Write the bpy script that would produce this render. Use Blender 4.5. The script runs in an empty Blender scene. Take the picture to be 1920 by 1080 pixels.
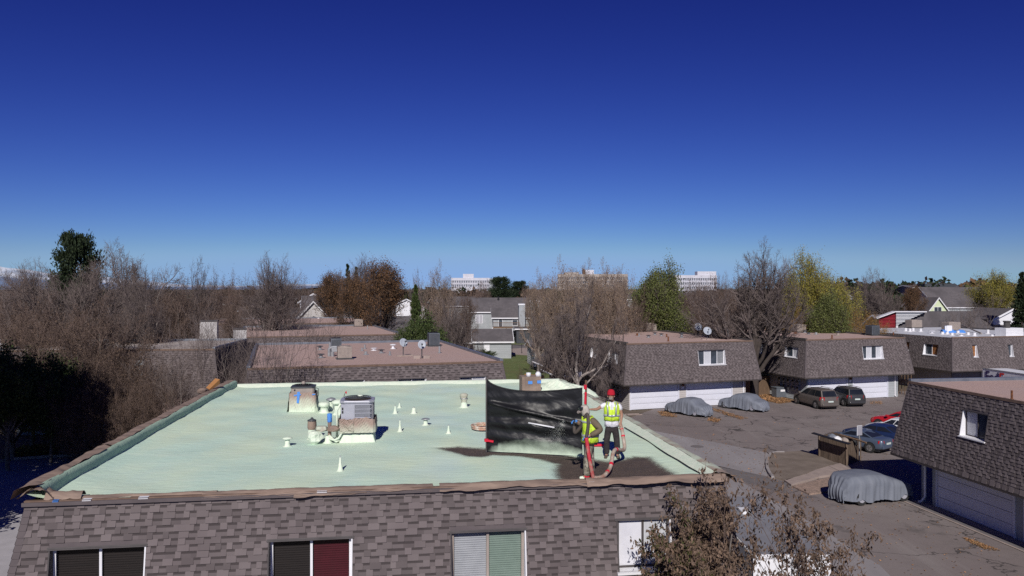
import bpy, bmesh, math, random
import numpy as np
from mathutils import Vector, Matrix
R = math.radians
rnd = random.Random(7)
SC = bpy.context.scene
COL = SC.collection

# ------------------------------------------------------------------ camera, sky, sun
FPX, CX, HY, CAMZ = 1450.0, 960.0, 542.0, 11.0
cam = bpy.data.cameras.new('camera'); camo = bpy.data.objects.new('camera', cam); COL.objects.link(camo)
cam.sensor_width = 36.0; cam.lens = FPX / 1920.0 * 36.0
cam.clip_start = 0.1; cam.clip_end = 90000.0
camo.location = (0, 0, CAMZ); camo.rotation_euler = (R(90) + math.atan(2 / FPX), 0, 0)
SC.camera = camo

SUN_EL, SUN_TX = R(34.0), 0.07
world = bpy.data.worlds.new('World'); SC.world = world; world.use_nodes = True
wn, wl = world.node_tree.nodes, world.node_tree.links
for n in list(wn): wn.remove(n)
sky = wn.new('ShaderNodeTexSky'); sky.sky_type = 'NISHITA'; sky.sun_disc = False
sky.sun_elevation = SUN_EL; sky.sun_rotation = math.pi - math.atan(SUN_TX)
sky.altitude = 1600; sky.air_density = 1.0; sky.dust_density = 0.12; sky.ozone_density = 3.0
# clear high-altitude air: the photograph's sky is deeper than the model's, so each channel gets its own contrast
sc_ = wn.new('ShaderNodeVectorMath'); sc_.operation = 'SCALE'; sc_.inputs['Scale'].default_value = 0.1
sep = wn.new('ShaderNodeSeparateXYZ'); com = wn.new('ShaderNodeCombineXYZ')
wl.new(sky.outputs[0], sc_.inputs[0]); wl.new(sc_.outputs[0], sep.inputs[0])
for i, (g_, k_) in enumerate(((1.85, 4.3), (2.05, 4.6), (1.46, 6.45))):
    p_ = wn.new('ShaderNodeMath'); p_.operation = 'POWER'; p_.inputs[1].default_value = g_
    q_ = wn.new('ShaderNodeMath'); q_.operation = 'MULTIPLY'; q_.inputs[1].default_value = k_
    wl.new(sep.outputs[i], p_.inputs[0]); wl.new(p_.outputs[0], q_.inputs[0])
    m_ = wn.new('ShaderNodeMath')
    if i < 2:   # the horizon stays blue: red and green level off there
        m_.operation = 'SMOOTH_MIN'; m_.inputs[1].default_value = (2.5, 4.15)[i]; m_.inputs[2].default_value = .5; wl.new(q_.outputs[0], m_.inputs[0])
        if i == 0: red_ = q_
    else:
        h_ = wn.new('ShaderNodeMapRange'); h_.inputs[1].default_value = 2.0; h_.inputs[2].default_value = 4.5; h_.inputs[3].default_value = 0; h_.inputs[4].default_value = 1.7; wl.new(red_.outputs[0], h_.inputs[0])
        c_ = wn.new('ShaderNodeMath'); c_.operation = 'SMOOTH_MIN'; c_.inputs[1].default_value = 6.5; c_.inputs[2].default_value = 1.0; wl.new(q_.outputs[0], c_.inputs[0])
        m_.operation = 'ADD'; wl.new(c_.outputs[0], m_.inputs[0]); wl.new(h_.outputs[0], m_.inputs[1])
    wl.new(m_.outputs[0], com.inputs[i])
bg = wn.new('ShaderNodeBackground'); bg.inputs['Strength'].default_value = 0.10
wo = wn.new('ShaderNodeOutputWorld')
wl.new(com.outputs[0], bg.inputs['Color']); wl.new(bg.outputs[0], wo.inputs['Surface'])

sd = bpy.data.lights.new('sun', 'SUN'); sd.energy = 4.3; sd.angle = R(0.5); sd.color = (1.0, 0.95, 0.88)
so = bpy.data.objects.new('sun', sd); COL.objects.link(so)
tv = Vector((SUN_TX * math.cos(SUN_EL), math.cos(SUN_EL), -math.sin(SUN_EL)))
so.rotation_euler = tv.to_track_quat('-Z', 'Y').to_euler(); so.location = (0, -20, 60)

SC.view_settings.view_transform = 'Standard'; SC.view_settings.look = 'None'
SC.view_settings.exposure = 0.0; SC.view_settings.gamma = 1.0; SC.view_settings.use_curve_mapping = False
SC.render.engine = 'CYCLES'
SC.cycles.max_bounces = 5; SC.cycles.diffuse_bounces = 4; SC.cycles.transparent_max_bounces = 16
SC.cycles.use_denoising = False

# ------------------------------------------------------------------ helpers
def G(px, py, z=0.0):
    d = FPX * (CAMZ - z) / (py - HY)
    return Vector(((px - CX) * d / FPX, d, z))
def AT(px, py, d):
    return Vector(((px - CX) * d / FPX, d, CAMZ - (py - HY) * d / FPX))
def tag(o, label=None, cat=None, group=None, kind=None):
    if label: o['label'] = label
    if cat: o['category'] = cat
    if group: o['group'] = group
    if kind: o['kind'] = kind
    return o
def empty(name, loc=(0, 0, 0), rz=0.0, label=None, cat=None, group=None, kind=None):
    o = bpy.data.objects.new(name, None); COL.objects.link(o)
    o.location = loc; o.rotation_euler = (0, 0, rz); o.empty_display_size = 0.3
    return tag(o, label, cat, group, kind)
def link(name, me, parent=None, mat=None):
    o = bpy.data.objects.new(name, me); COL.objects.link(o)
    if parent is not None: o.parent = parent
    return o
def copy_tree(o, parent=None):
    c = o.copy(); COL.objects.link(c)
    if parent is not None: c.parent = parent
    for ch in list(o.children): copy_tree(ch, c)
    return c

MATS = {}
def N(nt, t, **kw):
    n = nt.nodes.new(t)
    for k, v in kw.items(): setattr(n, k, v)
    return n
def pmat(name, c1, c2=None, scale=3.0, rough=0.85, bump=0.0, bscale=30.0, metal=0.0, spec=0.3, c3=None, s3=0.4,
         tone=None, ang=None, stretch=None, trans=0.0, coord='pos', detail=5.0, isl=False, alpha=1.0, island_c=None):
    """c1-c2 mixed by noise; c3 a third colour in wide soft patches; tone multiplies by face attribute 'tone'"""
    if name in MATS: return MATS[name]
    m = bpy.data.materials.new(name); m.use_nodes = True; nt = m.node_tree
    b = nt.nodes['Principled BSDF']; L = nt.links
    b.inputs['Roughness'].default_value = rough; b.inputs['Metallic'].default_value = metal
    b.inputs['Specular IOR Level'].default_value = spec
    if alpha < 1: b.inputs['Alpha'].default_value = alpha
    if coord == 'pos':
        g = N(nt, 'ShaderNodeNewGeometry'); co = g.outputs['Position']
    else:
        g = N(nt, 'ShaderNodeTexCoord'); co = g.outputs['Object']
    if stretch:
        mp = N(nt, 'ShaderNodeMapping'); mp.inputs['Scale'].default_value = stretch
        if ang: mp.inputs['Rotation'].default_value = (0, 0, ang)
        L.new(co, mp.inputs['Vector']); co2 = mp.outputs[0]
    else: co2 = co
    col = None
    def rgb(c):
        n = N(nt, 'ShaderNodeRGB'); n.outputs[0].default_value = (*c, 1); return n.outputs[0]
    col = rgb(c1)
    def mix(f, a, c, mode='MIX'):
        x = N(nt, 'ShaderNodeMix', data_type='RGBA', blend_type=mode)
        if hasattr(f, 'links') or hasattr(f, 'is_output'): L.new(f, x.inputs[0])
        else: x.inputs[0].default_value = f
        L.new(a, x.inputs[6]); L.new(c, x.inputs[7]); return x.outputs[2]
    def noise(s, lo, hi, d=detail, v=None):
        n = N(nt, 'ShaderNodeTexNoise'); n.inputs['Scale'].default_value = s; n.inputs['Detail'].default_value = d
        n.inputs['Roughness'].default_value = 0.6
        L.new(v if v is not None else co2, n.inputs['Vector'])
        r = N(nt, 'ShaderNodeMapRange'); r.inputs[1].default_value = lo; r.inputs[2].default_value = hi
        L.new(n.outputs['Fac'], r.inputs[0]); return r.outputs[0]
    if c2 is not None: col = mix(noise(scale, .35, .65), col, rgb(c2))
    if c3 is not None: col = mix(noise(s3, .48, .68, 3.0), col, rgb(c3))
    if isl:
        gi = N(nt, 'ShaderNodeNewGeometry')
        if island_c is not None:
            r = N(nt, 'ShaderNodeMapRange'); r.inputs[1].default_value = 0.35; r.inputs[2].default_value = 1.0
            L.new(gi.outputs['Random Per Island'], r.inputs[0])
            col = mix(r.outputs[0], col, rgb(island_c))
        wn_ = N(nt, 'ShaderNodeTexWhiteNoise', noise_dimensions='1D'); L.new(gi.outputs['Random Per Island'], wn_.inputs['W'])
        r = N(nt, 'ShaderNodeMapRange'); r.inputs[3].default_value = 0.55; r.inputs[4].default_value = 1.45
        L.new(wn_.outputs['Value'], r.inputs[0])
        hv = N(nt, 'ShaderNodeVectorMath', operation='SCALE'); L.new(col, hv.inputs[0]); L.new(r.outputs[0], hv.inputs['Scale']); col = hv.outputs[0]
    if tone:
        a = N(nt, 'ShaderNodeAttribute', attribute_name='tone')
        r = N(nt, 'ShaderNodeMapRange'); r.inputs[3].default_value = tone[0]; r.inputs[4].default_value = tone[1]
        L.new(a.outputs['Fac'], r.inputs[0])
        hv = N(nt, 'ShaderNodeVectorMath', operation='SCALE'); L.new(col, hv.inputs[0]); L.new(r.outputs[0], hv.inputs['Scale']); col = hv.outputs[0]
    L.new(col, b.inputs['Base Color'])
    if bump > 0:
        n = N(nt, 'ShaderNodeTexNoise'); n.inputs['Scale'].default_value = bscale; n.inputs['Detail'].default_value = 6
        L.new(co2, n.inputs['Vector'])
        bp = N(nt, 'ShaderNodeBump'); bp.inputs['Strength'].default_value = 1.0; bp.inputs['Distance'].default_value = bump
        L.new(n.outputs['Fac'], bp.inputs['Height']); L.new(bp.outputs[0], b.inputs['Normal'])
    if trans > 0:
        t = N(nt, 'ShaderNodeBsdfTranslucent'); L.new(col, t.inputs['Color'])
        ms = N(nt, 'ShaderNodeMixShader'); ms.inputs[0].default_value = trans
        out = nt.nodes['Material Output']
        L.new(b.outputs[0], ms.inputs[1]); L.new(t.outputs[0], ms.inputs[2]); L.new(ms.outputs[0], out.inputs['Surface'])
    MATS[name] = m; m['col'] = 1
    return m

def mesh_np(name, V, F, tone=None, mats=None, mi=None, smooth=False):
    """V (n,3), F list of arrays each (m,k)"""
    me = bpy.data.meshes.new(name)
    V = np.asarray(V, dtype=np.float32)
    if not isinstance(F, (list, tuple)): F = [F]
    F = [np.asarray(f, dtype=np.int32) for f in F if len(f)]
    me.vertices.add(len(V)); me.vertices.foreach_set('co', V.ravel())
    nl = sum(f.size for f in F); npoly = sum(len(f) for f in F)
    me.loops.add(nl); me.loops.foreach_set('vertex_index', np.concatenate([f.ravel() for f in F]))
    me.polygons.add(npoly)
    tot = np.concatenate([np.full(len(f), f.shape[1], dtype=np.int32) for f in F])
    st = np.zeros(npoly, dtype=np.int32); st[1:] = np.cumsum(tot)[:-1]
    me.polygons.foreach_set('loop_start', st)
    try: me.polygons.foreach_set('loop_total', tot)
    except Exception: pass
    if mi is not None: me.polygons.foreach_set('material_index', np.asarray(mi, dtype=np.int32))
    me.polygons.foreach_set('use_smooth', np.full(npoly, bool(smooth)))
    me.update(calc_edges=True)
    if tone is not None:
        a = me.attributes.new('tone', 'FLOAT', 'FACE'); a.data.foreach_set('value', np.asarray(tone, dtype=np.float32))
    for m in (mats or []): me.materials.append(m)
    return me

class MB:
    def __init__(s): s.v = []; s.f = []; s.m = []; s.cur = 0
    def add(s, vs, fs, mi=None):
        o = len(s.v); s.v += [tuple(v) for v in vs]; s.f += [tuple(i + o for i in f) for f in fs]
        s.m += [s.cur if mi is None else mi] * len(fs); return s
    def box(s, x0, y0, z0, x1, y1, z1, mi=None):
        vs = [(x0, y0, z0), (x1, y0, z0), (x1, y1, z0), (x0, y1, z0), (x0, y0, z1), (x1, y0, z1), (x1, y1, z1), (x0, y1, z1)]
        return s.add(vs, [(0, 3, 2, 1), (4, 5, 6, 7), (0, 1, 5, 4), (1, 2, 6, 5), (2, 3, 7, 6), (3, 0, 4, 7)], mi)
    def hexa(s, vs, mi=None):
        return s.add(vs, [(0, 3, 2, 1), (4, 5, 6, 7), (0, 1, 5, 4), (1, 2, 6, 5), (2, 3, 7, 6), (3, 0, 4, 7)], mi)
    def quad(s, a, b, c, d, mi=None): return s.add([a, b, c, d], [(0, 1, 2, 3)], mi)
    def poly(s, pts, mi=None): return s.add(pts, [tuple(range(len(pts)))], mi)
    def slab(s, pts, z0, z1, mi=None):
        n = len(pts); vs = [(p[0], p[1], z0) for p in pts] + [(p[0], p[1], z1) for p in pts]
        fs = [tuple(range(n - 1, -1, -1)), tuple(range(n, 2 * n))] + [(i, (i + 1) % n, n + (i + 1) % n, n + i) for i in range(n)]
        return s.add(vs, fs, mi)
    def cyl(s, cx, cy, z0, z1, r0, r1=None, n=12, mi=None):
        return s.lathe([(0, z0), (r0, z0), (r0 if r1 is None else r1, z1), (0, z1)], cx, cy, n, mi)
    def lathe(s, prof, cx=0, cy=0, n=12, mi=None, wob=0.0):
        vs, fs = [], []
        for (r, z) in prof:
            for k in range(n):
                a = 2 * math.pi * k / n; rr = r * (1 + (wob * (rnd.random() - .5) if r > 0 else 0))
                vs.append((cx + rr * math.cos(a), cy + rr * math.sin(a), z))
        for j in range(len(prof) - 1):
            for k in range(n):
                k2 = (k + 1) % n; fs.append((j * n + k, j * n + k2, (j + 1) * n + k2, (j + 1) * n + k))
        return s.add(vs, fs, mi)
    def tube(s, pts, r, n=8, mi=None, closed=False):
        pts = [Vector(p) for p in pts]; vs, fs = [], []; L = len(pts); up = Vector((0, 0, 1)); pa = None
        for i, p in enumerate(pts):
            d = (pts[min(i + 1, L - 1)] - pts[max(i - 1, 0)])
            if d.length < 1e-9: d = Vector((0, 0, 1))
            d.normalize()
            ref = pa if pa is not None else (Vector((0, 0, 1)) if abs(d.z) < .9 else Vector((1, 0, 0)))
            a = (ref - d * ref.dot(d))
            if a.length < 1e-6: a = d.orthogonal()
            a.normalize(); b = d.cross(a); pa = a
            rr = r[i] if isinstance(r, (list, tuple)) else r
            for k in range(n):
                t = 2 * math.pi * k / n; vs.append(p + (a * math.cos(t) + b * math.sin(t)) * rr)
        for i in range(L - 1):
            for k in range(n): fs.append((i * n + k, i * n + (k + 1) % n, (i + 1) * n + (k + 1) % n, (i + 1) * n + k))
        fs.append(tuple(range(n - 1, -1, -1))); fs.append(tuple((L - 1) * n + k for k in range(n)))
        return s.add(vs, fs, mi)
    def grid(s, fn, nu, nv, mi=None, closed_u=False):
        vs = [fn(i / nu, j / nv) for j in range(nv + 1) for i in range(nu + 1)]
        fs = [(j * (nu + 1) + i, j * (nu + 1) + i + 1, (j + 1) * (nu + 1) + i + 1, (j + 1) * (nu + 1) + i) for j in range(nv) for i in range(nu)]
        return s.add(vs, fs, mi)
    def build(s, name, mats, parent=None, smooth=False, bevel=0.0, subsurf=0, weld=False):
        me = bpy.data.meshes.new(name); me.from_pydata([tuple(v) for v in s.v], [], s.f)
        if not isinstance(mats, (list, tuple)): mats = [mats]
        for m in mats: me.materials.append(m)
        me.polygons.foreach_set('material_index', s.m)
        if smooth: me.polygons.foreach_set('use_smooth', [True] * len(s.f))
        me.update(); o = link(name, me, parent)
        if weld:
            w = o.modifiers.new('weld', 'WELD'); w.merge_threshold = 0.0005
        if bevel > 0:
            bv = o.modifiers.new('bevel', 'BEVEL'); bv.width = bevel; bv.segments = 2; bv.limit_method = 'ANGLE'
        if subsurf:
            ss = o.modifiers.new('sub', 'SUBSURF'); ss.levels = subsurf; ss.render_levels = subsurf
        return o

# ------------------------------------------------------------------ materials
M = {}
M['shingle'] = pmat('shingle', (.124, .104, .107), (.140, .119, .121), scale=1.2, rough=.95, bump=.003, bscale=160, spec=.1, tone=(.42, 1.22))
M['shingle_d'] = pmat('shingle_plain', (.125, .105, .11), (.10, .085, .09), scale=2, rough=.95, bump=.004, bscale=60, spec=.1)
M['foam'] = None
M['gravelroof'] = pmat('gravelroof', (.49, .35, .318), (.39, .285, .257), scale=9, rough=.95, bump=.01, bscale=70, c3=(.43, .32, .30), s3=.35, spec=.1)
M['palegravel'] = pmat('palegravel', (.42, .37, .35), (.34, .30, .28), scale=5, rough=.95, bump=.01, bscale=50)
M['whiteroof'] = pmat('whiteroof', (.62, .63, .66), (.54, .55, .59), scale=1.5, rough=.6, c3=(.5, .5, .53), s3=.3)
M['greyroof'] = pmat('greyroof', (.10, .092, .098), (.135, .122, .13), scale=2.0, rough=.9, bump=.006, bscale=25, c3=(.085, .078, .084), s3=.25, spec=.1)
M['brownroof'] = pmat('brownroof', (.15, .095, .07), (.085, .055, .045), scale=6, rough=.9, bump=.01, bscale=20)
M['cap'] = pmat('cap', (.16, .18, .22), (.24, .26, .30), scale=2, rough=.45, metal=.5)
M['capdark'] = pmat('capdark', (.06, .055, .055), (.10, .09, .09), scale=2, rough=.7)
M['edgewood'] = pmat('edgewood', (.13, .085, .065), (.19, .13, .10), scale=4, rough=.9)
M['paper'] = pmat('paper', (.23, .165, .135), (.31, .23, .185), scale=2.5, rough=.85, bump=.01, bscale=14, c3=(.15, .11, .095), s3=1.4, stretch=(.5, 2, 1))
M['papergreen'] = pmat('papergreen', (.33, .25, .205), (.47, .52, .43), scale=1.6, rough=.85, bump=.008, bscale=14, c3=(.55, .64, .52), s3=1.4)
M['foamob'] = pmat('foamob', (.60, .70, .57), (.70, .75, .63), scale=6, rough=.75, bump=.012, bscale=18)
M['foam_shaded'] = pmat('foam_shaded', (.42, .56, .43), (.34, .47, .37), scale=6, rough=.8, bump=.01, bscale=22)  # same foam, with the shade on the parapet's inner face painted in
M['white'] = pmat('white', (.74, .74, .78), (.68, .68, .72), scale=1.2, rough=.5)
M['doorwhite'] = pmat('doorwhite', (.66, .67, .76), (.62, .63, .71), scale=.8, rough=.5)
M['siding'] = pmat('siding', (.30, .32, .34), (.36, .38, .40), scale=1.0, rough=.7)
M['sidingwarm'] = pmat('sidingwarm', (.42, .39, .38), (.48, .45, .44), scale=1.0, rough=.7)
M['sidingwhite'] = pmat('sidingwhite', (.68, .68, .70), (.60, .60, .63), scale=1.0, rough=.7)
M['sidingbrown'] = pmat('sidingbrown', (.09, .07, .065), (.12, .095, .09), scale=1.0, rough=.7)
M['soffit'] = pmat('soffit', (.05, .04, .04), (.07, .06, .058), scale=2, rough=.8)
M['darktrim_and_shade'] = pmat('darktrim_and_shade', (.055, .048, .05), (.08, .07, .072), scale=2, rough=.6)  # real dark trim, and painted shade where it colours window jambs
M['darkdoor'] = pmat('darkdoor', (.13, .12, .135), (.16, .145, .16), scale=1, rough=.5)
M['glass'] = pmat('glass', (.035, .045, .06), (.06, .075, .10), scale=1.2, rough=.08, spec=.8)
M['curtain_l'] = pmat('curtain_l', (.55, .56, .60), (.42, .43, .47), scale=5, rough=.6, stretch=(8, 8, .3))
M['curtain_w'] = pmat('curtain_w', (.66, .66, .72), (.60, .60, .66), scale=4, rough=.7)
M['blind_d'] = pmat('blind_d', (.017, .013, .015), (.026, .019, .02), scale=4, rough=.5, spec=.04, stretch=(.3, .3, 14))
M['blind_red'] = pmat('blind_red', (.08, .008, .018), (.065, .007, .015), scale=4, rough=.5, spec=.04)
M['blind_g'] = pmat('blind_g', (.24, .30, .27), (.21, .27, .24), scale=4, rough=.5, spec=.04)
M['blind_w'] = pmat('blind_w', (.42, .42, .46), (.37, .37, .41), scale=4, rough=.5, spec=.04)
M['orange_in'] = pmat('orange_in', (.35, .15, .05), (.20, .08, .03), scale=5, rough=.6)
M['acmetal'] = pmat('acmetal', (.42, .42, .48), (.36, .36, .42), scale=2, rough=.4, metal=.2)
M['acdark'] = pmat('acdark', (.045, .05, .055), (.07, .075, .085), scale=6, rough=.5)
M['acblue'] = pmat('acblue', (.10, .115, .14), (.14, .155, .18), scale=4, rough=.5, metal=.2)
M['galv'] = pmat('galv', (.38, .39, .41), (.28, .29, .31), scale=6, rough=.45, metal=.4)
M['tanmetal'] = pmat('tanmetal', (.33, .28, .25), (.27, .23, .21), scale=4, rough=.6)
M['rust'] = pmat('rust', (.20, .075, .03), (.08, .035, .02), scale=14, rough=.8, bump=.004, bscale=50)
M['black'] = pmat('black', (.012, .012, .014), (.02, .02, .024), scale=6, rough=.6)
M['rubber'] = pmat('rubber', (.02, .02, .022), (.03, .03, .03), scale=8, rough=.8)
M['bluetape'] = pmat('bluetape', (.06, .20, .60), (.08, .26, .66), scale=8, rough=.6)
M['redtape'] = pmat('redtape', (.62, .02, .05), (.55, .015, .04), scale=8, rough=.5)
M['wood'] = pmat('wood', (.20, .13, .085), (.115, .075, .05), scale=3, rough=.85, bump=.004, bscale=20, stretch=(6, 6, .6))
M['woodorange'] = pmat('woodorange', (.40, .19, .07), (.30, .14, .055), scale=4, rough=.85, stretch=(6, 6, .6))
M['woodgrey'] = pmat('woodgrey', (.17, .125, .095), (.07, .05, .038), scale=2.2, rough=.9, bump=.004, bscale=20, stretch=(9, 9, .8))
M['asphalt'] = None
M['concrete'] = pmat('concrete', (.33, .30, .30), (.26, .24, .24), scale=2.2, rough=.9, bump=.004, bscale=60, c3=(.22, .20, .20), s3=.5)
M['concwarm'] = pmat('concwarm', (.36, .29, .26), (.29, .235, .215), scale=2.2, rough=.9, bump=.004, bscale=60)
M['pavelight'] = pmat('pavelight', (.42, .40, .42), (.36, .345, .36), scale=1.2, rough=.9, bump=.004, bscale=60)
M['patch'] = pmat('patch', (.245, .225, .232), (.275, .255, .262), scale=1.5, rough=.9, bump=.006, bscale=60, c3=(.31, .29, .30), s3=.3, stretch=(1, .25, 1), ang=R(30))
M['patchd'] = pmat('patchd', (.14, .125, .128), (.17, .155, .158), scale=1.5, rough=.9, bump=.006, bscale=60)
M['dirt'] = pmat('dirt', (.15, .12, .10), (.21, .17, .145), scale=.9, rough=.95, bump=.02, bscale=10)
M['gravel'] = pmat('gravel', (.38, .27, .22), (.20, .15, .125), scale=8, rough=.95, bump=.03, bscale=18)
M['grassmat'] = pmat('grassmat', (.095, .125, .042), (.13, .155, .055), scale=.8, rough=.95, bump=.03, bscale=6, c3=(.12, .12, .05), s3=.12)
M['ground'] = pmat('groundmat', (.15, .115, .09), (.10, .08, .06), scale=.25, rough=.95, bump=.03, bscale=3, c3=(.09, .085, .045), s3=.05)
M['leafground'] = pmat('leaflitter', (.27, .17, .10), (.18, .12, .08), scale=6, rough=.9, bump=.02, bscale=20)
M['leafor'] = pmat('leafor', (.36, .19, .09), rough=.8, isl=True, island_c=(.26, .17, .09))
M['stucco'] = pmat('stucco', (.50, .48, .48), (.42, .40, .40), scale=1.0, rough=.9)
M['officewhite'] = pmat('officewhite', (.56, .56, .62), (.50, .50, .56), scale=.2, rough=.7)
M['cream'] = pmat('cream', (.42, .375, .345), (.37, .33, .305), scale=.2, rough=.8)
M['greenhouse'] = pmat('palegreen', (.62, .70, .48), (.56, .64, .44), scale=.5, rough=.8)
M['redsiding'] = pmat('redsiding', (.30, .02, .035), (.24, .018, .03), scale=.5, rough=.7)
M['tansiding'] = pmat('tansiding', (.24, .165, .12), (.20, .14, .10), scale=.5, rough=.8)
M['darkgrey'] = pmat('darkgrey', (.045, .05, .06), (.06, .065, .078), scale=1, rough=.7)
M['winoffice'] = pmat('winoffice', (.07, .08, .11), (.10, .115, .15), scale=.5, rough=.3)
M['solar'] = pmat('solar', (.01, .02, .08), (.015, .03, .10), scale=3, rough=.15, spec=.8)
# foliage and bark
M['bark'] = pmat('bark', (.20, .175, .16), (.085, .072, .066), scale=3, rough=.95, coord='obj')
M['barkdark'] = pmat('barkdark', (.07, .055, .05), (.045, .036, .033), scale=3, rough=.95, coord='obj')
M['barklight'] = pmat('barklight', (.36, .32, .30), (.13, .105, .095), scale=3, rough=.95, coord='obj')
M['twig'] = pmat('twig', (.165, .132, .124), (.10, .08, .076), scale=1.2, rough=.95, coord='obj')
M['twigbrown'] = pmat('twigbrown', (.165, .118, .10), (.105, .075, .066), scale=1.2, rough=.95, coord='obj')
M['twiggold'] = pmat('twiggold', (.25, .19, .155), (.17, .13, .112), scale=1.2, rough=.95, coord='obj')
def leafm(name, a, b, tr=.25): M[name] = pmat(name, a, rough=.7, isl=True, island_c=b, trans=tr, spec=.2)
leafm('lf_rust', (.17, .095, .05), (.105, .065, .042))
leafm('lf_brown', (.125, .085, .062), (.075, .055, .045))
leafm('lf_tan', (.26, .18, .12), (.17, .13, .09))
leafm('lf_green', (.15, .165, .055), (.085, .105, .038))
leafm('lf_yellow', (.30, .25, .055), (.16, .18, .05))
leafm('lf_orange', (.30, .16, .05), (.18, .15, .05))
leafm('lf_dark', (.022, .034, .018), (.035, .05, .022), .1)
leafm('lf_juniper', (.045, .07, .022), (.075, .09, .03), .1)
leafm('lf_dry', (.19, .13, .095), (.115, .08, .06), .2)
leafm('lf_drygreen', (.055, .065, .022), (.10, .075, .035), .2)
leafm('lf_hor', (.05, .04, .032), (.025, .034, .024), .1)
# ------------------------------------------------------------------ special surfaces
def foam_material():
    m = bpy.data.materials.new('sprayfoam'); m.use_nodes = True; nt = m.node_tree; L = nt.links; b = nt.nodes['Principled BSDF']
    g = N(nt, 'ShaderNodeNewGeometry'); P = g.outputs['Position']
    def noise(s, d, st=None, rot=0):
        v = P
        if st:
            mp = N(nt, 'ShaderNodeMapping'); mp.inputs['Scale'].default_value = st; mp.inputs['Rotation'].default_value = (0, 0, rot); L.new(P, mp.inputs['Vector']); v = mp.outputs[0]
        n = N(nt, 'ShaderNodeTexNoise'); n.inputs['Scale'].default_value = s; n.inputs['Detail'].default_value = d; n.inputs['Roughness'].default_value = .6; L.new(v, n.inputs['Vector']); return n.outputs['Fac']
    def rng(x, a, c, o0=0, o1=1):
        r = N(nt, 'ShaderNodeMapRange'); r.inputs[1].default_value = a; r.inputs[2].default_value = c; r.inputs[3].default_value = o0; r.inputs[4].default_value = o1; L.new(x, r.inputs[0]); return r.outputs[0]
    def mix(f, a, c):
        x = N(nt, 'ShaderNodeMix', data_type='RGBA')
        L.new(f, x.inputs[0])
        for i, k in ((6, a), (7, c)):
            if isinstance(k, tuple): x.inputs[i].default_value = (*k, 1)
            else: L.new(k, x.inputs[i])
        return x.outputs[2]
    c = mix(rng(noise(.45, 4, (1, .45, 1), -.1), .38, .62), (.545, .72, .61), (.63, .75, .575))
    c = mix(rng(noise(.23, 3, (1, .6, 1)), .52, .68, 0, .8), c, (.52, .68, .67))
    c = mix(rng(noise(1.1, 5, (.5, 2.6, 1), .14), .50, .72, 0, .38), c, (.70, .79, .67))
    c = mix(rng(noise(.9, 6), .60, .72, 0, .45), c, (.42, .58, .50))
    c = mix(rng(noise(1.9, 4, (.5, 2.5, 1), .14), .58, .74, 0, .18), c, (.47, .64, .56))
    c = mix(rng(noise(22, 5), .60, .78, 0, .6), c, (.76, .83, .72))
    c = mix(rng(noise(14, 3), .70, .78, 0, .5), c, (.36, .48, .42))
    # bare old roof where the foam has not been sprayed yet
    at = N(nt, 'ShaderNodeAttribute', attribute_name='bare')
    ad = N(nt, 'ShaderNodeMath', operation='ADD'); L.new(at.outputs['Fac'], ad.inputs[0]); L.new(rng(noise(5, 8), 0, 1, -.22, .22), ad.inputs[1])
    ad2 = N(nt, 'ShaderNodeMath', operation='ADD'); L.new(ad.outputs[0], ad2.inputs[0]); L.new(rng(noise(70, 3), .3, .7, -.34, .34), ad2.inputs[1])
    bare = rng(ad2.outputs[0], -.18, .22)
    gr = mix(rng(noise(60, 4), .4, .6), (.045, .034, .029), (.15, .115, .098))
    gr = mix(rng(noise(2.5, 4), .45, .7), gr, (.075, .06, .055))
    c = mix(bare, c, gr)
    L.new(c, b.inputs['Base Color']); b.inputs['Roughness'].default_value = .82; b.inputs['Specular IOR Level'].default_value = .2
    sm = N(nt, 'ShaderNodeMath', operation='ADD'); L.new(rng(noise(30, 6), 0, 1, 0, .25), sm.inputs[0]); L.new(rng(noise(3.5, 5, (.6, 1.6, 1), .14), 0, 1), sm.inputs[1])
    bp = N(nt, 'ShaderNodeBump'); bp.inputs['Distance'].default_value = .022; bp.inputs['Strength'].default_value = .9
    L.new(sm.outputs[0], bp.inputs['Height']); L.new(bp.outputs[0], b.inputs['Normal'])
    return m
M['foam'] = foam_material()
def spray_paper():
    m = bpy.data.materials.new('sprayed_paper'); m.use_nodes = True; nt = m.node_tree; L = nt.links; b = nt.nodes['Principled BSDF']
    g = N(nt, 'ShaderNodeNewGeometry'); s = N(nt, 'ShaderNodeSeparateXYZ'); L.new(g.outputs['Position'], s.inputs[0]); n = N(nt, 'ShaderNodeTexNoise'); n.inputs['Scale'].default_value = 4; n.inputs['Detail'].default_value = 6; L.new(g.outputs['Position'], n.inputs['Vector'])
    a = N(nt, 'ShaderNodeMath', operation='MULTIPLY_ADD'); L.new(n.outputs['Fac'], a.inputs[0]); a.inputs[1].default_value = .45; L.new(s.outputs[2], a.inputs[2])
    r = N(nt, 'ShaderNodeMapRange'); r.inputs[1].default_value = 6.4 + .36; r.inputs[2].default_value = 6.4 + .86; L.new(a.outputs[0], r.inputs[0])
    x = N(nt, 'ShaderNodeMix', data_type='RGBA'); L.new(r.outputs[0], x.inputs[0]); x.inputs[6].default_value = (.58, .66, .53, 1); x.inputs[7].default_value = (.31, .225, .19, 1); L.new(x.outputs[2], b.inputs['Base Color']); b.inputs['Roughness'].default_value = .85; return m
M['spraypaper'] = spray_paper()
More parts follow.
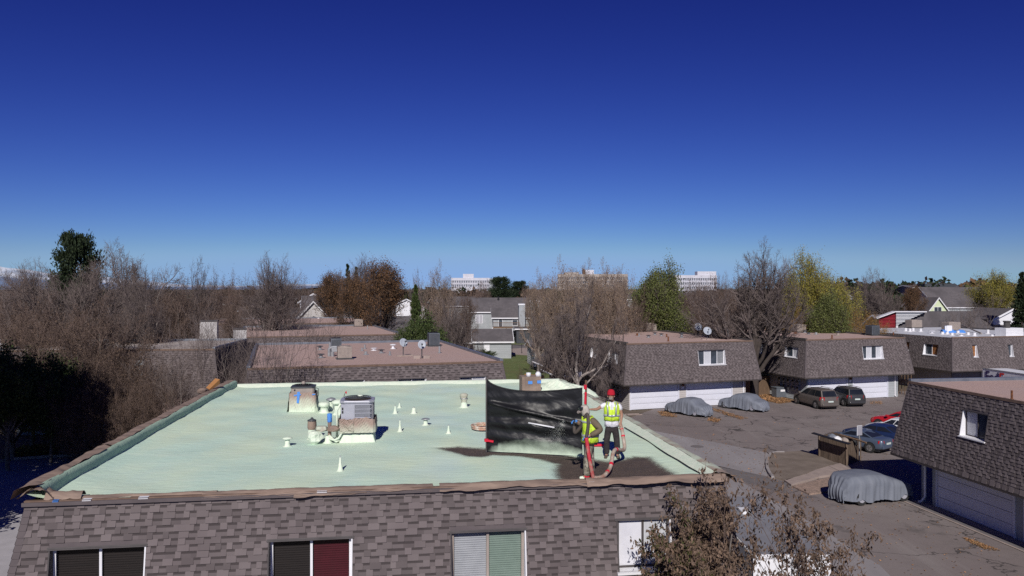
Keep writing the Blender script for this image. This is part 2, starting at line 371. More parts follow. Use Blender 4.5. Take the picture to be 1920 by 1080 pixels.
def asphalt_material():
    m = bpy.data.materials.new('asphalt'); m.use_nodes = True; nt = m.node_tree; L = nt.links; b = nt.nodes['Principled BSDF']
    g = N(nt, 'ShaderNodeNewGeometry'); P = g.outputs['Position']
    def noise(s, d, lo, hi, o1=1, st=None, rot=0):
        v = P
        if st:
            mp = N(nt, 'ShaderNodeMapping'); mp.inputs['Scale'].default_value = st; mp.inputs['Rotation'].default_value = (0, 0, rot); L.new(P, mp.inputs['Vector']); v = mp.outputs[0]
        n = N(nt, 'ShaderNodeTexNoise'); n.inputs['Scale'].default_value = s; n.inputs['Detail'].default_value = d; n.inputs['Roughness'].default_value = .62; L.new(v, n.inputs['Vector'])
        r = N(nt, 'ShaderNodeMapRange'); r.inputs[1].default_value = lo; r.inputs[2].default_value = hi; r.inputs[4].default_value = o1; L.new(n.outputs['Fac'], r.inputs[0]); return r.outputs[0]
    def mix(f, a, c):
        x = N(nt, 'ShaderNodeMix', data_type='RGBA'); L.new(f, x.inputs[0])
        for i, k in ((6, a), (7, c)):
            if isinstance(k, tuple): x.inputs[i].default_value = (*k, 1)
            else: L.new(k, x.inputs[i])
        return x.outputs[2]
    c = mix(noise(.12, 5, .38, .62), (.20, .168, .165), (.225, .195, .19))
    c = mix(noise(.5, 6, .5, .72, .7), c, (.15, .128, .124))
    c = mix(noise(.9, 5, .55, .72, .6, (1, .12, 1), .5), c, (.265, .235, .228))
    c = mix(noise(.35, 6, .60, .70, .8), c, (.10, .088, .086))
    c = mix(noise(12, 5, .62, .8, .5), c, (.24, .20, .17))
    # tarred cracks
    ns = N(nt, 'ShaderNodeTexNoise'); ns.inputs['Scale'].default_value = .7; ns.inputs['Detail'].default_value = 6; L.new(P, ns.inputs['Vector'])
    va = N(nt, 'ShaderNodeMix', data_type='RGBA'); va.inputs[0].default_value = .55
    L.new(P, va.inputs[6]); 
    vs = N(nt, 'ShaderNodeVectorMath', operation='MULTIPLY_ADD'); L.new(ns.outputs['Color'], vs.inputs[0]); vs.inputs[1].default_value = (3.5, 3.5, 0); L.new(P, vs.inputs[2])
    vo = N(nt, 'ShaderNodeTexVoronoi', feature='DISTANCE_TO_EDGE'); vo.inputs['Scale'].default_value = .16; L.new(vs.outputs[0], vo.inputs['Vector'])
    r = N(nt, 'ShaderNodeMapRange'); r.inputs[1].default_value = .004; r.inputs[2].default_value = .011; r.inputs[3].default_value = .8; r.inputs[4].default_value = 0; L.new(vo.outputs['Distance'], r.inputs[0])
    c = mix(r.outputs[0], c, (.05, .045, .045))
    L.new(c, b.inputs['Base Color']); b.inputs['Roughness'].default_value = .9; b.inputs['Specular IOR Level'].default_value = .2
    n = N(nt, 'ShaderNodeTexNoise'); n.inputs['Scale'].default_value = 60; n.inputs['Detail'].default_value = 4; L.new(P, n.inputs['Vector'])
    bp = N(nt, 'ShaderNodeBump'); bp.inputs['Distance'].default_value = .006; L.new(n.outputs['Fac'], bp.inputs['Height']); L.new(bp.outputs[0], b.inputs['Normal'])
    return m
M['asphalt'] = asphalt_material()

# ------------------------------------------------------------------ ground
def sheet(name, pts, z, mat, label=None, cat=None, kind='structure'):
    mb = MB(); mb.poly([(p[0], p[1], z) for p in pts]); o = mb.build(name, mat); tag(o, label, cat, None, kind); return o
def gp(*pp): return [G(x, y, 0).xy for x, y in pp]
mb = MB(); S_ = 60000
mb.quad((-S_, -300, -.03), (S_, -300, -.03), (S_, S_, -.03), (-S_, S_, -.03)); o = mb.build('ground', M['ground']); tag(o, 'dry brown ground around the buildings', 'ground', None, 'structure')
road = sheet('parking_lot', [(5.6, -40), (5.6, 14), (5.2, 40), (7.5, 62), (13, 71), (27, 76.5), (48, 86), (64, 92), (90, 96), (90, -40)], -.012, M['asphalt'], 'worn brown grey asphalt parking lot with cracks', 'parking lot')
sheet('concrete_pan', gp((1200, 803), (1340, 829), (1446, 850), (1437, 868), (1435, 880), (1440, 893), (1330, 871), (1230, 850), (1150, 830)), -.004, M['patch'], 'lighter grey swept pavement strip across the lot', 'pavement')
sheet('asphalt_patch', gp((1345, 873), (1440, 894), (1475, 905), (1475, 925), (1400, 905)), -.004, M['patchd'], 'dark asphalt patch beside the curved kerb', 'pavement')
sheet('pavement_strip', gp((1300, 880), (1390, 903), (1490, 960), (1650, 1060), (1700, 1110), (1480, 1110), (1300, 960)), -.008, M['patch'], 'pale asphalt strip in front of the dark garage', 'pavement')
# kerb island
isl = gp((1446, 851), (1500, 848), (1535, 857), (1590, 880), (1560, 872), (1475, 903), (1449, 896), (1440, 880), (1439, 865))
mb = MB(); mb.slab([p for p in isl], -.02, .10); tag(mb.build('planting_bed', M['dirt']), 'bare brown earth bed inside the curved kerb', 'ground', None, 'structure')
kp = [G(x, y, 0) for x, y in ((1470, 850), (1452, 850), (1444, 853), (1440, 860), (1437.5, 870), (1438.5, 880), (1443, 889), (1449, 897))]
mb = MB()
for a, b_ in zip(kp[:-1], kp[1:]):
    d = (b_ - a).normalized(); n = Vector((-d.y, d.x, 0)) * .09; e = d * .01
    mb.hexa([a - n - e + Vector((0, 0, -.02)), b_ - n + e + Vector((0, 0, -.02)), b_ + n + e + Vector((0, 0, -.02)), a + n - e + Vector((0, 0, -.02)),
             a - n - e + Vector((0, 0, .14)), b_ - n + e + Vector((0, 0, .14)), b_ + n + e + Vector((0, 0, .14)), a + n - e + Vector((0, 0, .14))])
tag(mb.build('kerb', M['concrete'], bevel=.02), 'curved concrete kerb around the bare earth bed', 'kerb', None, 'structure')
walk = empty('sidewalk', G(1500, 900, 0), 0, 'concrete walk of slabs between earth bed and gravel bed', 'sidewalk', None, 'structure')
w0 = [G(x, y, 0) for x, y in ((1470, 903), (1512, 891), (1530, 883), (1553, 876), (1575, 871))]; w1 = [G(x, y, 0) for x, y in ((1483, 912), (1535, 897), (1557, 893), (1580, 889), (1600, 884))]
for i in range(4):
    a, b_, c_, d_ = w0[i], w0[i + 1], w1[i + 1], w1[i]; g_ = .03; cc = (a + b_ + c_ + d_) / 4
    mb = MB(); mb.slab([(p + (cc - p) * g_ - walk.location).xy for p in (a, d_, c_, b_)], -.02, .10 + .006 * (i % 2)); mb.build('slab', M['concwarm'], walk, bevel=.01)
mb = MB(); mb.slab([G(x, y, 0).xy for x, y in ((1485, 913), (1582, 890), (1575, 905), (1560, 922), (1517, 928))][::-1], -.02, .07)
tag(mb.build('gravel_bed', M['gravel']), 'pink gravel bed by the covered car', 'gravel', None, 'structure')
# left driveway and its edge
drv = sheet('driveway', [G(-260, 1100, 0).xy, G(250, 1100, 0).xy, G(205, 854, 0).xy, G(100, 857, 0).xy, G(28, 862, 0).xy, G(-120, 885, 0).xy], -.010, M['pavelight'], 'pale concrete driveway beside the sprayed building', 'driveway')
mb = MB()
ed = [G(x, y, 0) for x, y in ((-120, 885), (28, 862), (100, 857), (205, 854))]
for a, b_ in zip(ed[:-1], ed[1:]):
    n = Vector((0, .08, 0)); mb.hexa([a - n, b_ - n, b_ + n, a + n] + [p + Vector((0, 0, .15)) for p in (a - n, b_ - n, b_ + n, a + n)])
tag(mb.build('driveway_kerb', M['concrete']), 'concrete kerb at the far side of the pale driveway', 'kerb', None, 'structure')
sheet('lawn', [G(x, y, 0).xy for x, y in ((900, 655), (1080, 655), (1120, 700), (1040, 726), (900, 730))], -.006, M['grassmat'], 'green lawn between the gravel roofed houses and garages', 'lawn')
sheet('far_lawn', [G(x, y, 0).xy for x, y in ((925, 634), (1010, 634), (1010, 648), (925, 648))], -.006, M['grassmat'], 'strip of lawn beyond the lane by dark parked cars', 'lawn')
sheet('lane', [G(x, y, 0).xy for x, y in ((880, 646), (1060, 646), (1060, 654), (880, 656))], -.002, M['patchd'], 'dark asphalt lane between the two lawns', 'road')
sheet('lane_path', [G(x, y, 0).xy for x, y in ((925, 656), (1000, 651), (1010, 668), (945, 663))], 0.0, M['concwarm'], 'concrete path at the top of the green lawn', 'path')
sheet('side_path', [G(x, y, 0).xy for x, y in ((1440, 738), (1500, 752), (1462, 757), (1420, 748))], -.004, M['leafground'], 'patch of fallen leaves beside the meters', 'ground')

# ------------------------------------------------------------------ mansard buildings
FACES = {'front': lambda W, D: ((0, 0), (1, 0), (0, -1), W), 'right': lambda W, D: ((W, 0), (0, 1), (1, 0), D),
         'back': lambda W, D: ((W, D), (-1, 0), (0, 1), W), 'left': lambda W, D: ((0, D), (0, -1), (-1, 0), D)}
class Mansard:
    def __init__(s, FL, yaw, W, D, zr, ze, fl=.6):
        s.FL = Vector((FL[0], FL[1])); s.yaw, s.W, s.D, s.zr, s.ze, s.fl = yaw, W, D, zr, ze, fl
        s.c, s.s_ = math.cos(yaw), math.sin(yaw); s.h = zr - ze; s.L = math.hypot(s.h, fl)
        s.shing = {}
    def loc(s, p):  # world -> local
        d = Vector((p[0], p[1])) - s.FL; return Vector((d.x * s.c + d.y * s.s_, -d.x * s.s_ + d.y * s.c, p[2]))
    def wor(s, p):
        return Vector((s.FL.x + p[0] * s.c - p[1] * s.s_, s.FL.y + p[0] * s.s_ + p[1] * s.c, p[2]))
    def face(s, f):
        O, e, out, n = FACES[f](s.W, s.D); return Vector((*O, s.zr)), Vector((*e, 0)), Vector((*out, 0)), n
    def pt(s, f, a, t, h=0.0):  # a along, t metres down the slope, h outwards
        O, e, out, n = s.face(f); k = t / s.L
        nn = (out * s.h + Vector((0, 0, 1)) * s.fl) / s.L
        return O + e * a + out * (s.fl * k) - Vector((0, 0, s.h * k)) + nn * h
    def ray(s, px, py):
        o = s.loc((0, 0, CAMZ)); d = Vector(((px - CX), FPX, -(py - HY)))
        return o, Vector((d.x * s.c + d.y * s.s_, -d.x * s.s_ + d.y * s.c, d.z))
    def hit(s, f, px, py):
        o, d = s.ray(px, py); O, e, out, n = s.face(f); nn = (out * s.h + Vector((0, 0, 1)) * s.fl) / s.L
        t = (O - o).dot(nn) / d.dot(nn); p = o + d * t; q = p - O
        return q.dot(e), -q.z / s.h * s.L
    def wall(s, f, px, py, inset):
        o, d = s.ray(px, py); O, e, out, n = s.face(f); P0 = O - out * inset
        t = (P0 - o).dot(out) / d.dot(out); p = o + d * t
        return (p - P0).dot(e), p.z

TW = (.12, .15, .18, .21, .25)
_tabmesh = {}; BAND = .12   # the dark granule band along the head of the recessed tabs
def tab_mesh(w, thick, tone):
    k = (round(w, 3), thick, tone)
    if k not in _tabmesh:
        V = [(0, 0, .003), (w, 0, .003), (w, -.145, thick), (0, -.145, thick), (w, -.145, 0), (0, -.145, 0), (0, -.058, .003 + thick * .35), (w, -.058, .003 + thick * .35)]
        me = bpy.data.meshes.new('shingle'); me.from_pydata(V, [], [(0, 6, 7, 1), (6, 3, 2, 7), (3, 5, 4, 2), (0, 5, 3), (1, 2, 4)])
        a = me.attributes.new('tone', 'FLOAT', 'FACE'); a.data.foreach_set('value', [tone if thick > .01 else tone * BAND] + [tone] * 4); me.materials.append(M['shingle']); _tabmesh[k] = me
    return _tabmesh[k]
def shingle_face(bd, f, wins, rows_seed, expo=.142, indiv=None, parent=None):
    """tabs on one sloping face; wins = list of (a0,a1,t0,t1) openings. indiv = function(world point)->bool picks those built one by one"""
    r = random.Random(rows_seed); V, F4, F3, T4, T3 = [], [], [], [], []
    O, e, out, n = bd.face(f); rows = int(bd.L / expo); ind = []
    for k in range(rows):
        t0, t1 = k * expo, (k + 1) * expo + .003
        if k == rows - 1: t1 = bd.L + .02
        x0 = -bd.fl * (t0 + t1) / 2 / bd.L + .12; x1 = n + bd.fl * (t0 + t1) / 2 / bd.L - .12
        a = x0 - r.random() * .2; tooth = r.random() < .5
        while a < x1:
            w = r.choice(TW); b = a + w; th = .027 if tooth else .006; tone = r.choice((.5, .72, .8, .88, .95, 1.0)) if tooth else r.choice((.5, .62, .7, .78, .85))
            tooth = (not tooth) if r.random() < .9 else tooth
            lo, hi = max(a, x0), min(b, x1); segs = [(lo, hi)]
            for (w0, w1, u0, u1) in wins:
                if t1 > u0 + .02 and t0 < u1 - .02:
                    ns = []
                    for (p, q) in segs:
                        if q <= w0 or p >= w1: ns.append((p, q))
                        else:
                            if p < w0: ns.append((p, w0))
                            if q > w1: ns.append((w1, q))
                    segs = ns
            for (p, q) in segs:
                if q - p < .01: continue
                whole = (p == a and q == b)
                if indiv and whole and k < rows - 1 and indiv(bd.wor(bd.pt(f, (p + q) / 2, (t0 + t1) / 2))):
                    ind.append((p, t0, w, th, tone)); continue
                o = len(V)
                V += [bd.pt(f, p, t0, .003), bd.pt(f, q, t0, .003), bd.pt(f, q, t1, th), bd.pt(f, p, t1, th), bd.pt(f, q, t1, 0), bd.pt(f, p, t1, 0), bd.pt(f, p, t0 + .058, .003 + th * .35), bd.pt(f, q, t0 + .058, .003 + th * .35)]
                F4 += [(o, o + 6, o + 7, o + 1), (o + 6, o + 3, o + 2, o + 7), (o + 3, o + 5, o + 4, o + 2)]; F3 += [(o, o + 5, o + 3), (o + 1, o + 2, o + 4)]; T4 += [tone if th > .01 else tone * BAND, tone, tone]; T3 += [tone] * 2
            a = b
    return V, F4, F3, T4, T3, ind

def mansard_building(bd, label, faces, wins, seed, roofmat, group=None, shing=True, cap=('left', 'right', 'back'), capmat=None, indiv=None,
                     inset=.75, wallmat=None, garage=(), gmat=None, ground=True, name='mansard_building', soff=True):
    root = empty(name, (bd.FL.x, bd.FL.y, 0), bd.yaw, label, 'building', group)
    W, D, zr, ze = bd.W, bd.D, bd.zr, bd.ze
    wallmat = wallmat or M['siding']; capmat = capmat or M['cap']; gmat = gmat or M['doorwhite']
    wl = {f: [w for w in wins if w['f'] == f] for f in FACES}
    for w in wins:
        if 'px' in w:
            (xa, ya, xb, yb) = w['px']; a0, t0 = bd.hit(w['f'], xa, ya); a1, t1 = bd.hit(w['f'], xb, yb)
            w['a0'], w['a1'] = min(a0, a1), max(a0, a1); w['t0'], w['t1'] = min(t0, t1), max(t0, t1)
            if w.get('t1m'): w['t1'] = w['t0'] + w['t1m']
            if w.get('wm'): w['a1'] = w['a0'] + w['wm']
    allV, A4, A3, t4, t3, inds = [], [], [], [], [], []
    dk = MB()
    for f in FACES:
        O, e, out, n = bd.face(f)
        ts = sorted({0.0, bd.L} | {x for w in wl[f] for x in (w['t0'], w['t1'])})
        for u0, u1 in zip(ts[:-1], ts[1:]):
            cuts = sorted((w['a0'], w['a1']) for w in wl[f] if w['t0'] <= u0 + 1e-6 and w['t1'] >= u1 - 1e-6)
            e0, e1 = (lambda t: -bd.fl * t / bd.L), (lambda t: n + bd.fl * t / bd.L)
            xs0 = [e0(u0)] + [c for cc in cuts for c in cc] + [e1(u0)]; xs1 = [e0(u1)] + [c for cc in cuts for c in cc] + [e1(u1)]
            for i in range(0, len(xs0), 2): dk.quad(bd.pt(f, xs1[i], u1), bd.pt(f, xs1[i + 1], u1), bd.pt(f, xs0[i + 1], u0), bd.pt(f, xs0[i], u0))
        if f in faces and shing:
            V, F4, F3, T4, T3, ind = shingle_face(bd, f, [(w['a0'], w['a1'], w['t0'], w['t1']) for w in wl[f]], seed + len(f), indiv=indiv if f == 'front' else None)
            o = len(allV); allV += V
            A4 += [tuple(i + o for i in q) for q in F4]; A3 += [tuple(i + o for i in q) for q in F3]; t4 += T4; t3 += T3; inds += [(f,) + i for i in ind]
    dk.build('mansard_deck', M['shingle_d'], root)
    if shing:
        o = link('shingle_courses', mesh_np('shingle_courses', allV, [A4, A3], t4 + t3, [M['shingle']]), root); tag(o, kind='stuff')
        hb = MB()  # hip caps
        for (f, end) in (('front', 0), ('front', 1), ('back', 0), ('back', 1)):
            O, e, out, n = bd.face(f); kk = int(bd.L / .142)
            for i in range(kk):
                u0, u1 = i * .142, (i + 1) * .142 + .012
                def q(u, d, h):
                    a = (-bd.fl * u / bd.L + d) if end == 0 else (n + bd.fl * u / bd.L - d); return bd.pt(f, a, u, h)
                f2 = {('front', 0): 'left', ('front', 1): 'right', ('back', 0): 'right', ('back', 1): 'left'}[(f, end)]
                O2, e2, out2, n2 = bd.face(f2)
                def q2(u, d, h):
                    atend = (f, end) in (('front', 0), ('back', 0)); a = (n2 + bd.fl * u / bd.L - d) if atend else (-bd.fl * u / bd.L + d); return bd.pt(f2, a, u, h)
                hb.quad(q(u0, .14, .012), q(u0, -.01, .012), q(u1, -.01, .026), q(u1, .14, .026)); hb.quad(q2(u0, .14, .012), q2(u0, -.01, .012), q2(u1, -.01, .026), q2(u1, .14, .026))
                hb.quad(q(u1, .14, .026), q(u1, -.01, .026), q(u1, -.01, 0), q(u1, .14, 0))
        tag(hb.build('hip_cap', M['shingle_d'], root), kind='stuff')
    if inds:
        inds.sort(key=lambda i: (i[2], i[1]))
        for (f, a, t0, w, th, tone) in inds[:298]:
            O, e, out, n = bd.face(f); me = tab_mesh(w, th, tone); so_ = link('shingle', me, root)
            nn = (out * bd.h + Vector((0, 0, 1)) * bd.fl) / bd.L; up = nn.cross(e)
            Mx = Matrix((e, up, nn)).transposed().to_4x4(); Mx.translation = bd.pt(f, a, t0); so_.matrix_local = Mx
        if len(inds) > 298:
            V, F4, F3, T, T3b = [], [], [], [], []
            for (f, p, t0, w, th, tone) in inds[298:]:
                q, t1 = p + w, t0 + .145; o = len(V)
                V += [bd.pt(f, p, t0, .003), bd.pt(f, q, t0, .003), bd.pt(f, q, t1, th), bd.pt(f, p, t1, th), bd.pt(f, q, t1, 0), bd.pt(f, p, t1, 0), bd.pt(f, p, t0 + .058, .003 + th * .35), bd.pt(f, q, t0 + .058, .003 + th * .35)]
                F4 += [(o, o + 6, o + 7, o + 1), (o + 6, o + 3, o + 2, o + 7), (o + 3, o + 5, o + 4, o + 2)]; F3 += [(o, o + 5, o + 3), (o + 1, o + 2, o + 4)]; T += [tone if th > .01 else tone * BAND, tone, tone]; T3b += [tone] * 2
            o = link('lower_shingle_courses', mesh_np('lower_shingle_courses', V, [F4, F3], T + T3b, [M['shingle']]), root); tag(o, kind='stuff')
    # roof deck
    if roofmat is not None:
        rb = MB(); rb.box(0, 0, zr - .25, W, D, zr); rb.build('roof', roofmat, root)
    eb = MB(); eb.box(-.03, -.05, zr - .07, W + .03, .05, zr + .05); eb.build('roof_edge', M['edgewood'], root)
    if cap:
        cb = MB()
        if 'left' in cap: cb.box(-.06, -.02, zr - .06, .16, D, zr + .16)
        if 'right' in cap: cb.box(W - .16, -.02, zr - .06, W + .06, D, zr + .16)
        if 'back' in cap: cb.box(-.06, D - .16, zr - .055, W + .06, D + .06, zr + .165)
        cb.build('parapet_cap', capmat, root, bevel=.015)
    # lower storey
    ex = bd.fl
    if ground:
        wb = MB(); step = .17
        for f in FACES:
            O, e, out, n = bd.face(f); P0 = O - out * inset; P0.z = 0
            a0, a1 = inset, n - inset; holes = []
            if f == 'front':
                for g in garage: holes.append((g[0], g[1]))
            xs = [a0] + [c for h in sorted(holes) for c in h] + [a1]
            for i in range(0, len(xs), 2):
                z = 0.0
                while z < ze - .02:
                    z1 = min(z + step, ze)
                    p = [P0 + e * xs[i] + Vector((0, 0, z)) + out * .02, P0 + e * xs[i + 1] + Vector((0, 0, z)) + out * .02, P0 + e * xs[i + 1] + Vector((0, 0, z1)) + out * .002, P0 + e * xs[i] + Vector((0, 0, z1)) + out * .002]
                    wb.quad(*p); wb.quad(P0 + e * xs[i] + Vector((0, 0, z)), P0 + e * xs[i + 1] + Vector((0, 0, z)), p[1], p[0]); z = z1
            for h in holes:
                wb.quad(P0 + e * h[0] + Vector((0, 0, 2.15)), P0 + e * h[1] + Vector((0, 0, 2.15)), P0 + e * h[1] + Vector((0, 0, ze)), P0 + e * h[0] + Vector((0, 0, ze)))
        wb.build('wall', wallmat, root)
        if soff:
            sb = MB(); sb.quad((-ex, -ex, ze - .003), (W + ex, -ex, ze - .003), (W + ex, D + ex, ze - .003), (-ex, D + ex, ze - .003))
            sb.box(-ex - .02, -ex - .02, ze - .12, W + ex + .02, -ex + .02, ze + .01); sb.box(-ex - .02, D + ex - .02, ze - .12, W + ex + .02, D + ex + .02, ze + .01)
            sb.box(-ex - .02, -ex + .02, ze - .12, -ex + .02, D + ex - .02, ze + .01); sb.box(W + ex - .02, -ex + .02, ze - .12, W + ex + .02, D + ex - .02, ze + .01)
            sb.build('soffit', M['soffit'], root)
        for (g0, g1) in garage:
            db = MB(); db.box(g0 - .12, inset - .05, 0, g0, inset + .06, 2.27); db.box(g1, inset - .05, 0, g1 + .12, inset + .06, 2.27); db.box(g0, inset - .05, 2.15, g1, inset + .06, 2.27)
            go = db.build('garage_door', gmat, root)
            for k in range(4):
                pb = MB(); z0, z1 = .02 + k * .532, .02 + (k + 1) * .532 - .022; pb.box(g0 + .01, inset + .02, z0, g1 - .01, inset + .07, z1)
                nw = 6; ww = (g1 - g0 - .2) / nw
                for j in range(nw): pb.box(g0 + .1 + j * ww + .06, inset + .012, z0 + .1, g0 + .1 + (j + 1) * ww - .06, inset + .02, z1 - .1)
                pb.build('panel', gmat, go)
            gb = MB(); gb.box(g0, inset + .055, 0, g1, inset + .1, 2.15); gb.build('backing', M['darktrim_and_shade'], go)
    # windows
    for w in wins:
        f = w['f']; O, e, out, n = bd.face(f); a0, a1, t0, t1 = w['a0'], w['a1'], w['t0'], w['t1']
        z1_, z0_ = zr - bd.h * t0 / bd.L, zr - bd.h * t1 / bd.L
        dt = bd.fl * t0 / bd.L - w.get('dep', .10)        # glass plane outward offset
        def P(a, d, z): v = O + e * a + out * d; return Vector((v.x, v.y, z))
        do = lambda z: bd.fl * (zr - z) / bd.h
        jl, jr = M[w.get('jl', 'white')], M[w.get('jr', 'white')]  # a dark jamb is shade painted onto one side of a white reveal
        wb = MB()
        wb.poly([P(a0, dt, z0_), P(a0, do(z0_) + .02, z0_), P(a0, do(z1_) + .02, z1_), P(a0, dt, z1_)])
        wb.poly([P(a0 + .03, dt, z0_), P(a0 + .03, do(z0_) + .02, z0_), P(a0 + .03, do(z1_) + .02, z1_), P(a0 + .03, dt, z1_)])
        wb.quad(P(a0, do(z0_) + .02, z0_), P(a0 + .03, do(z0_) + .02, z0_), P(a0 + .03, do(z1_) + .02, z1_), P(a0, do(z1_) + .02, z1_))
        wo_ = wb.build('window', jl, root)
        wb = MB()
        wb.poly([P(a1, dt, z0_), P(a1, do(z0_) + .02, z0_), P(a1, do(z1_) + .02, z1_), P(a1, dt, z1_)])
        wb.poly([P(a1 - .03, dt, z0_), P(a1 - .03, do(z0_) + .02, z0_), P(a1 - .03, do(z1_) + .02, z1_), P(a1 - .03, dt, z1_)])
        wb.quad(P(a1, do(z0_) + .02, z0_), P(a1 - .03, do(z0_) + .02, z0_), P(a1 - .03, do(z1_) + .02, z1_), P(a1, do(z1_) + .02, z1_))
        wb.build('jamb', jr, wo_)
        hb = MB(); hb.quad(P(a0, dt, z1_ - .002), P(a1, dt, z1_ - .002), P(a1, do(z1_) + .04, z1_ - .002), P(a0, do(z1_) + .04, z1_ - .002))
        hb.quad(P(a0 - .03, do(z1_) + .04, z1_ - .03), P(a1 + .03, do(z1_) + .04, z1_ - .03), P(a1 + .03, do(z1_ + .03) + .03, z1_ + .03), P(a0 - .03, do(z1_ + .03) + .03, z1_ + .03))
        hb.build('head_flashing', M['darktrim_and_shade'], wo_)
        sb = MB(); s0 = a0 - .03; s1 = a1 + .03
        sb.hexa([P(s0, dt, z0_ - .06), P(s1, dt, z0_ - .06), P(s1, do(z0_) + .08, z0_ - .06), P(s0, do(z0_) + .08, z0_ - .06), P(s0, dt, z0_ + .01), P(s1, dt, z0_ + .01), P(s1, do(z0_) + .08, z0_ - .01), P(s0, do(z0_) + .08, z0_ - .01)])
        sb.build('sill', M['white'], wo_)
        fm = M[w.get('frame', 'white')]; fb = MB(); fw = w.get('fw', .05)
        def bar(b0, b1, c0, c1, d=.03): fb.hexa([P(b0, dt - .03, c0), P(b1, dt - .03, c0), P(b1, dt + d, c0), P(b0, dt + d, c0), P(b0, dt - .03, c1), P(b1, dt - .03, c1), P(b1, dt + d, c1), P(b0, dt + d, c1)])
        bar(a0 + .03, a0 + .03 + fw, z0_, z1_); bar(a1 - .03 - fw, a1 - .03, z0_, z1_); bar(a0 + .03 + fw, a1 - .03 - fw, z0_, z0_ + fw); bar(a0 + .03 + fw, a1 - .03 - fw, z1_ - fw, z1_)
        pn = w.get('panes', ('glass', 'glass')); k = len(pn); pw = (a1 - a0 - .06 - fw) / k
        for i in range(1, k): bar(a0 + .03 + pw * i, a0 + .03 + pw * i + fw, z0_ + fw, z1_ - fw, .02)
        fb.build('frame', fm, wo_)
        for i, pm in enumerate(pn):
            gb = MB(); b0, b1 = a0 + .03 + fw + pw * i, a0 + .03 + pw * (i + 1)
            c0, c1 = z0_ + fw, z1_ - fw
            if pm.startswith('blind'):
                gb.quad(P(b0, dt - .01, c0), P(b1, dt - .01, c0), P(b1, dt - .01, c1), P(b0, dt - .01, c1)); gb.build('pane', M['clear'], wo_)
                lb = MB(); ns = int((c1 - c0) / .05)
                for q in range(ns):
                    zz = c0 + (c1 - c0) * q / ns; lb.quad(P(b0, dt - .05, zz), P(b1, dt - .05, zz), P(b1, dt - .075, zz + (c1 - c0) / ns), P(b0, dt - .075, zz + (c1 - c0) / ns))
                tag(lb.build('blind', M[pm], wo_), kind='stuff')
            else:
                gb.quad(P(b0, dt - .01, c0), P(b1, dt - .01, c0), P(b1, dt - .01, c1), P(b0, dt - .01, c1)); gb.build('pane', M[pm], wo_)
    return root
def clear_glass():
    m = bpy.data.materials.new('clear_glass'); m.use_nodes = True; nt = m.node_tree; L = nt.links
    for n in list(nt.nodes): nt.nodes.remove(n)
    t = N(nt, 'ShaderNodeBsdfTransparent'); t.inputs[0].default_value = (.88, .90, .90, 1); g = N(nt, 'ShaderNodeBsdfGlossy'); g.inputs['Roughness'].default_value = .03
    fr = N(nt, 'ShaderNodeFresnel'); fr.inputs[0].default_value = 1.5
    ms = N(nt, 'ShaderNodeMixShader'); o = N(nt, 'ShaderNodeOutputMaterial'); L.new(fr.outputs[0], ms.inputs[0]); L.new(t.outputs[0], ms.inputs[1]); L.new(g.outputs[0], ms.inputs[2]); L.new(ms.outputs[0], o.inputs['Surface'])
    return m
M['clear'] = clear_glass()

# ---- the sprayed building (main)
ZR = 6.4
a_, b_ = G(50, 943, ZR), G(1355, 897, ZR); yawA = math.atan2(b_.y - a_.y, b_.x - a_.x)
A = Mansard((a_.x, a_.y), yawA, (b_ - a_).xy.length, 19.7, ZR, 2.75, .62)
mainb = mansard_building(A, 'brown shingled mansard building with pale green sprayed foam roof', ('front', 'left', 'right'),
    [dict(f='front', px=(92, 1029, 268, 1150), t1m=1.25, dep=.16, jl='darktrim_and_shade', frame='white', fw=.055, panes=('blind_d', 'blind_d')),
     dict(f='front', px=(503, 1013, 660, 1130), t1m=1.25, dep=.16, jl='darktrim_and_shade', frame='white', fw=.055, panes=('blind_d', 'blind_red')),
     dict(f='front', px=(844, 997, 989, 1120), t1m=1.25, dep=.12, jl='darktrim_and_shade', frame='tanmetal', fw=.06, panes=('blind_w', 'blind_g')),
     dict(f='front', px=(1155, 974, 1262, 1072), t1m=1.18, dep=.06, jl='darktrim_and_shade', frame='darktrim_and_shade', fw=.05, panes=('curtain_w', 'curtain_l'))],
    11, None, cap=(), indiv=lambda p: p.z > 4.3)

# foam roof sheet with the bare patch
def sdist(px_, py_, poly):
    ins = np.zeros(px_.shape, bool); dm = np.full(px_.shape, 1e9); n = len(poly)
    for i in range(n):
        x0, y0 = poly[i]; x1, y1 = poly[(i + 1) % n]; dx, dy = x1 - x0, y1 - y0
        t = np.clip(((px_ - x0) * dx + (py_ - y0) * dy) / (dx * dx + dy * dy + 1e-12), 0, 1); dm = np.minimum(dm, np.hypot(px_ - x0 - t * dx, py_ - y0 - t * dy))
        c = ((y0 > py_) != (y1 > py_)) & (px_ < (x1 - x0) * (py_ - y0) / (y1 - y0 + 1e-12) + x0); ins ^= c
    return np.where(ins, dm, -dm)
bare_px = [(818, 841), (860, 838), (915, 842), (975, 846), (1040, 850), (1088, 858), (1140, 866), (1165, 862), (1190, 857), (1218, 858), (1232, 868), (1250, 880), (1272, 893), (1180, 899), (1056, 904),
           (1042, 895), (1038, 882), (1043, 871), (1010, 862), (970, 856), (925, 854), (905, 858), (875, 857), (850, 850)]
bare_l = [tuple(A.loc(G(x, y, ZR)).xy) for x, y in bare_px]
nx, ny = 240, 300
X, Y = np.meshgrid(np.linspace(0, A.W, nx + 1), np.linspace(0, A.D, ny + 1))
sd_ = sdist(X, Y, bare_l)
rs = np.random.RandomState(3)
Z = np.zeros_like(X)
for k in range(26):
    fx, fy, ph, am = rs.uniform(.3, 3.2), rs.uniform(.3, 4), rs.uniform(0, 6.3), rs.uniform(.001, .004); Z += am * np.sin(fx * X + fy * Y * rs.choice((-1, 1)) + ph)
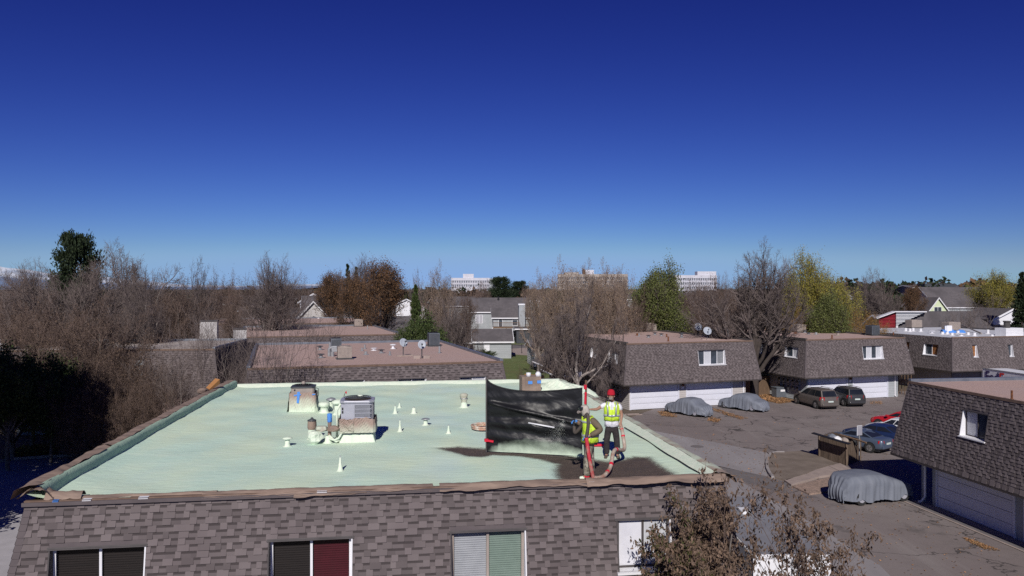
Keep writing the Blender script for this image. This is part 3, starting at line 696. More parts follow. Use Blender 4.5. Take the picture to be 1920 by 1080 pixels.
foam_t = 1 / (1 + np.exp(sd_ * 9)); Z = Z * foam_t + .045 * foam_t
Z += .16 * np.exp(-(X / .35)) + .05 * np.exp(-((A.W - X) / .5))
V = np.stack([X.ravel(), Y.ravel(), (ZR - .01 + Z).ravel()], 1)
i_ = np.arange(ny)[:, None] * (nx + 1) + np.arange(nx)[None, :]; i_ = i_.ravel()
F = np.stack([i_, i_ + 1, i_ + nx + 2, i_ + nx + 1], 1)
me = mesh_np('foam_roof', V, F, None, [M['foam']], smooth=True)
at = me.attributes.new('bare', 'FLOAT', 'POINT'); at.data.foreach_set('value', np.clip(sd_ * 2.2, -1, 1).ravel().astype(np.float32))
foam = link('foam_roof', me, mainb)
mb = MB(); mb.box(0, 0, ZR - .3, A.W, A.D, ZR - .12); mb.build('roof_deck', M['edgewood'], mainb)
# parapets: lumpy foam with paper lapped over the outside
def wob(x, s=1.0): return math.sin(x * 1.7 + s) * .5 + math.sin(x * 4.3 + 2 * s) * .3 + math.sin(x * 9.1 + 3 * s) * .2
def parapet(name, prof, L0, L1, place, mat, n=90, amp=.02, split=None):
    mb = MB(); k = len(prof)
    def fn(u, v):
        y = L0 + (L1 - L0) * v; i = min(int(round(u * (k - 1))), k - 1); x, z = prof[i]
        return place(x + amp * wob(y * 1.3, i), y, ZR + z + amp * .8 * wob(y * 1.1 + 5, i * 2.1) if z > -.1 else ZR + z)
    mb.grid(fn, k - 1, n); return mb.build(name, mat, mainb, smooth=True)
parapet('parapet', [(.40, -.02), (.33, .05), (.31, .15), (.30, .25), (.26, .325), (.18, .345)], .1, 19.6, lambda x, y, z: (x, y, z), M['foam_shaded'])
parapet('masking_paper', [(.19, .35), (.05, .365), (-.12, .35), (-.18, .27), (-.22, .15)], 4.5, 19.6, lambda x, y, z: (x, y, z), M['paper'], amp=.03)
parapet('masking_paper', [(.19, .35), (.02, .38), (-.16, .32), (-.26, .24), (-.32, .08)], .0, 4.35, lambda x, y, z: (x, y, z), M['paper'], amp=.05)
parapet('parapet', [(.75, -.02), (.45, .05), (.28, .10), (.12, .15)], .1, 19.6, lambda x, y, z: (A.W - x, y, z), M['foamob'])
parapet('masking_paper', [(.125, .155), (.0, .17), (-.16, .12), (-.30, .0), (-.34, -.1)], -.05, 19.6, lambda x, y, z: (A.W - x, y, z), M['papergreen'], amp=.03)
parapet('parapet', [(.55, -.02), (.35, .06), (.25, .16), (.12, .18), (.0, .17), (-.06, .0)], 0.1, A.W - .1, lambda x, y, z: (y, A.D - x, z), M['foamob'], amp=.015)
# front masking paper, in overlapping lengths with curled edges
def strip(x0, x1, wid, seed, lift=.05, slope=0.0):
    mb = MB(); r = random.Random(seed); ph = r.random() * 6
    def fn(u, v):
        x = x0 + (x1 - x0) * u; w = wid * (1 + .25 * wob(x * .6, seed))
        y = .26 - (.26 + w) * v + slope * u; z = ZR + .052 + lift * (.4 + .6 * abs(math.sin(x * .9 + ph))) * math.sin(v * math.pi * .9 + .1) * 1.0 - max(0, v - .55) * .16 * (1 + .6 * wob(x, seed + 1)) + .012 * wob(x * 3 + v * 2, seed + 2)
        return (x, y, z)
    mb.grid(fn, 80, 10); o = mb.build('masking_paper', M['paper'], mainb, smooth=True); return o
strip(1.1, 3.9, .03, 1, .05); strip(3.6, 7.2, .10, 2, .05, -.02); strip(5.6, 8.7, .15, 3, .04, .03); strip(8.85, 12.6, .15, 4, .05, .0); strip(12.3, 15.75, .22, 5, .07, .0)
mb = MB()
mb.grid(lambda u, v: (-.2 + .75 * u, -.05 + .4 * v, ZR + .10 + .20 * math.sin(u * 3.1) * (1 - .3 * v) + .05 * wob(u * 9 + v * 5, 2)), 14, 8)
mb.grid(lambda u, v: (.35 + .75 * u, -.02 + .3 * v, ZR + .06 + .14 * math.sin(v * 3) + .02 * wob(u * 9, 3)), 10, 6)
mb.build('paper_roll', M['paper'], mainb, smooth=True)
for (x, w_, m_) in ((.55, .12, 'bluetape'), (1.15, .18, 'white'), (2.3, .2, 'white'), (6.1, .22, 'white'), (12.35, .14, 'white')):
    mb = MB(); mb.box(x, -.09, ZR - .02, x + w_, -.06, ZR + .03); mb.quad((x, -.09, ZR + .052), (x + w_, -.09, ZR + .052), (x + w_, .04, ZR + .056), (x, .04, ZR + .056)); mb.build('tape', M[m_], mainb)
# top fascia strip along the front
mb = MB(); mb.box(-.06, -.10, ZR - .06, A.W + .06, -.05, ZR + .02); mb.build('drip_edge', M['shingle_d'], mainb)

# ---- other mansard buildings
fr = G(942, 678, ZR); yE = R(17.0); WE = 15.3
E = Mansard((fr.x - WE * math.cos(yE), fr.y - WE * math.sin(yE)), yE, WE, 19.7, ZR, 2.75, .62)
mansard_building(E, 'mansard building with pink gravel roof carrying two satellite dishes', ('front', 'left'),
    [dict(f='front', px=(486, 716, 538, 740), t1m=1.2, jl='darktrim_and_shade', panes=('blind_w', 'glass')), dict(f='front', px=(630, 713.5, 684, 740), t1m=1.2, jl='darktrim_and_shade', panes=('glass', 'blind_w')),
     dict(f='front', px=(745, 710.5, 800, 735), t1m=1.2, jl='darktrim_and_shade', panes=('blind_w', 'blind_w')), dict(f='front', px=(861, 707, 912, 730), t1m=1.2, jl='darktrim_and_shade', panes=('blind_w', 'curtain_l'))],
    21, M['gravelroof'])
fr = G(752, 627, ZR); yF = R(18.5)
F_ = Mansard((fr.x - 15.3 * math.cos(yF), fr.y - 15.3 * math.sin(yF)), yF, 15.3, 19.7, ZR, 2.75, .62)
mansard_building(F_, 'gravel roofed mansard building behind the roof with dishes', ('front', 'left'), [], 31, M['gravelroof'])
fr = G(690, 605, ZR); yH = R(16)
H_ = Mansard((fr.x - 22 * math.cos(yH), fr.y - 22 * math.sin(yH)), yH, 22, 18, ZR, 2.75, .62)
mansard_building(H_, 'far gravel roofed mansard building below white gabled houses', ('front',), [], 32, M['gravelroof'])
fr = G(402, 655, ZR); yI = R(6)
I_ = Mansard((fr.x - 15.3 * math.cos(yI), fr.y - 15.3 * math.sin(yI)), yI, 15.3, 10.5, ZR, 2.75, .62)
mansard_building(I_, 'mansard building with pale gravel roof behind bare branches', ('front', 'right'), [dict(f='front', px=(226, 672, 268, 690), t1m=1.2, panes=('glass', 'blind_w'))], 33, M['palegravel'])

cB = G(1175, 645, 6.05); pB = G(1403, 638.2, 6.05); yB = R(19.0)
B = Mansard((cB.x, cB.y), yB, (pB - cB).xy.length * 1.0, 18.5, 6.05, 2.45, .62)
gl = [B.wall('front', x, 750, .45)[0] for x in (1183, 1271, 1288, 1371)]
bB = mansard_building(B, 'mansard building with two white garage doors above two covered cars', ('front', 'left'),
    [dict(f='front', px=(1308, 657, 1361, 683), dep=.12, panes=('glass', 'curtain_l', 'glass', 'blind_w')), dict(f='left', px=(1142, 657, 1158, 682), jr='darktrim_and_shade', panes=('glass', 'curtain_l')),
     dict(f='left', px=(1109, 650, 1117, 671), panes=('glass',)), dict(f='left', px=(1080, 645, 1088, 664), panes=('glass',)), dict(f='left', px=(1050, 638, 1060, 660), panes=('glass', 'glass'))],
    41, M['gravelroof'], wallmat=M['sidingwarm'], garage=((gl[0], gl[1]), (gl[2], gl[3])), cap=('left', 'back', 'right'), capmat=M['capdark'], inset=.45)
cC = G(1511, 637.5, 6.05); pC = G(1690, 632.5, 6.05); yC = R(18.0)
C = Mansard((cC.x, cC.y), yC, (pC - cC).xy.length * 1.0, 18.5, 6.05, 2.45, .62)
gl = [C.wall('front', x, 745, .45)[0] for x in (1517, 1587, 1600, 1663)]
bC = mansard_building(C, 'mansard building with two white garage doors behind minivan', ('front', 'left', 'right'),
    [dict(f='front', px=(1616, 649, 1657, 672), dep=.12, panes=('glass', 'curtain_l', 'glass', 'curtain_l')), dict(f='left', px=(1473, 649, 1495, 671), jr='darktrim_and_shade', panes=('glass', 'curtain_l')), dict(f='left', px=(1427, 643, 1434, 664), panes=('glass',))],
    51, M['gravelroof'], wallmat=M['siding'], garage=((gl[0], gl[1]), (gl[2], gl[3])), capmat=M['capdark'], inset=.45)
cJ = G(1785, 633, 5.9); yJ = R(15.0)
J = Mansard((cJ.x, cJ.y), yJ, 17.0, 18.5, 5.9, 2.45, .62)
gl = [J.wall('front', x, 700, .75)[0] for x in (1786, 1838)]
bJ = mansard_building(J, 'mansard building with white coated roof and brown garage door', ('front', 'left'),
    [dict(f='left', px=(1733, 644, 1757, 667), jr='darktrim_and_shade', panes=('glass', 'orange_in')), dict(f='front', px=(1822, 647, 1834, 669), jl='darktrim_and_shade', panes=('orange_in',)), dict(f='front', px=(1889, 646, 1901, 668), jl='darktrim_and_shade', panes=('glass',)),
     dict(f='left', px=(1690, 640, 1704, 656), jr='darktrim_and_shade', jl='darktrim_and_shade', panes=('orange_in',))],
    61, M['whiteroof'], wallmat=M['sidingwarm'], garage=((gl[0], gl[1]), (gl[1] + 1.2, gl[1] + 6)), gmat=M['darkdoor'], capmat=M['capdark'], cap=('right',))
# near building at the side of the lot; its long face looks across the apron
cD = G(1705, 716, 6.2); pD = G(1920, 755, 6.2); yD = math.atan2(pD.y - cD.y, pD.x - cD.x)
Dn = Mansard((cD.x, cD.y), yD, 15.5, 17.0, 6.2, 2.45, .62)
gl = [Dn.wall('front', x, 985, .75)[0] for x in (1757,)]
bD = mansard_building(Dn, 'mansard building with dark garage door beside the covered hatchback', ('front', 'left'),
    [dict(f='front', px=(1806, 768, 1846, 833), dep=.12, t1m=1.2, jr='darktrim_and_shade', frame='darktrim_and_shade', panes=('curtain_l', 'glass'))],
    71, M['gravelroof'], wallmat=M['siding'], garage=((gl[0], gl[0] + 4.9), (gl[0] + 5.6, gl[0] + 10.5)), cap=('left', 'back'))
# ------------------------------------------------------------------ trees
def unit(a): return a / np.maximum(np.linalg.norm(a, axis=-1, keepdims=True), 1e-9)
def grow(seed, H=10.0, spread=5.0, trunk=.35, r0=.22, nlim=9, n=(7, 6, 5, 3), ang=(38, 42, 45, 50), ratio=(.52, .48, .5, .55), up=.12, K=(8, 7, 5, 3, 2), rmin=.010, lean=0.0, limb_ang=(25, 60), limb_len=(.55, .8), droop=0.0):
    rs = np.random.RandomState(seed); segs = []
    # trunk polyline
    def poly(P, D, Ln, R0, k, wob, upf, rend=.45):
        n_ = len(P); pts = [P]; d = D.copy(); rr = [R0]
        for i in range(k):
            d = unit(d + rs.normal(0, wob, d.shape) + np.array([0, 0, upf]) ); pts.append(pts[-1] + d * (Ln / k)[:, None]); rr.append(R0 * (1 - (1 - rend) * (i + 1) / k))
        return np.stack(pts, 1), np.stack(rr, 1)
    P = np.zeros((1, 3)); D = unit(np.array([[lean, rs.normal(0, .03), 1.0]]))
    pts, rr = poly(P, D, np.array([trunk * 10.0]), np.array([r0]), 5, .05, .1, .8)
    out = [(pts, rr)]
    # limbs from the top part of the trunk
    u = np.sort(rs.uniform(.55, 1.0, nlim)); u[-1] = 1.0; u[-2] = .98
    az = rs.uniform(0, 6.28) + np.arange(nlim) * 2.4 + rs.normal(0, .3, nlim)
    el = np.radians(np.interp(u, (.55, 1), (limb_ang[1], limb_ang[0])) + rs.normal(0, 6, nlim))
    idx = np.clip((u * 5).astype(int), 0, 4); fr_ = u * 5 - idx
    P = pts[0, idx] * (1 - fr_)[:, None] + pts[0, idx + 1] * fr_[:, None]
    D = np.stack([np.sin(el) * np.cos(az), np.sin(el) * np.sin(az), np.cos(el)], 1)
    Ln = 10 * rs.uniform(limb_len[0], limb_len[1], nlim); Rr = r0 * rs.uniform(.38, .6, nlim)
    pts, rr = poly(P, D, Ln, Rr, K[0], .13, up, .3); out.append((pts, rr))
    for lv in range(len(n)):
        nb, k1 = pts.shape[0], pts.shape[1]; m = n[lv]
        u = (np.arange(m)[None, :] + rs.uniform(0, 1, (nb, m))) / m * .78 + .2; u[:, -1] = 1.0
        f = u * (k1 - 1); idx = np.clip(f.astype(int), 0, k1 - 2); f = f - idx
        bi = np.repeat(np.arange(nb), m); idx = idx.ravel(); f = f.ravel(); uu = u.ravel()
        P = pts[bi, idx] * (1 - f)[:, None] + pts[bi, idx + 1] * f[:, None]
        T = unit(pts[bi, idx + 1] - pts[bi, idx]); rp = rr[bi, idx]
        Q = rs.normal(0, 1, T.shape); Q = unit(Q - T * (Q * T).sum(1, keepdims=True)); a = np.radians(ang[lv] + rs.normal(0, 9, len(T)))
        a = np.where(uu > .99, a * .35, a)
        D = unit(T * np.cos(a)[:, None] + Q * np.sin(a)[:, None]); Lp = np.linalg.norm(np.diff(pts, axis=1), axis=2).sum(1)[bi]
        Ln = Lp * ratio[lv] * (1.15 - .55 * uu) * rs.uniform(.75, 1.2, len(T)); Rr = np.maximum(rp * .62, rmin)
        pts, rr = poly(P, D, Ln, Rr, K[min(lv + 1, len(K) - 1)], .16, (up if lv < 2 else up * .6) - droop * lv, .4); rr = np.maximum(rr, rmin * .6); out.append((pts, rr))
    allp = np.concatenate([p.reshape(-1, 3) for p, _ in out]); zmax = np.percentile(allp[:, 2], 99.75); rad = np.percentile(np.hypot(allp[:, 0], allp[:, 1]), 97)
    sc = np.array([spread / rad, spread / rad, H / zmax])
    return [(p * sc, r) for p, r in out]
def tubes(levels, sides):
    Vs, Fs, o = [], [], 0
    for (pts, rr), ns in zip(levels, sides):
        nb, k1, _ = pts.shape; d = np.zeros_like(pts); d[:, 1:-1] = pts[:, 2:] - pts[:, :-2]; d[:, 0] = pts[:, 1] - pts[:, 0]; d[:, -1] = pts[:, -1] - pts[:, -2]; d = unit(d)
        ref = np.where(np.abs(d[:, :1, 2:]) < .8, np.array([0, 0, 1.0]), np.array([1.0, 0, 0])); ref = np.broadcast_to(ref, d.shape)
        a = unit(np.cross(d, ref)); b = np.cross(d, a); th = np.arange(ns) * 2 * math.pi / ns
        ring = pts[:, :, None] + rr[:, :, None, None] * (a[:, :, None] * np.cos(th)[None, None, :, None] + b[:, :, None] * np.sin(th)[None, None, :, None])
        Vs.append(ring.reshape(-1, 3)); base = o + (np.arange(nb)[:, None] * k1 + np.arange(k1 - 1)[None]) * ns
        k = np.arange(ns); k2 = (k + 1) % ns; base = base[..., None]
        Fs.append(np.stack([base + k, base + k2, base + ns + k2, base + ns + k], -1).reshape(-1, 4)); o += ring.size // 3
    return np.concatenate(Vs), np.concatenate(Fs)
def quads(C_, size, rs, droop=0.0, aspect=.6, dirs=None, fold=False):
    n = len(C_); d = dirs if dirs is not None else unit(rs.normal(0, 1, (n, 3)) + np.array([0, 0, -droop])); q = rs.normal(0, 1, (n, 3)); w = unit(np.cross(d, q)); s = (size * rs.uniform(.6, 1.3, n))[:, None]
    if not fold:
        V = np.stack([C_ - w * s * aspect * .5, C_ + d * s * .5 - w * s * .1, C_ + d * s, C_ + d * s * .5 + w * s * aspect * .5], 1)
        V = np.stack([C_, C_ + d * s * .5 - w * s * aspect * .5, C_ + d * s, C_ + d * s * .5 + w * s * aspect * .5], 1)
        return V.reshape(-1, 3), np.arange(4 * n).reshape(-1, 4)
    nn = np.cross(d, w)   # pointed leaf folded along its rib and curled: 4 tris as 2 quads
    m1 = C_ + d * s * .35 + nn * s * .10; m2 = C_ + d * s * .72 + nn * s * .06; tip = C_ + d * s - nn * s * .18
    l1 = m1 - w * s * aspect * .5 - nn * s * .13; r1 = m1 + w * s * aspect * .5 - nn * s * .13; l2 = m2 - w * s * aspect * .32 - nn * s * .12; r2 = m2 + w * s * aspect * .32 - nn * s * .12
    V = np.stack([C_, l1, l2, tip, r2, r1, m1, m2], 1).reshape(-1, 3); o = np.arange(n)[:, None] * 8
    F = np.concatenate([o + np.array([[0, 1, 2, 7]]), o + np.array([[0, 6, 4, 5]]), o + np.array([[7, 2, 3, 4]])]); F = np.concatenate([o + np.array([[0, 1, 2, 7]]), o + np.array([[0, 7, 4, 5]]), o + np.array([[7, 2, 3, 4]])])
    return V, F
TREES = {}
def make_tree_meshes(key, bark, twig, leaf=None, nleaf=0, lsize=.2, lspread=.35, seed=1, lo=2, **kw):
    lv = grow(seed, **kw)
    tv, tf = tubes(lv[:2], (9, 6)); trunk = mesh_np(key + '_trunk', tv, tf, None, [M[bark]], smooth=True)
    cv, cf = tubes(lv[2:], (4, 3, 3, 3)[:len(lv) - 2]); crown = mesh_np(key + '_crown', cv, cf, None, [M[twig]])
    lm = None
    if leaf:
        rs = np.random.RandomState(seed + 99); ends = np.concatenate([p[:, 1:].reshape(-1, 3) for p, _ in lv[-lo:]])
        c = ends[rs.randint(0, len(ends), nleaf)] + rs.normal(0, lspread, (nleaf, 3)); v, f = quads(c, lsize, rs, .5)
        lm = mesh_np(key + '_leaves', v, f, None, [M[leaf]])
    TREES[key] = (trunk, crown, lm, kw.get('H', 10.0), kw.get('spread', 5.0))
# bare trees
base = dict(H=12.0, spread=5.5)
make_tree_meshes('bareA', 'bark', 'twig', seed=11, H=12, spread=6.4, trunk=.20, r0=0.45, nlim=9, n=(8, 8, 6, 4), ratio=(.62, .55, .55, .6), rmin=.0095, limb_ang=(10, 60), limb_len=(.60, .75), up=.12)
make_tree_meshes('giant', 'barkdark', 'twig', seed=44, H=12, spread=5.6, trunk=.34, r0=0.43, nlim=9, n=(8, 8, 6, 4), ratio=(.6, .55, .55, .6), rmin=.0095, limb_ang=(8, 58), limb_len=(.62, .72), up=.14)
make_tree_meshes('bareB', 'bark', 'twig', seed=12, H=12, spread=4.6, trunk=.26, r0=0.35, nlim=9, n=(8, 7, 6, 3), ratio=(.6, .55, .55, .6), rmin=.0095, limb_ang=(8, 42), limb_len=(.55, .75), up=.16)
make_tree_meshes('bareC', 'barklight', 'twig', seed=13, H=12, spread=6.4, trunk=.18, r0=0.38, nlim=9, n=(8, 8, 6, 4), ratio=(.62, .55, .55, .6), rmin=.0095, limb_ang=(18, 68), limb_len=(.6, .8), up=.10)
make_tree_meshes('bareD', 'barkdark', 'twigbrown', seed=14, H=12, spread=6.0, trunk=.24, r0=0.31, nlim=11, n=(8, 7, 6, 3), ratio=(.6, .55, .55, .55), rmin=.0095, limb_ang=(15, 65), limb_len=(.5, .7), up=.10)
make_tree_meshes('bareThin', 'bark', 'twig', seed=15, H=12, spread=5.6, trunk=.16, r0=.13, nlim=8, n=(7, 6, 5), K=(8, 6, 4, 3), ratio=(.6, .55, .6), rmin=.010, limb_ang=(15, 58), limb_len=(.6, .9), up=.09)
make_tree_meshes('seed', 'barklight', 'twiggold', 'lf_tan', 9000, .13, .22, seed=16, H=12, spread=4.8, trunk=.18, r0=0.33, nlim=10, n=(8, 7, 6, 3), ratio=(.6, .55, .55, .6), rmin=.0095, limb_ang=(8, 50), limb_len=(.55, .8), up=.15)
make_tree_meshes('weep', 'barklight', 'twig', seed=17, H=12, spread=6.0, trunk=.42, r0=.26, nlim=8, n=(8, 8, 7, 5), ratio=(.6, .5, .5, .7), rmin=.011, limb_ang=(20, 75), limb_len=(.5, .7), up=.03, droop=.22)
make_tree_meshes('brownbare', 'bark', 'twigbrown', 'lf_brown', 8000, .15, .3, seed=18, H=12, spread=6.2, trunk=.2, r0=0.30, nlim=10, n=(8, 7, 6, 3), ratio=(.6, .55, .55, .55), rmin=.0095, limb_ang=(18, 65), limb_len=(.55, .75), up=.09)
make_tree_meshes('rust', 'barkdark', 'barkdark', 'lf_rust', 24000, .17, .40, seed=19, H=12, spread=4.6, trunk=.62, r0=.3, nlim=14, n=(8, 7, 6), K=(8, 6, 4, 3), ratio=(.6, .55, .55), rmin=.016, limb_ang=(10, 58), limb_len=(.34, .46), up=.10)
make_tree_meshes('green', 'bark', 'twig', 'lf_green', 52000, .18, .36, seed=20, H=12, spread=3.7, trunk=.5, r0=.28, nlim=22, n=(7, 6, 5), K=(8, 6, 4, 3), ratio=(.6, .55, .55), rmin=.016, limb_ang=(6, 85), limb_len=(.28, .42), up=.08)
make_tree_meshes('yellow', 'bark', 'twig', 'lf_yellow', 46000, .16, .38, seed=21, H=12, spread=4.6, trunk=.25, r0=.26, nlim=12, n=(7, 6, 6), K=(8, 6, 4, 3), ratio=(.6, .55, .55), rmin=.016, limb_ang=(8, 65), limb_len=(.4, .65), up=.10)
make_tree_meshes('orange', 'bark', 'twig', 'lf_orange', 26000, .18, .4, seed=22, H=12, spread=9, trunk=.1, r0=.2, nlim=14, n=(7, 6, 5), K=(8, 6, 4, 3), ratio=(.6, .55, .55), rmin=.016, limb_ang=(20, 80), limb_len=(.5, .65), up=.05)
make_tree_meshes('shrub', 'bark', 'twigbrown', 'lf_brown', 12000, .20, .35, seed=23, H=12, spread=9, trunk=.06, r0=0.15, nlim=14, n=(8, 7, 6, 3), K=(7, 5, 4, 3), ratio=(.6, .55, .55, .55), rmin=.0095, limb_ang=(15, 80), limb_len=(.5, .65), up=.07)
make_tree_meshes('juniper', 'bark', 'bark', 'lf_juniper', 34000, .30, .32, seed=24, H=12, spread=4.8, trunk=.4, r0=.25, nlim=20, n=(7, 6, 4), K=(8, 6, 4, 3), ratio=(.6, .55, .5), rmin=.018, limb_ang=(5, 85), limb_len=(.3, .5), up=.12)
def conifer(key, seed, H, spread, leaf, nn=16000, ls=.32, rounded=False, base_=.12):
    rs = np.random.RandomState(seed); tv, tf = tubes([(np.array([[[0, 0, 0], [0, 0, H * .5], [0, 0, H * .97]]]), np.array([[H * .018, H * .012, .02]]))], (8,))
    trunk = mesh_np(key + '_trunk', tv, tf, None, [M['barkdark']]); nbr = 170; u = rs.uniform(base_, 1, nbr) ** .9; az = rs.uniform(0, 6.28, nbr)
    prof = (lambda x: (1 - x) * .95 + .05) if not rounded else (lambda x: np.sqrt(np.clip(1 - ((x - .58) / .46) ** 2, .02, 1)))
    R_ = spread * prof(u) * rs.uniform(.55, 1.12, nbr); z = u * H
    k = 5; t = np.linspace(0, 1, k); P = np.stack([R_[:, None] * t * np.cos(az)[:, None], R_[:, None] * t * np.sin(az)[:, None], z[:, None] + (R_[:, None] * t) * (.25 if rounded else -.12) + .12 * R_[:, None] * t ** 2], 2)
    cv, cf = tubes([(P, np.linspace(.05, .015, k)[None].repeat(nbr, 0))], (3,)); bi = rs.randint(0, nbr, nn); tt = rs.uniform(.25, 1.03, nn) ** .8
    idx = np.clip((tt * (k - 1)).astype(int), 0, k - 2); f = tt * (k - 1) - idx; c = P[bi, idx] * (1 - f)[:, None] + P[bi, idx + 1] * f[:, None]
    w = (R_[bi] * .16 * (1.2 - .5 * tt))[:, None]; c = c + rs.normal(0, 1, c.shape) * w * (np.array([1, 1, .75]) if rounded else np.array([1, 1, .45]))
    out = unit(P[bi, -1] - P[bi, 0]); d = unit(out + rs.normal(0, .7, out.shape) + np.array([0, 0, .35 if rounded else -.1])); v, f4 = quads(c, ls, rs, 0, .45, dirs=d)
    crown = mesh_np(key + '_crown', np.concatenate([cv, v]), np.concatenate([cf, f4 + len(cv)]), None, [M[leaf]]); TREES[key] = (trunk, crown, None, H, spread)
conifer('pine', 31, 12, 4.2, 'lf_dark', 26000, .38, True, .2)
conifer('spruce', 32, 12, 3.2, 'lf_dark', 22000, .34, False, .06)
conifer('junip', 33, 12, 3.4, 'lf_juniper', 24000, .34, False, .03)

KINDCAT = {'giant': 'bare_tree', 'bareA': 'bare_tree', 'bareB': 'bare_tree', 'bareC': 'bare_tree', 'bareD': 'bare_tree', 'bareThin': 'bare_tree', 'seed': 'bare_tree', 'weep': 'bare_tree', 'brownbare': 'brown_tree', 'rust': 'rust_tree', 'green': 'green_tree',
           'yellow': 'yellow_tree', 'orange': 'orange_shrub', 'shrub': 'brown_shrub', 'juniper': 'juniper', 'pine': 'pine_tree', 'spruce': 'spruce_tree', 'junip': 'juniper'}
def tree(kind, px, d, top, wpx, label, rz=None, group=None, zb=0.0):
    """px column, distance, pixel row of the tip, crown width in photo pixels"""
    trunk, crown, leaf, H, sp = TREES[kind]; h = CAMZ - (top - HY) * d / FPX - zb; w = wpx * d / FPX / 2
    return tree_at(kind, (px - CX) * d / FPX, d, h, w, label, rz, group, zb)
def tree_at(kind, x, y, h, w, label, rz=None, group=None, zb=0.0):
    trunk, crown, leaf, H, sp = TREES[kind]
    o = empty(KINDCAT[kind], (x, y, zb - .05), rnd.uniform(0, 6.28) if rz is None else rz, label, 'shrub' if 'shrub' in KINDCAT[kind] else 'tree', group)
    o.scale = (w / sp, w / sp, h / H); link('trunk', trunk, o)
    c = link('crown', crown, o)
    if leaf: link('leaves', leaf, o)
    return o
T = tree
T('bareB', 45, 112, 486, 120, 'thin grey bare tree against the snowy hills')
T('pine', 141, 96, 453, 88, 'round topped dark pine rising above the bare trees')
T('bareA', 135, 74, 464, 260, 'wide grey bare tree in front of the round topped pine')
T('bareA', 255, 88, 456, 190, 'tall bare tree with fine twigs standing against the sky, tallest beside the dark pine')
T('bareC', 268, 66, 500, 190, 'bare tree with a thick pale forked trunk behind the pale gravel roof', rz=1.0)
T('bareC', 365, 104, 486, 150, 'pale grey bare tree left of the gap in the skyline'.replace('left of', 'beside'))
T('brownbare', 412, 118, 506, 85, 'rust tinted tree among the grey bare trees')
T('brownbare', 330, 84, 520, 170, 'brown twiggy tree above the pale gravel roof')
T('bareB', 506, 86, 476, 135, 'upright bare tree standing alone against the sky above white gables')
T('bareD', 445, 96, 535, 90, 'low brown bare tree beside the upright solitary one')
T('bareD', 25, 80, 515, 180, 'dense brown bare tree at the picture edge below the snowy hills')
T('brownbare', 70, 62, 548, 210, 'brown tree with a long leaning dark limb')
T('brownbare', 175, 57, 552, 230, 'brown leaved tree in front of the wide bare ones')
T('brownbare', 25, 50, 600, 200, 'brown leaved tree behind the green juniper')
T('shrub', 120, 52, 622, 260, 'tall brown leaved thicket in shade beside the driveway')
T('shrub', 250, 54, 640, 220, 'brown thicket between driveway and pale carport roof')
T('juniper', 15, 47, 655, 150, 'dark green juniper with sunlit tips at the picture edge')
T('juniper', 95, 49, 672, 110, 'smaller dark green juniper next to the driveway kerb')
T('shrub', 180, 50, 668, 200, 'dark thicket directly behind the pale driveway')
T('shrub', 285, 48, 700, 130, 'low twiggy brush beside the sprayed roof parapet')
T('bareThin', 395, 60, 560, 190, 'thin bare tree in front of the white stucco block', rz=.4)
T('bareThin', 330, 52, 600, 180, 'slender arching bare tree before the dark mansard wall', rz=2.2)
T('bareThin', 505, 43, 560, 220, 'bare tree with spreading branches crossing the pink gravel roof', rz=1.2)
T('bareThin', 458, 47, 590, 200, 'bare tree with steep dark limb beside the roof with dishes', rz=3.6)
T('bareThin', 612, 71, 575, 150, 'small bare tree rising between the two nearer gravel roofs', rz=5.0)
T('rust', 622, 132, 513, 80, 'rust brown oak in front of the dark spiky pines')
T('spruce', 652, 150, 497, 40, 'dark spiky pine beside the rust brown oak')
T('spruce', 668, 155, 502, 40, 'dark spiky pine partly behind the big rust crown')
T('bareB', 695, 122, 480, 120, 'bare treetop sticking out above the big rust crowned tree')
T('rust', 722, 98, 493, 105, 'big rust crowned tree with three dark trunks')
T('rust', 672, 104, 520, 75, 'lower rust tree joined to the big rust crowned one')
T('bareC', 783, 150, 505, 45, 'small grey treetop between the rust tree and white offices')
T('junip', 779, 82, 535, 60, 'tall green juniper beside the gravel roofs')
T('juniper', 800, 76, 590, 95, 'broad green juniper behind the far roof corner')
T('juniper', 770, 74, 610, 70, 'bushy juniper touching the dark air conditioner')
T('seed', 822, 92, 500, 95, 'grey brown tree with dry tips in front of the white offices')
T('bareC', 850, 80, 538, 125, 'bare tree with pale blotched trunk by the grey garage', rz=.7)
T('bareD', 905, 200, 525, 60, 'dark bare tree beside the white office block')
T('pine', 938, 260, 524, 45, 'dark tree crown just past the white office block')
T('pine', 975, 290, 531, 40, 'small dark tree in the gap of the skyline')
T('seed', 1052, 70, 494, 120, 'tall pale bare tree with dry leaves behind the curtain', rz=.3)
T('weep', 1086, 64, 520, 175, 'big bare tree with drooping twigs before the shingled wall', rz=2.0)
T('seed', 1135, 86, 496, 130, 'golden brown bare tree in front of the tan offices')
T('seed', 1010, 98, 512, 80, 'pale bare tree beside the grey house with deck')
T('brownbare', 1170, 90, 535, 120, 'brown bare tree next to the olive green tree')
T('green', 1228, 92, 496, 100, 'olive green cone shaped tree above the gravel roof')
T('brownbare', 1305, 95, 532, 120, 'brown leafless tree between green tree and giant bare tree')
T('brownbare', 1350, 99, 520, 130, 'dense brown tree behind the giant bare tree')
T('giant', 1414, 76.5, 460, 225, 'giant bare tree growing between the two garage buildings', rz=.9)
T('bareD', 1476, 97, 478, 90, 'brown bare tree beside the yellow green maple')
T('yellow', 1521, 92, 478, 100, 'tall yellow green maple behind the minivan building')
T('yellow', 1566, 96, 520, 90, 'lower yellow green tree beside the tall maple')
T('green', 1548, 88, 548, 80, 'dark green shrubby tree below the yellow maple')
T('orange', 1600, 90, 582, 110, 'orange leaved shrub behind the grey air conditioner')
T('orange', 1640, 92, 592, 70, 'amber shrub beside the red wall')
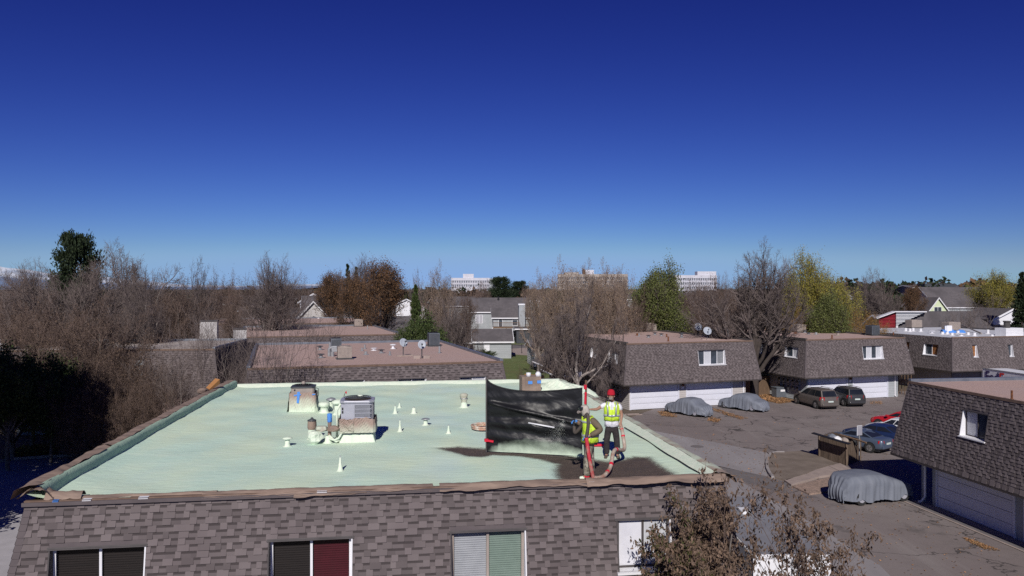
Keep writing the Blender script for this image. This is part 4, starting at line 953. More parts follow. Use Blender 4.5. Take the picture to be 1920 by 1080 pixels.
T('orange', 1478, 90, 575, 100, 'green orange shrub behind the giant bare tree')
T('bareA', 1602, 135, 505, 110, 'grey bare tree rising over the white gabled roofs')
T('bareC', 1655, 128, 508, 120, 'broad grey bare tree beside the red wall')
T('rust', 1712, 152, 537, 50, 'rust tree beside the pale green gabled house')
T('bareThin', 1822, 118, 545, 130, 'bare tree before the long grey roof')
T('bareThin', 1790, 112, 575, 70, 'small bare sapling beside a brown shrub on the long grey roof')
T('yellow', 1862, 158, 512, 100, 'yellow tree standing above the long grey roof')
T('spruce', 1916, 122, 512, 60, 'dark blue spruce at the picture edge')
T('shrub', 1800, 112, 608, 50, 'brown shrub behind the white roof')
T('bareD', 1265, 150, 528, 60, 'brown tree below the long white offices')
T('shrub', 980, 66, 690, 55, 'reddish brown hedge beside the lawn and the curtain')
T('juniper', 908, 116, 655, 40, 'round clipped green bush in front of the grey garage')
# off to the side, casting the shade that falls on the driveway
for i, (x, y, h, w) in enumerate(((-29.6, 33.5, 15, 5.0), (-36.5, 34, 16, 5.5), (-46, 35, 16, 5.5))):
    tree_at('pine', x, y, h, w, ('tall dense pine at the near side of the pale driveway', 'tall dense pine in the middle of the row shading the driveway', 'tall dense pine at the far end of the row shading the driveway')[i], group='pines shading the driveway')
tree_at('spruce', -26.0, 33.6, 14.5, 2.4, 'slim dense spruce between the driveway pines and the sprayed building')
T('shrub', 165, 49, 680, 170, 'bare twiggy thicket in the middle of the shade')
T('shrub', 235, 48, 700, 130, 'low brush in the shade beside the roof parapet')
T('juniper', 60, 54, 660, 150, 'tall dark evergreen behind the smaller juniper')
T('seed', 1098, 104, 497, 150, 'pale bare tree rising behind the drooping one')
T('brownbare', 872, 108, 537, 70, 'brown tree below the lower white office wing')
T('seed', 1160, 112, 505, 90, 'pale tree at the end of the tan offices')
T('brownbare', 556, 190, 520, 120, 'low brown tree on the skyline beyond the white gables')
T('brownbare', 462, 180, 522, 110, 'brown crown on the skyline beside the upright solitary tree')
T('brownbare', 1002, 210, 530, 60, 'small brown crown beyond the solar roof')
T('brownbare', 1292, 150, 527, 90, 'brown crown before the long low white offices')
T('bareD', 1350, 150, 512, 90, 'dense bare crown covering the end of the long white offices')
# far woods, dense band to the horizon
def far_woods(seed, n, d0, d1, x0, x1, h0, h1, mats_, nq=130, names='far_woods', label='far band of brown and dark green trees along the horizon'):
    rs = np.random.RandomState(seed)
    for mi_, (mt, share) in enumerate(mats_):
        k = int(n * share); d = rs.uniform(d0 ** .5, d1 ** .5, k) ** 2; x = rs.uniform(x0, x1, k) * d / FPX; h = rs.uniform(h0, h1, k); w = h * rs.uniform(.35, .6, k)
        q = unit(rs.normal(0, 1, (k, nq, 3))) * rs.uniform(.5, 1, (k, nq, 1)) ** .5 * np.array([1, 1, .55]); q[..., 2] += .5
        c = np.stack([x[:, None] + q[..., 0] * w[:, None], d[:, None] + q[..., 1] * w[:, None], q[..., 2] * h[:, None]], -1).reshape(-1, 3)
        v, f = quads(c, 1.5, rs, 0, .9); tag(link(names, mesh_np(names, v, f, None, [M[mt]])), label, 'woods', None, 'stuff')
far_woods(5, 420, 230, 600, -1150, 1150, 5, 9.5, (('lf_hor', .55), ('lf_dark', .2), ('twigbrown', .25)))
far_woods(6, 260, 500, 1500, -1100, 1100, 9, 14, (('lf_hor', .7), ('lf_dark', .3)), 60, 'horizon_woods', 'dark line of trees on the horizon behind everything')
far_woods(10, 160, 260, 420, -560, 560, 7.5, 11.0, (('lf_dark', .35), ('lf_hor', .4), ('lf_brown', .25)), 200, 'gap_woods', 'mixed tree crowns closing the skyline between the nearer trees')
far_woods(8, 200, 240, 430, 560, 1010, 9.5, 14.2, (('lf_dark', .6), ('lf_brown', .3), ('lf_rust', .1)), 220, 'ridge_woods', 'dark rounded tree crowns on the skyline above the grey roofs')
far_woods(9, 110, 105, 230, -1100, -380, 4, 8, (('lf_hor', .6), ('lf_brown', .4)), 200, 'brown_woods', 'brown woods filling the space behind the bare trees')
# mountains
mb = MB(); rs = np.random.RandomState(4); xs = np.linspace(-26000, -5200, 80)
def mh(x): 
    t = (x + 19000) / 6500.0; return (760 * math.exp(-t * t) + 220) * (1 + .18 * wobm(x)) 
def wobm(x): return math.sin(x / 700.) * .5 + math.sin(x / 260. + 1) * .3 + math.sin(x / 1700. + 2) * .4
pm = [(x, 24000 + 800 * math.sin(x / 2000.), mh(x) * (1 if x < -8000 else 0) * (1 if x < -15500 else max(.42, 1 - (x + 15500) / 5000 * .58) / (1 if x < -8000 else 1)) + (0 if x < -8000 else 160)) for x in xs]
for a, b_ in zip(pm[:-1], pm[1:]):
    mb.quad((a[0], a[1] - 5000, 0), (b_[0], b_[1] - 5000, 0), (b_[0], b_[1] - 1200, b_[2] * .62), (a[0], a[1] - 1200, a[2] * .62), 0)
    mb.quad((a[0], a[1] - 1200, a[2] * .62), (b_[0], b_[1] - 1200, b_[2] * .62), b_, a, 1)
    mb.quad(a, b_, (b_[0], b_[1] + 4000, 0), (a[0], a[1] + 4000, 0), 1)
tag(mb.build('mountains', [pmat('mtn_haze', (.16, .24, .40), (.20, .28, .44), scale=.0015, rough=1), pmat('mtnsnow_haze', (.62, .66, .74), (.26, .34, .48), scale=.0022, rough=1)]), 'snow capped haze blue mountains on the far horizon', 'mountains', None, 'structure')  # distance haze is painted in as blue rock and snow colours

# ------------------------------------------------------------------ houses
def gable_house(name, label, c, yaw, w, d, he, hr, wall, roof, axis='x', over=.4, wins=(), z0=0.0, chim=None, gable=None, cat='house', boards=True):
    """ridge along local x (axis x) or y; wins: (face,a,z,w,h)"""
    o = empty(name, (c[0], c[1], z0), yaw, label, cat); mb = MB()
    if axis == 'x':
        for sy in (-1, 1): mb.quad((-w / 2 * -sy * -1, sy * d / 2, 0), (w / 2 * -sy * -1, sy * d / 2, 0), (w / 2 * sy, sy * d / 2, he), (-w / 2 * sy, sy * d / 2, he)) if False else mb.add([(-w / 2, sy * d / 2, 0), (w / 2, sy * d / 2, 0), (w / 2, sy * d / 2, he), (-w / 2, sy * d / 2, he)], [(0, 1, 2, 3)])
        for sx in (-1, 1): mb.poly([(sx * w / 2, -d / 2, 0), (sx * w / 2, d / 2, 0), (sx * w / 2, d / 2, he), (sx * w / 2, 0, hr), (sx * w / 2, -d / 2, he)])
    else:
        for sx in (-1, 1): mb.poly([(sx * w / 2, -d / 2, 0), (sx * w / 2, d / 2, 0), (sx * w / 2, d / 2, he), (sx * w / 2, -d / 2, he)])
        for sy in (-1, 1): mb.poly([(-w / 2, sy * d / 2, 0), (w / 2, sy * d / 2, 0), (w / 2, sy * d / 2, he), (0, sy * d / 2, hr), (-w / 2, sy * d / 2, he)])
    mb.build('wall', M[wall], o)
    if boards:
        bb = MB(); z = .25
        while z < he - .1:
            bb.box(-w / 2 - .02, -d / 2 - .02, z, w / 2 + .02, -d / 2 - .003, z + .025); bb.box(-w / 2 - .02, -d / 2, z, -w / 2 - .003, d / 2, z + .025); bb.box(w / 2 + .003, -d / 2, z, w / 2 + .02, d / 2, z + .025); z += .3
        tag(bb.build('siding_boards', M[wall], o), kind='stuff')
    rb = MB(); t = .14
    if axis == 'x':
        s = (hr - he) / (d / 2); e_ = over
        for sy in (-1, 1):
            a = (-w / 2 - e_, sy * (d / 2 + e_), he - s * e_); b_ = (w / 2 + e_, sy * (d / 2 + e_), he - s * e_); c1 = (w / 2 + e_, 0, hr); d1 = (-w / 2 - e_, 0, hr)
            rb.hexa([a, b_, c1, d1] + [(p[0], p[1], p[2] + t) for p in (a, b_, c1, d1)])
        ro = rb.build('roof', M[roof], o); fb = MB()
        for sx in (-1, 1):
            for sy in (-1, 1):
                x = sx * (w / 2 + e_); fb.hexa([(x - .03, sy * (d / 2 + e_), he - s * e_ - .14), (x + .05 * sx, sy * (d / 2 + e_), he - s * e_ - .14), (x + .05 * sx, 0, hr - .14), (x - .03, 0, hr - .14),
                         (x - .03, sy * (d / 2 + e_), he - s * e_ + t + .02), (x + .05 * sx, sy * (d / 2 + e_), he - s * e_ + t + .02), (x + .05 * sx, 0, hr + t + .02), (x - .03, 0, hr + t + .02)])
        fb.box(-w / 2 - e_, -d / 2 - e_ - .05, he - s * e_ - .1, w / 2 + e_, -d / 2 - e_, he - s * e_ + t)
        fb.build('fascia', M['white'], o)
    else:
        s = (hr - he) / (w / 2); e_ = over
        for sx in (-1, 1):
            a = (sx * (w / 2 + e_), -d / 2 - e_, he - s * e_); b_ = (sx * (w / 2 + e_), d / 2 + e_, he - s * e_); c1 = (0, d / 2 + e_, hr); d1 = (0, -d / 2 - e_, hr)
            rb.hexa([a, b_, c1, d1] + [(p[0], p[1], p[2] + t) for p in (a, b_, c1, d1)])
        rb.build('roof', M[roof], o); fb = MB()
        for sx in (-1, 1):
            y = -d / 2 - e_; fb.hexa([(sx * (w / 2 + e_), y - .06, he - s * e_ - .16), (sx * (w / 2 + e_), y, he - s * e_ - .16), (0, y, hr - .16), (0, y - .06, hr - .16),
                      (sx * (w / 2 + e_), y - .06, he - s * e_ + t + .02), (sx * (w / 2 + e_), y, he - s * e_ + t + .02), (0, y, hr + t + .02), (0, y - .06, hr + t + .02)])
        fb.build('fascia', M['white'], o)
        if gable: gb = MB(); gb.poly([(-w / 2, -d / 2 - .01, he), (w / 2, -d / 2 - .01, he), (0, -d / 2 - .01, hr)]); gb.build('gable', M[gable], o)
    for (f, a, z, ww, hh, pm) in wins:
        fr_, y0 = MB(), 0
        def P_(u, v, dd):
            if f == 'f': return (a + u, -d / 2 - dd, z + v)
            if f == 'l': return (-w / 2 - dd, a - u, z + v)
            return (w / 2 + dd, a + u, z + v)
        def barr(u0, u1, v0, v1, dd=.05): fr_.hexa([P_(u0, v0, -.02), P_(u1, v0, -.02), P_(u1, v1, -.02), P_(u0, v1, -.02), P_(u0, v0, dd), P_(u1, v0, dd), P_(u1, v1, dd), P_(u0, v1, dd)])
        b = .09; barr(-ww / 2, -ww / 2 + b, -hh / 2, hh / 2); barr(ww / 2 - b, ww / 2, -hh / 2, hh / 2); barr(-ww / 2 + b, ww / 2 - b, -hh / 2, -hh / 2 + b); barr(-ww / 2 + b, ww / 2 - b, hh / 2 - b, hh / 2)
        if ww > 1.0: barr(-.04, .04, -hh / 2 + b, hh / 2 - b)
        wo_ = fr_.build('window', M['white'], o); gb = MB(); gb.quad(P_(-ww / 2 + b, -hh / 2 + b, .02), P_(ww / 2 - b, -hh / 2 + b, .02), P_(ww / 2 - b, hh / 2 - b, .02), P_(-ww / 2 + b, hh / 2 - b, .02)); gb.build('pane', M[pm], wo_)
    if chim:
        for (cx_, cy_, cw, cz0, cz1, cm) in chim:
            cb = MB(); cb.box(cx_ - cw / 2, cy_ - cw / 2, cz0, cx_ + cw / 2, cy_ + cw / 2, cz1); cb.box(cx_ - cw / 2 - .08, cy_ - cw / 2 - .08, cz1, cx_ + cw / 2 + .08, cy_ + cw / 2 + .08, cz1 + .15); cb.cyl(cx_, cy_, cz1 + .15, cz1 + .7, .18); cb.build('chimney', M[cm], o)
    return o
def GH(px, d): return ((px - CX) * d / FPX, d)
# grey house with deck
K_ = gable_house('house', 'grey two storey house with brown roof and raised wooden deck', GH(952, 178), R(3), 17, 10, 6.0, 8.9, 'siding', 'greyroof', wins=(('f', -2.4, 4.6, 1.3, 1.2, 'glass'), ('f', -6.6, 4.3, 1.6, 1.9, 'blind_w'), ('f', 4.0, 4.3, 2.2, 1.5, 'glass'), ('f', 1.2, 4.2, .9, 2.0, 'glass')),
                 chim=((-2.2, -1.0, .3, 7.2, 8.6, 'black'),))
gable_house('house_wing', 'low roofed wing stepping forward of the grey deck house', GH(958, 171), R(3), 8.0, 6, 4.9, 6.7, 'siding', 'greyroof', wins=(('f', 1.3, 3.7, 2.4, 1.3, 'glass'), ('f', -2.4, 3.5, .9, 2.1, 'glass')))
for (px, d, top, w_, lb) in ((978, 166, 572, 1.3, 'pale tall chimney stack at the end of the deck house'), (1001, 168, 566, 1.9, 'white capped chimney block beside the deck house')):
    p = GH(px, d); o = empty('chimney_stack', (p[0], p[1], 0), R(3), lb, 'chimney'); z = CAMZ - (top - HY) * d / FPX; b = MB(); b.box(-w_ / 2, -1.4, 0, w_ / 2, 1.4, z); b.build('stack', M['siding'], o)
    b = MB(); b.box(-w_ / 2 - .12, -1.5, z, w_ / 2 + .12, 1.5, z + .3); b.build('cap', M['white'], o); b = MB(); b.box(-w_ / 2, -1.42, .2, w_ / 2, -1.40, 1.2); b.build('base_trim', M['white'], o)
p = GH(948, 165); dk = empty('deck', (p[0], p[1], 0), R(3), 'brown wooden deck on posts with railing and white stair', 'deck'); b = MB(); b.box(-2.7, -1.5, 2.7, 2.9, 1.5, 2.95); b.build('floor', M['wood'], dk)
for x in (-2.6, .1, 2.8): b = MB(); b.box(x - .08, -1.45, 0, x + .08, -1.3, 2.7); b.build('post', M['wood'], dk)
b = MB(); b.box(-2.7, -1.5, 3.85, 2.9, -1.42, 3.95)
for i in range(29): b.box(-2.7 + i * .2, -1.48, 2.95, -2.66 + i * .2, -1.44, 3.85)
b.build('railing', M['wood'], dk)
b = MB()
for i in range(12): b.box(-2.75 - i * .22, -1.4, 2.6 - i * .22, -2.5 - i * .22, -.4, 2.66 - i * .22)
b.hexa([(-5.5, -1.5, -.1), (-2.7, -1.5, 2.6), (-2.7, -1.42, 2.6), (-5.5, -1.42, -.1), (-5.5, -1.5, .25), (-2.7, -1.5, 2.95), (-2.7, -1.42, 2.95), (-5.5, -1.42, .25)]); b.build('stair', M['white'], dk)
gable_house('solar_house', 'distant grey roofed house carrying a dark blue solar array', GH(995, 235), R(8), 13, 10, 5.0, 8.2, 'tansiding', 'greyroof', boards=False)
mb = MB(); c = AT(992, 545, 233); mb.hexa([(c.x - 2, c.y - 3.2, 7.05), (c.x + 5.5, c.y - 2.2, 7.05), (c.x + 5.5, c.y + 1.3, 8.9), (c.x - 1, c.y + .8, 8.9)] + [(c.x - 2, c.y - 3.2, 7.2), (c.x + 5.5, c.y - 2.2, 7.2), (c.x + 5.5, c.y + 1.3, 9.05), (c.x - 1, c.y + .8, 9.05)])
tag(mb.build('solar_array', M['solar']), 'dark blue solar array tilted on the distant grey roof', 'solar panel')
gable_house('tan_house', 'tan boarded house with white window beside the chimney block', GH(1022, 185), R(-25), 8, 7, 5.0, 7.2, 'tansiding', 'greyroof', axis='y', wins=(('f', 0, 3.6, 1.3, 1.4, 'blind_w'),), boards=False)
gable_house('dark_garage', 'dark board walled garage under the chimney blocks', GH(996, 160), R(3), 6.5, 7, 2.9, 3.1, 'darkgrey', 'greyroof', cat='garage')
# grey lapboard garages round the lawn
g1 = gable_house('lap_garage', 'grey lapboard garage with hip like shingle roof and dark gate frame', GH(903, 126), R(4), 9.2, 7, 2.75, 4.4, 'siding', 'greyroof', wins=(('f', .7, 1.2, .9, 2.1, 'white'), ('f', -3.6, 1.4, .9, 1.7, 'curtain_l')), cat='garage')
gable_house('side_garage', 'grey lapboard garage behind the pale bare tree', GH(838, 124), R(4), 7, 7, 2.7, 4.0, 'siding', 'greyroof', wins=(('f', 1.3, 1.3, 1.8, 2.0, 'curtain_l'),), cat='garage')
gable_house('white_garage', 'white lapboard garage partly hidden by drooping twigs', GH(1036, 113), R(8), 6.5, 6, 2.6, 3.5, 'sidingwhite', 'greyroof', cat='garage')
# dark gate frame in front of the garage
p = G(930, 668, 0); o = empty('gate', (p.x, p.y, 0), R(4), 'dark gate frame standing before the grey lapboard garage', 'gate'); b = MB(); b.tube([(-.9, -.6, 0), (-.9, -.6, 2.6)], .06, 6); b.build('post', M['darktrim_and_shade'], o)
b = MB(); b.tube([(-.9, -.6, 2.5), (.6, -.6, 2.5), (.6, -.6, .2), (-.9, -.6, 2.3)], .05, 5); b.build('frame', M['darktrim_and_shade'], o)
# white townhouses left of centre
gable_house('townhouse', 'white walled townhouse with grey roof behind the bare trees', GH(535, 150), R(14), 9, 8, 5.6, 7.2, 'stucco', 'greyroof', wins=(('f', -2, 4.0, 1.2, 1.2, 'glass'), ('f', 2, 4.0, 1.6, 1.3, 'glass')), boards=False)
gable_house('townhouse', 'townhouse with a steep white gable and long white bargeboard', GH(588, 140), R(14), 7, 9, 5.0, 8.8, 'stucco', 'greyroof', axis='y', wins=(('f', .5, 4.2, 1.4, 1.4, 'glass'), ('f', -1.6, 3.2, .8, 3.2, 'glass')), boards=False)
gable_house('townhouse', 'long grey roofed townhouse behind the rust crowned tree', GH(655, 150), R(10), 17, 12, 4.6, 9.6, 'stucco', 'greyroof', wins=(('f', 2, 3.0, 1.6, 1.3, 'glass'), ('f', 5.5, 3.0, 1.6, 1.3, 'blind_w')), boards=False)
gable_house('townhouse', 'small white gabled townhouse set in the long grey roof', GH(590, 162), R(10), 5.5, 6, 8.4, 10.0, 'white', 'greyroof', axis='y', boards=False)
gable_house('townhouse', 'grey walled townhouse showing pale panels behind three dark trunks', GH(722, 128), R(8), 9, 8, 3.6, 6.4, 'siding', 'greyroof', wins=(('f', -2, 2.6, 1.2, 1.5, 'blind_w'), ('f', 2.5, 2.6, 1.2, 1.5, 'blind_w')))
gable_house('townhouse', 'tan gabled townhouse with white bargeboard beside the stair tower', GH(592, 124), R(20), 7, 7, 3.3, 6.4, 'tansiding', 'greyroof', axis='y', wins=(('f', 0, 3.4, 1.2, 1.0, 'glass'),), boards=False)
gable_house('far_house', 'far flat white house above the townhouse ridges', GH(615, 230), R(5), 26, 10, 8.2, 9.0, 'stucco', 'greyroof', boards=False)
gable_house('far_house', 'white gabled far house glimpsed through brown twigs', GH(428, 150), R(10), 10, 8, 5.5, 8.2, 'stucco', 'greyroof', axis='y', boards=False)
gable_house('far_house', 'grey walled house with white fascia behind the forked trunk', GH(232, 112), R(10), 10, 9, 5.8, 6.8, 'siding', 'greyroof', wins=(('f', 2.5, 2.2, 1.6, 1.4, 'glass'),))
gable_house('far_house', 'grey roofed house with white doors at the picture edge', GH(20, 98), R(8), 14, 9, 5.0, 6.6, 'siding', 'greyroof', wins=(('f', -2, 3.6, 2.2, 1.8, 'white'), ('f', 2, 3.6, 2.2, 1.8, 'white')))
# white stucco blocks by the gravel roofs
for (px, yb, d, wpx, top, lb, yaw) in ((391, 655, 74, 30, 603, 'white stucco tower block catching the sun behind bare twigs', 0), (452, 680, 70, 20, 618, 'narrow pale stucco wall beside the middle gravel roof', 10)):
    p = GH(px, d); w_ = wpx * d / FPX; z = CAMZ - (top - HY) * d / FPX; b = MB(); o = empty('stucco_tower', (p[0], p[1], 0), R(yaw + 16), lb, 'building')
    b.add([(-w_ / 2 - .25, 0, 0), (w_ / 2, 0, 0), (w_ / 2, 1.6, 0), (-w_ / 2 - .25, 1.6, 0), (-w_ / 2, 0, z), (w_ / 2, 0, z), (w_ / 2, 1.6, z), (-w_ / 2, 1.6, z)], [(0, 1, 5, 4), (1, 2, 6, 5), (2, 3, 7, 6), (3, 0, 4, 7), (4, 5, 6, 7)]); b.build('wall', M['stucco'], o)
    b = MB(); b.box(-w_ / 2 - .06, -.06, z, w_ / 2 + .06, 1.66, z + .1); b.build('coping', M['capdark'], o)
# low carport with pink gravel roof behind the far parapet corner
a0, a1 = G(290, 771, 2.8), G(457, 722, 2.8)
o = empty('carport', (0, 0, 0), 0, 'low carport with dusty gravel roof and pale edge', 'carport'); b = MB(); b.slab([G(250, 775, 2.8).xy, G(455, 765, 2.8).xy, G(462, 719, 2.8).xy, G(300, 722, 2.8).xy], 2.6, 2.8); b.build('roof', M['gravelroof'], o)
b = MB(); q0, q1 = G(300, 722, 2.8), G(462, 719, 2.8); b.hexa([q0, q1, q1 + Vector((0, .25, 0)), q0 + Vector((0, .25, 0))] + [v + Vector((0, 0, .22)) for v in (q0, q1, q1 + Vector((0, .25, 0)), q0 + Vector((0, .25, 0)))]); b.build('edge_curb', M['concrete'], o)
for (x, y) in ((260, 773), (450, 764), (455, 722), (310, 723)):
    p = G(x, y, 2.8); b = MB(); b.box(p.x - .1, p.y - .1 + .3 * (1 if y > 750 else -1), 0, p.x + .1, p.y + .1 + .3 * (1 if y > 750 else -1), 2.62); b.build('post', M['wood'], o)
# offices
def office(label, px0, px1, d, top, yaw, storeys, mat, pent=None, wing=None):
    x0, x1 = (px0 - CX) * d / FPX, (px1 - CX) * d / FPX; w = (x1 - x0) / math.cos(yaw); zt = CAMZ - (top - HY) * d / FPX; fh = 3.5
    o = empty('office_building', (x0, d, 0), yaw, label, 'office building'); b = MB(); b.box(0, 0, 0, w, w * .5, zt); b.build('wall', M[mat], o)
    for k in range(storeys):
        z = zt - 3.4 - k * fh; b = MB(); n = max(3, int(w / 1.5)); ww = w / n
        for i in range(n): b.box(ww * i + ww * .22, -.12, z - .9, ww * i + ww * .78, .1, z + .9)
        tag(b.build('window_row', M['winoffice'], o), kind='stuff'); b = MB(); b.box(-.15, -.22, z + 1.05, w + .15, 0, z + 1.4); b.box(-.15, -.22, z - 1.4, w + .15, 0, z - 1.05); b.build('ledge', M[mat], o)
    if pent:
        for (a, c, h, mt) in pent: b = MB(); b.box(w * a, 2, zt, w * c, w * .3, zt + h); b.build('penthouse', M[mt], o)
    if wing: b = MB(); b.box(w, 2, 0, w + wing, w * .45, zt - .6); b.build('side_wing', M['siding'], o)
    return o
office('white five storey office block with rooftop box on the skyline', 886, 918, 690, 521, R(2), 5, 'officewhite', wing=3.0)
office('lower front wing of the white offices with one visible window row', 846, 886, 695, 521, R(2), 2, 'officewhite', pent=((.55, 1.05, 3.6, 'officewhite'),))
office('grey side tower of the white office block', 918, 932, 700, 522, R(2), 4, 'siding')
office('tan office block seen through golden bare branches', 1046, 1176, 660, 514, R(-3), 5, 'cream', pent=((.1, .3, 1.6, 'cream'), (.40, .52, 3.6, 'officewhite'), (.36, .39, 4.4, 'rust')))
office('long low white office block beside the giant bare tree', 1266, 1345, 640, 516, R(2), 4, 'officewhite', pent=((.55, 1.0, 3.2, 'officewhite'),))
for i, (px, d, w, he, hr, wl_, ax, lb) in enumerate(((702, 235, 15, 6.5, 9.0, 'stucco', 'x', 'far grey roofed house above the big rust crown side'), (762, 215, 12, 5.5, 8.2, 'white', 'y', 'far white gable between rust tree and tall juniper'), (1118, 225, 16, 6.5, 9.2, 'stucco', 'x', 'far pale house seen through golden branches'),
    (1300, 215, 15, 6.0, 8.6, 'stucco', 'y', 'far pale gable under the long white offices'), (1255, 240, 17, 7.0, 9.6, 'siding', 'x', 'far grey house beside the olive green tree'), (1565, 230, 13, 7.0, 9.5, 'white', 'y', 'far white gable behind the yellow tree'), (470, 210, 16, 6.5, 9.0, 'stucco', 'x', 'far pale roof beside the solitary upright bare tree'), (860, 215, 15, 6.5, 8.8, 'siding', 'x', 'far grey roof below the white offices'))):
    gable_house('far_house', lb, GH(px, d), R(5 + 3 * i), w, 9, he, hr, wl_, 'greyroof', axis=ax, boards=False)
# houses at the far side, behind the white roof
gable_house('long_house', 'long grey shingled house roof behind the white coated roof', GH(1800, 136), R(6), 34, 26, 2.7, 7.0, 'sidingwhite', 'greyroof', boards=False)
gable_house('red_house', 'house end with red and white lapboards under a sloping roof', GH(1688, 122), R(10), 9, 12, 3.2, 6.9, 'redsiding', 'greyroof', axis='x')
mb = MB(); q = GH(1700, 117)
def wedge(name, label, pts, th, mat, cat='wall'):
    b = MB(); b.add([p for p in pts] + [(p[0] + .1, p[1] + th, p[2]) for p in pts], [tuple(range(len(pts)))] + [tuple(range(2 * len(pts) - 1, len(pts) - 1, -1))] + [(i, (i + 1) % len(pts), len(pts) + (i + 1) % len(pts), len(pts) + i) for i in range(len(pts))]); return tag(b.build(name, M[mat]), label, cat)
rw = empty('split_gable', AT(1680, 612, 113), 0, 'split gable, red lapboards on one half and white on the other', 'house')
def gp2(mat, pts, dd=0.0, nm='wall'):
    b = MB(); V = [AT(x, y, 113 + dd) - rw.location for x, y in pts]; n = len(V); b.add(V + [v + Vector((.2, 1.5, 0)) for v in V], [tuple(range(n))] + [(i, (i + 1) % n, n + (i + 1) % n, n + i) for i in range(n)]); return b.build(nm, M[mat], rw)
gp2('redsiding', ((1648, 597), (1679.5, 586), (1679.5, 645), (1648, 645))); gp2('sidingwhite', ((1680, 584), (1738, 584), (1684, 609), (1684, 645), (1680, 645)), -.3)
gp2('white', ((1644, 598), (1680, 585), (1680, 583.5), (1644, 596.5)), -.6, 'bargeboard'); gp2('white', ((1680, 585.5), (1738, 585.5), (1738, 583.8), (1680, 583.8)), -.6, 'bargeboard')
gp2('greyroof', ((1684, 610.5), (1740, 584.5), (1800, 584), (1800, 640), (1684, 640)), .4, 'roof')
b = MB()
for k in range(9): y0 = 588 + k * 2.6; v0, v1 = AT(1680.5, y0, 112.6) - rw.location, AT(min(1738, 1735 - (y0 - 585.5) * 2.15), y0, 112.6) - rw.location; b.box(v0.x, v0.y - .03, v0.z - .02, v1.x, v0.y + .1, v0.z + .02)
tag(b.build('siding_lap', M['siding'], rw), kind='stuff'); b = MB()
for k in range(14): y0 = 590 + k * 2.6; xl = max(1648, 1679 - (y0 - 586) * 2.8); v0, v1 = AT(xl, y0, 112.9) - rw.location, AT(1679, y0, 112.9) - rw.location; b.box(v0.x, v0.y - .03, v0.z - .02, v1.x, v0.y + .05, v0.z + .02)
tag(b.build('red_siding_lap', M['redsiding'], rw), kind='stuff')
gable_house('green_house', 'pale green gabled house with white trim and lattice window', GH(1737, 178), R(12), 5.2, 7, 6.0, 9.0, 'greenhouse', 'greyroof', axis='y', wins=(('f', 0, 6.0, 2.0, 2.0, 'glass'),), boards=False)
gable_house('roof_house', 'broad grey roofed house behind the pale green gable', GH(1795, 205), R(6), 21, 14, 6.5, 11.4, 'siding', 'greyroof', boards=False)
gable_house('gabled_house', 'house with a low white lattice gable on the long grey roof', GH(1866, 134), R(4), 6.4, 8, 6.0, 7.6, 'white', 'greyroof', axis='y', boards=False)
gable_house('white_roofed_house', 'white roofed house behind the grey bare trees', GH(1665, 150), R(8), 13, 8, 5.0, 6.2, 'white', 'whiteroof', boards=False)
gable_house('white_gable_house', 'small white gable end peeking over the red wall', GH(1716, 140), R(4), 6, 5, 5.4, 6.2, 'white', 'greyroof', axis='y', boards=False)
gable_house('tan_roof_house', 'tan house with white bargeboards in the grey bare trees', GH(1616, 165), R(14), 7, 7, 6, 8.6, 'tansiding', 'greyroof', axis='y', boards=False)
gable_house('flat_house', 'far house with dark box dormer under the dark skyline trees', GH(1765, 260), R(4), 26, 10, 11.5, 12.2, 'cream', 'greyroof', boards=False)
mb = MB(); c = AT(1763, 541, 250); mb.box(c.x - 5, c.y, c.z - 2.6, c.x + 5, c.y + 5, c.z + 1.6); tag(mb.build('dormer', M['darkgrey']), 'dark box dormer on the far flat house', 'dormer')
gable_house('middle_house', 'house with pale walls behind the olive green tree', GH(1200, 135), R(10), 15, 9, 4.6, 6.2, 'stucco', 'greyroof', wins=(('f', -2, 3, 1.4, 1.3, 'glass'), ('f', 3, 3, 1.4, 1.3, 'glass')), boards=False)
gable_house('middle_house', 'house with pale gable between olive tree and brown tree', GH(1270, 130), R(10), 9, 9, 4.0, 5.6, 'tansiding', 'greyroof', axis='y', boards=False)
gable_house('middle_house', 'grey roofed house behind the drooping bare tree', GH(1095, 150), R(6), 17, 9, 5.0, 7.4, 'siding', 'greyroof', wins=(('f', -2, 3.6, 1.4, 1.3, 'white'),), boards=False)
gable_house('middle_house', 'low grey roof between giant bare tree and green shrubs', GH(1365, 120), R(12), 12, 9, 3.6, 5.8, 'tansiding', 'greyroof', boards=False)
gable_house('middle_house', 'far grey roof beside the tan offices', GH(1180, 240), R(4), 16, 9, 8, 10.4, 'siding', 'greyroof', boards=False)
gable_house('middle_house', 'house with pale walls beneath the brown trees', GH(1330, 105), R(15), 9, 8, 3.4, 5.0, 'stucco', 'greyroof', boards=False)
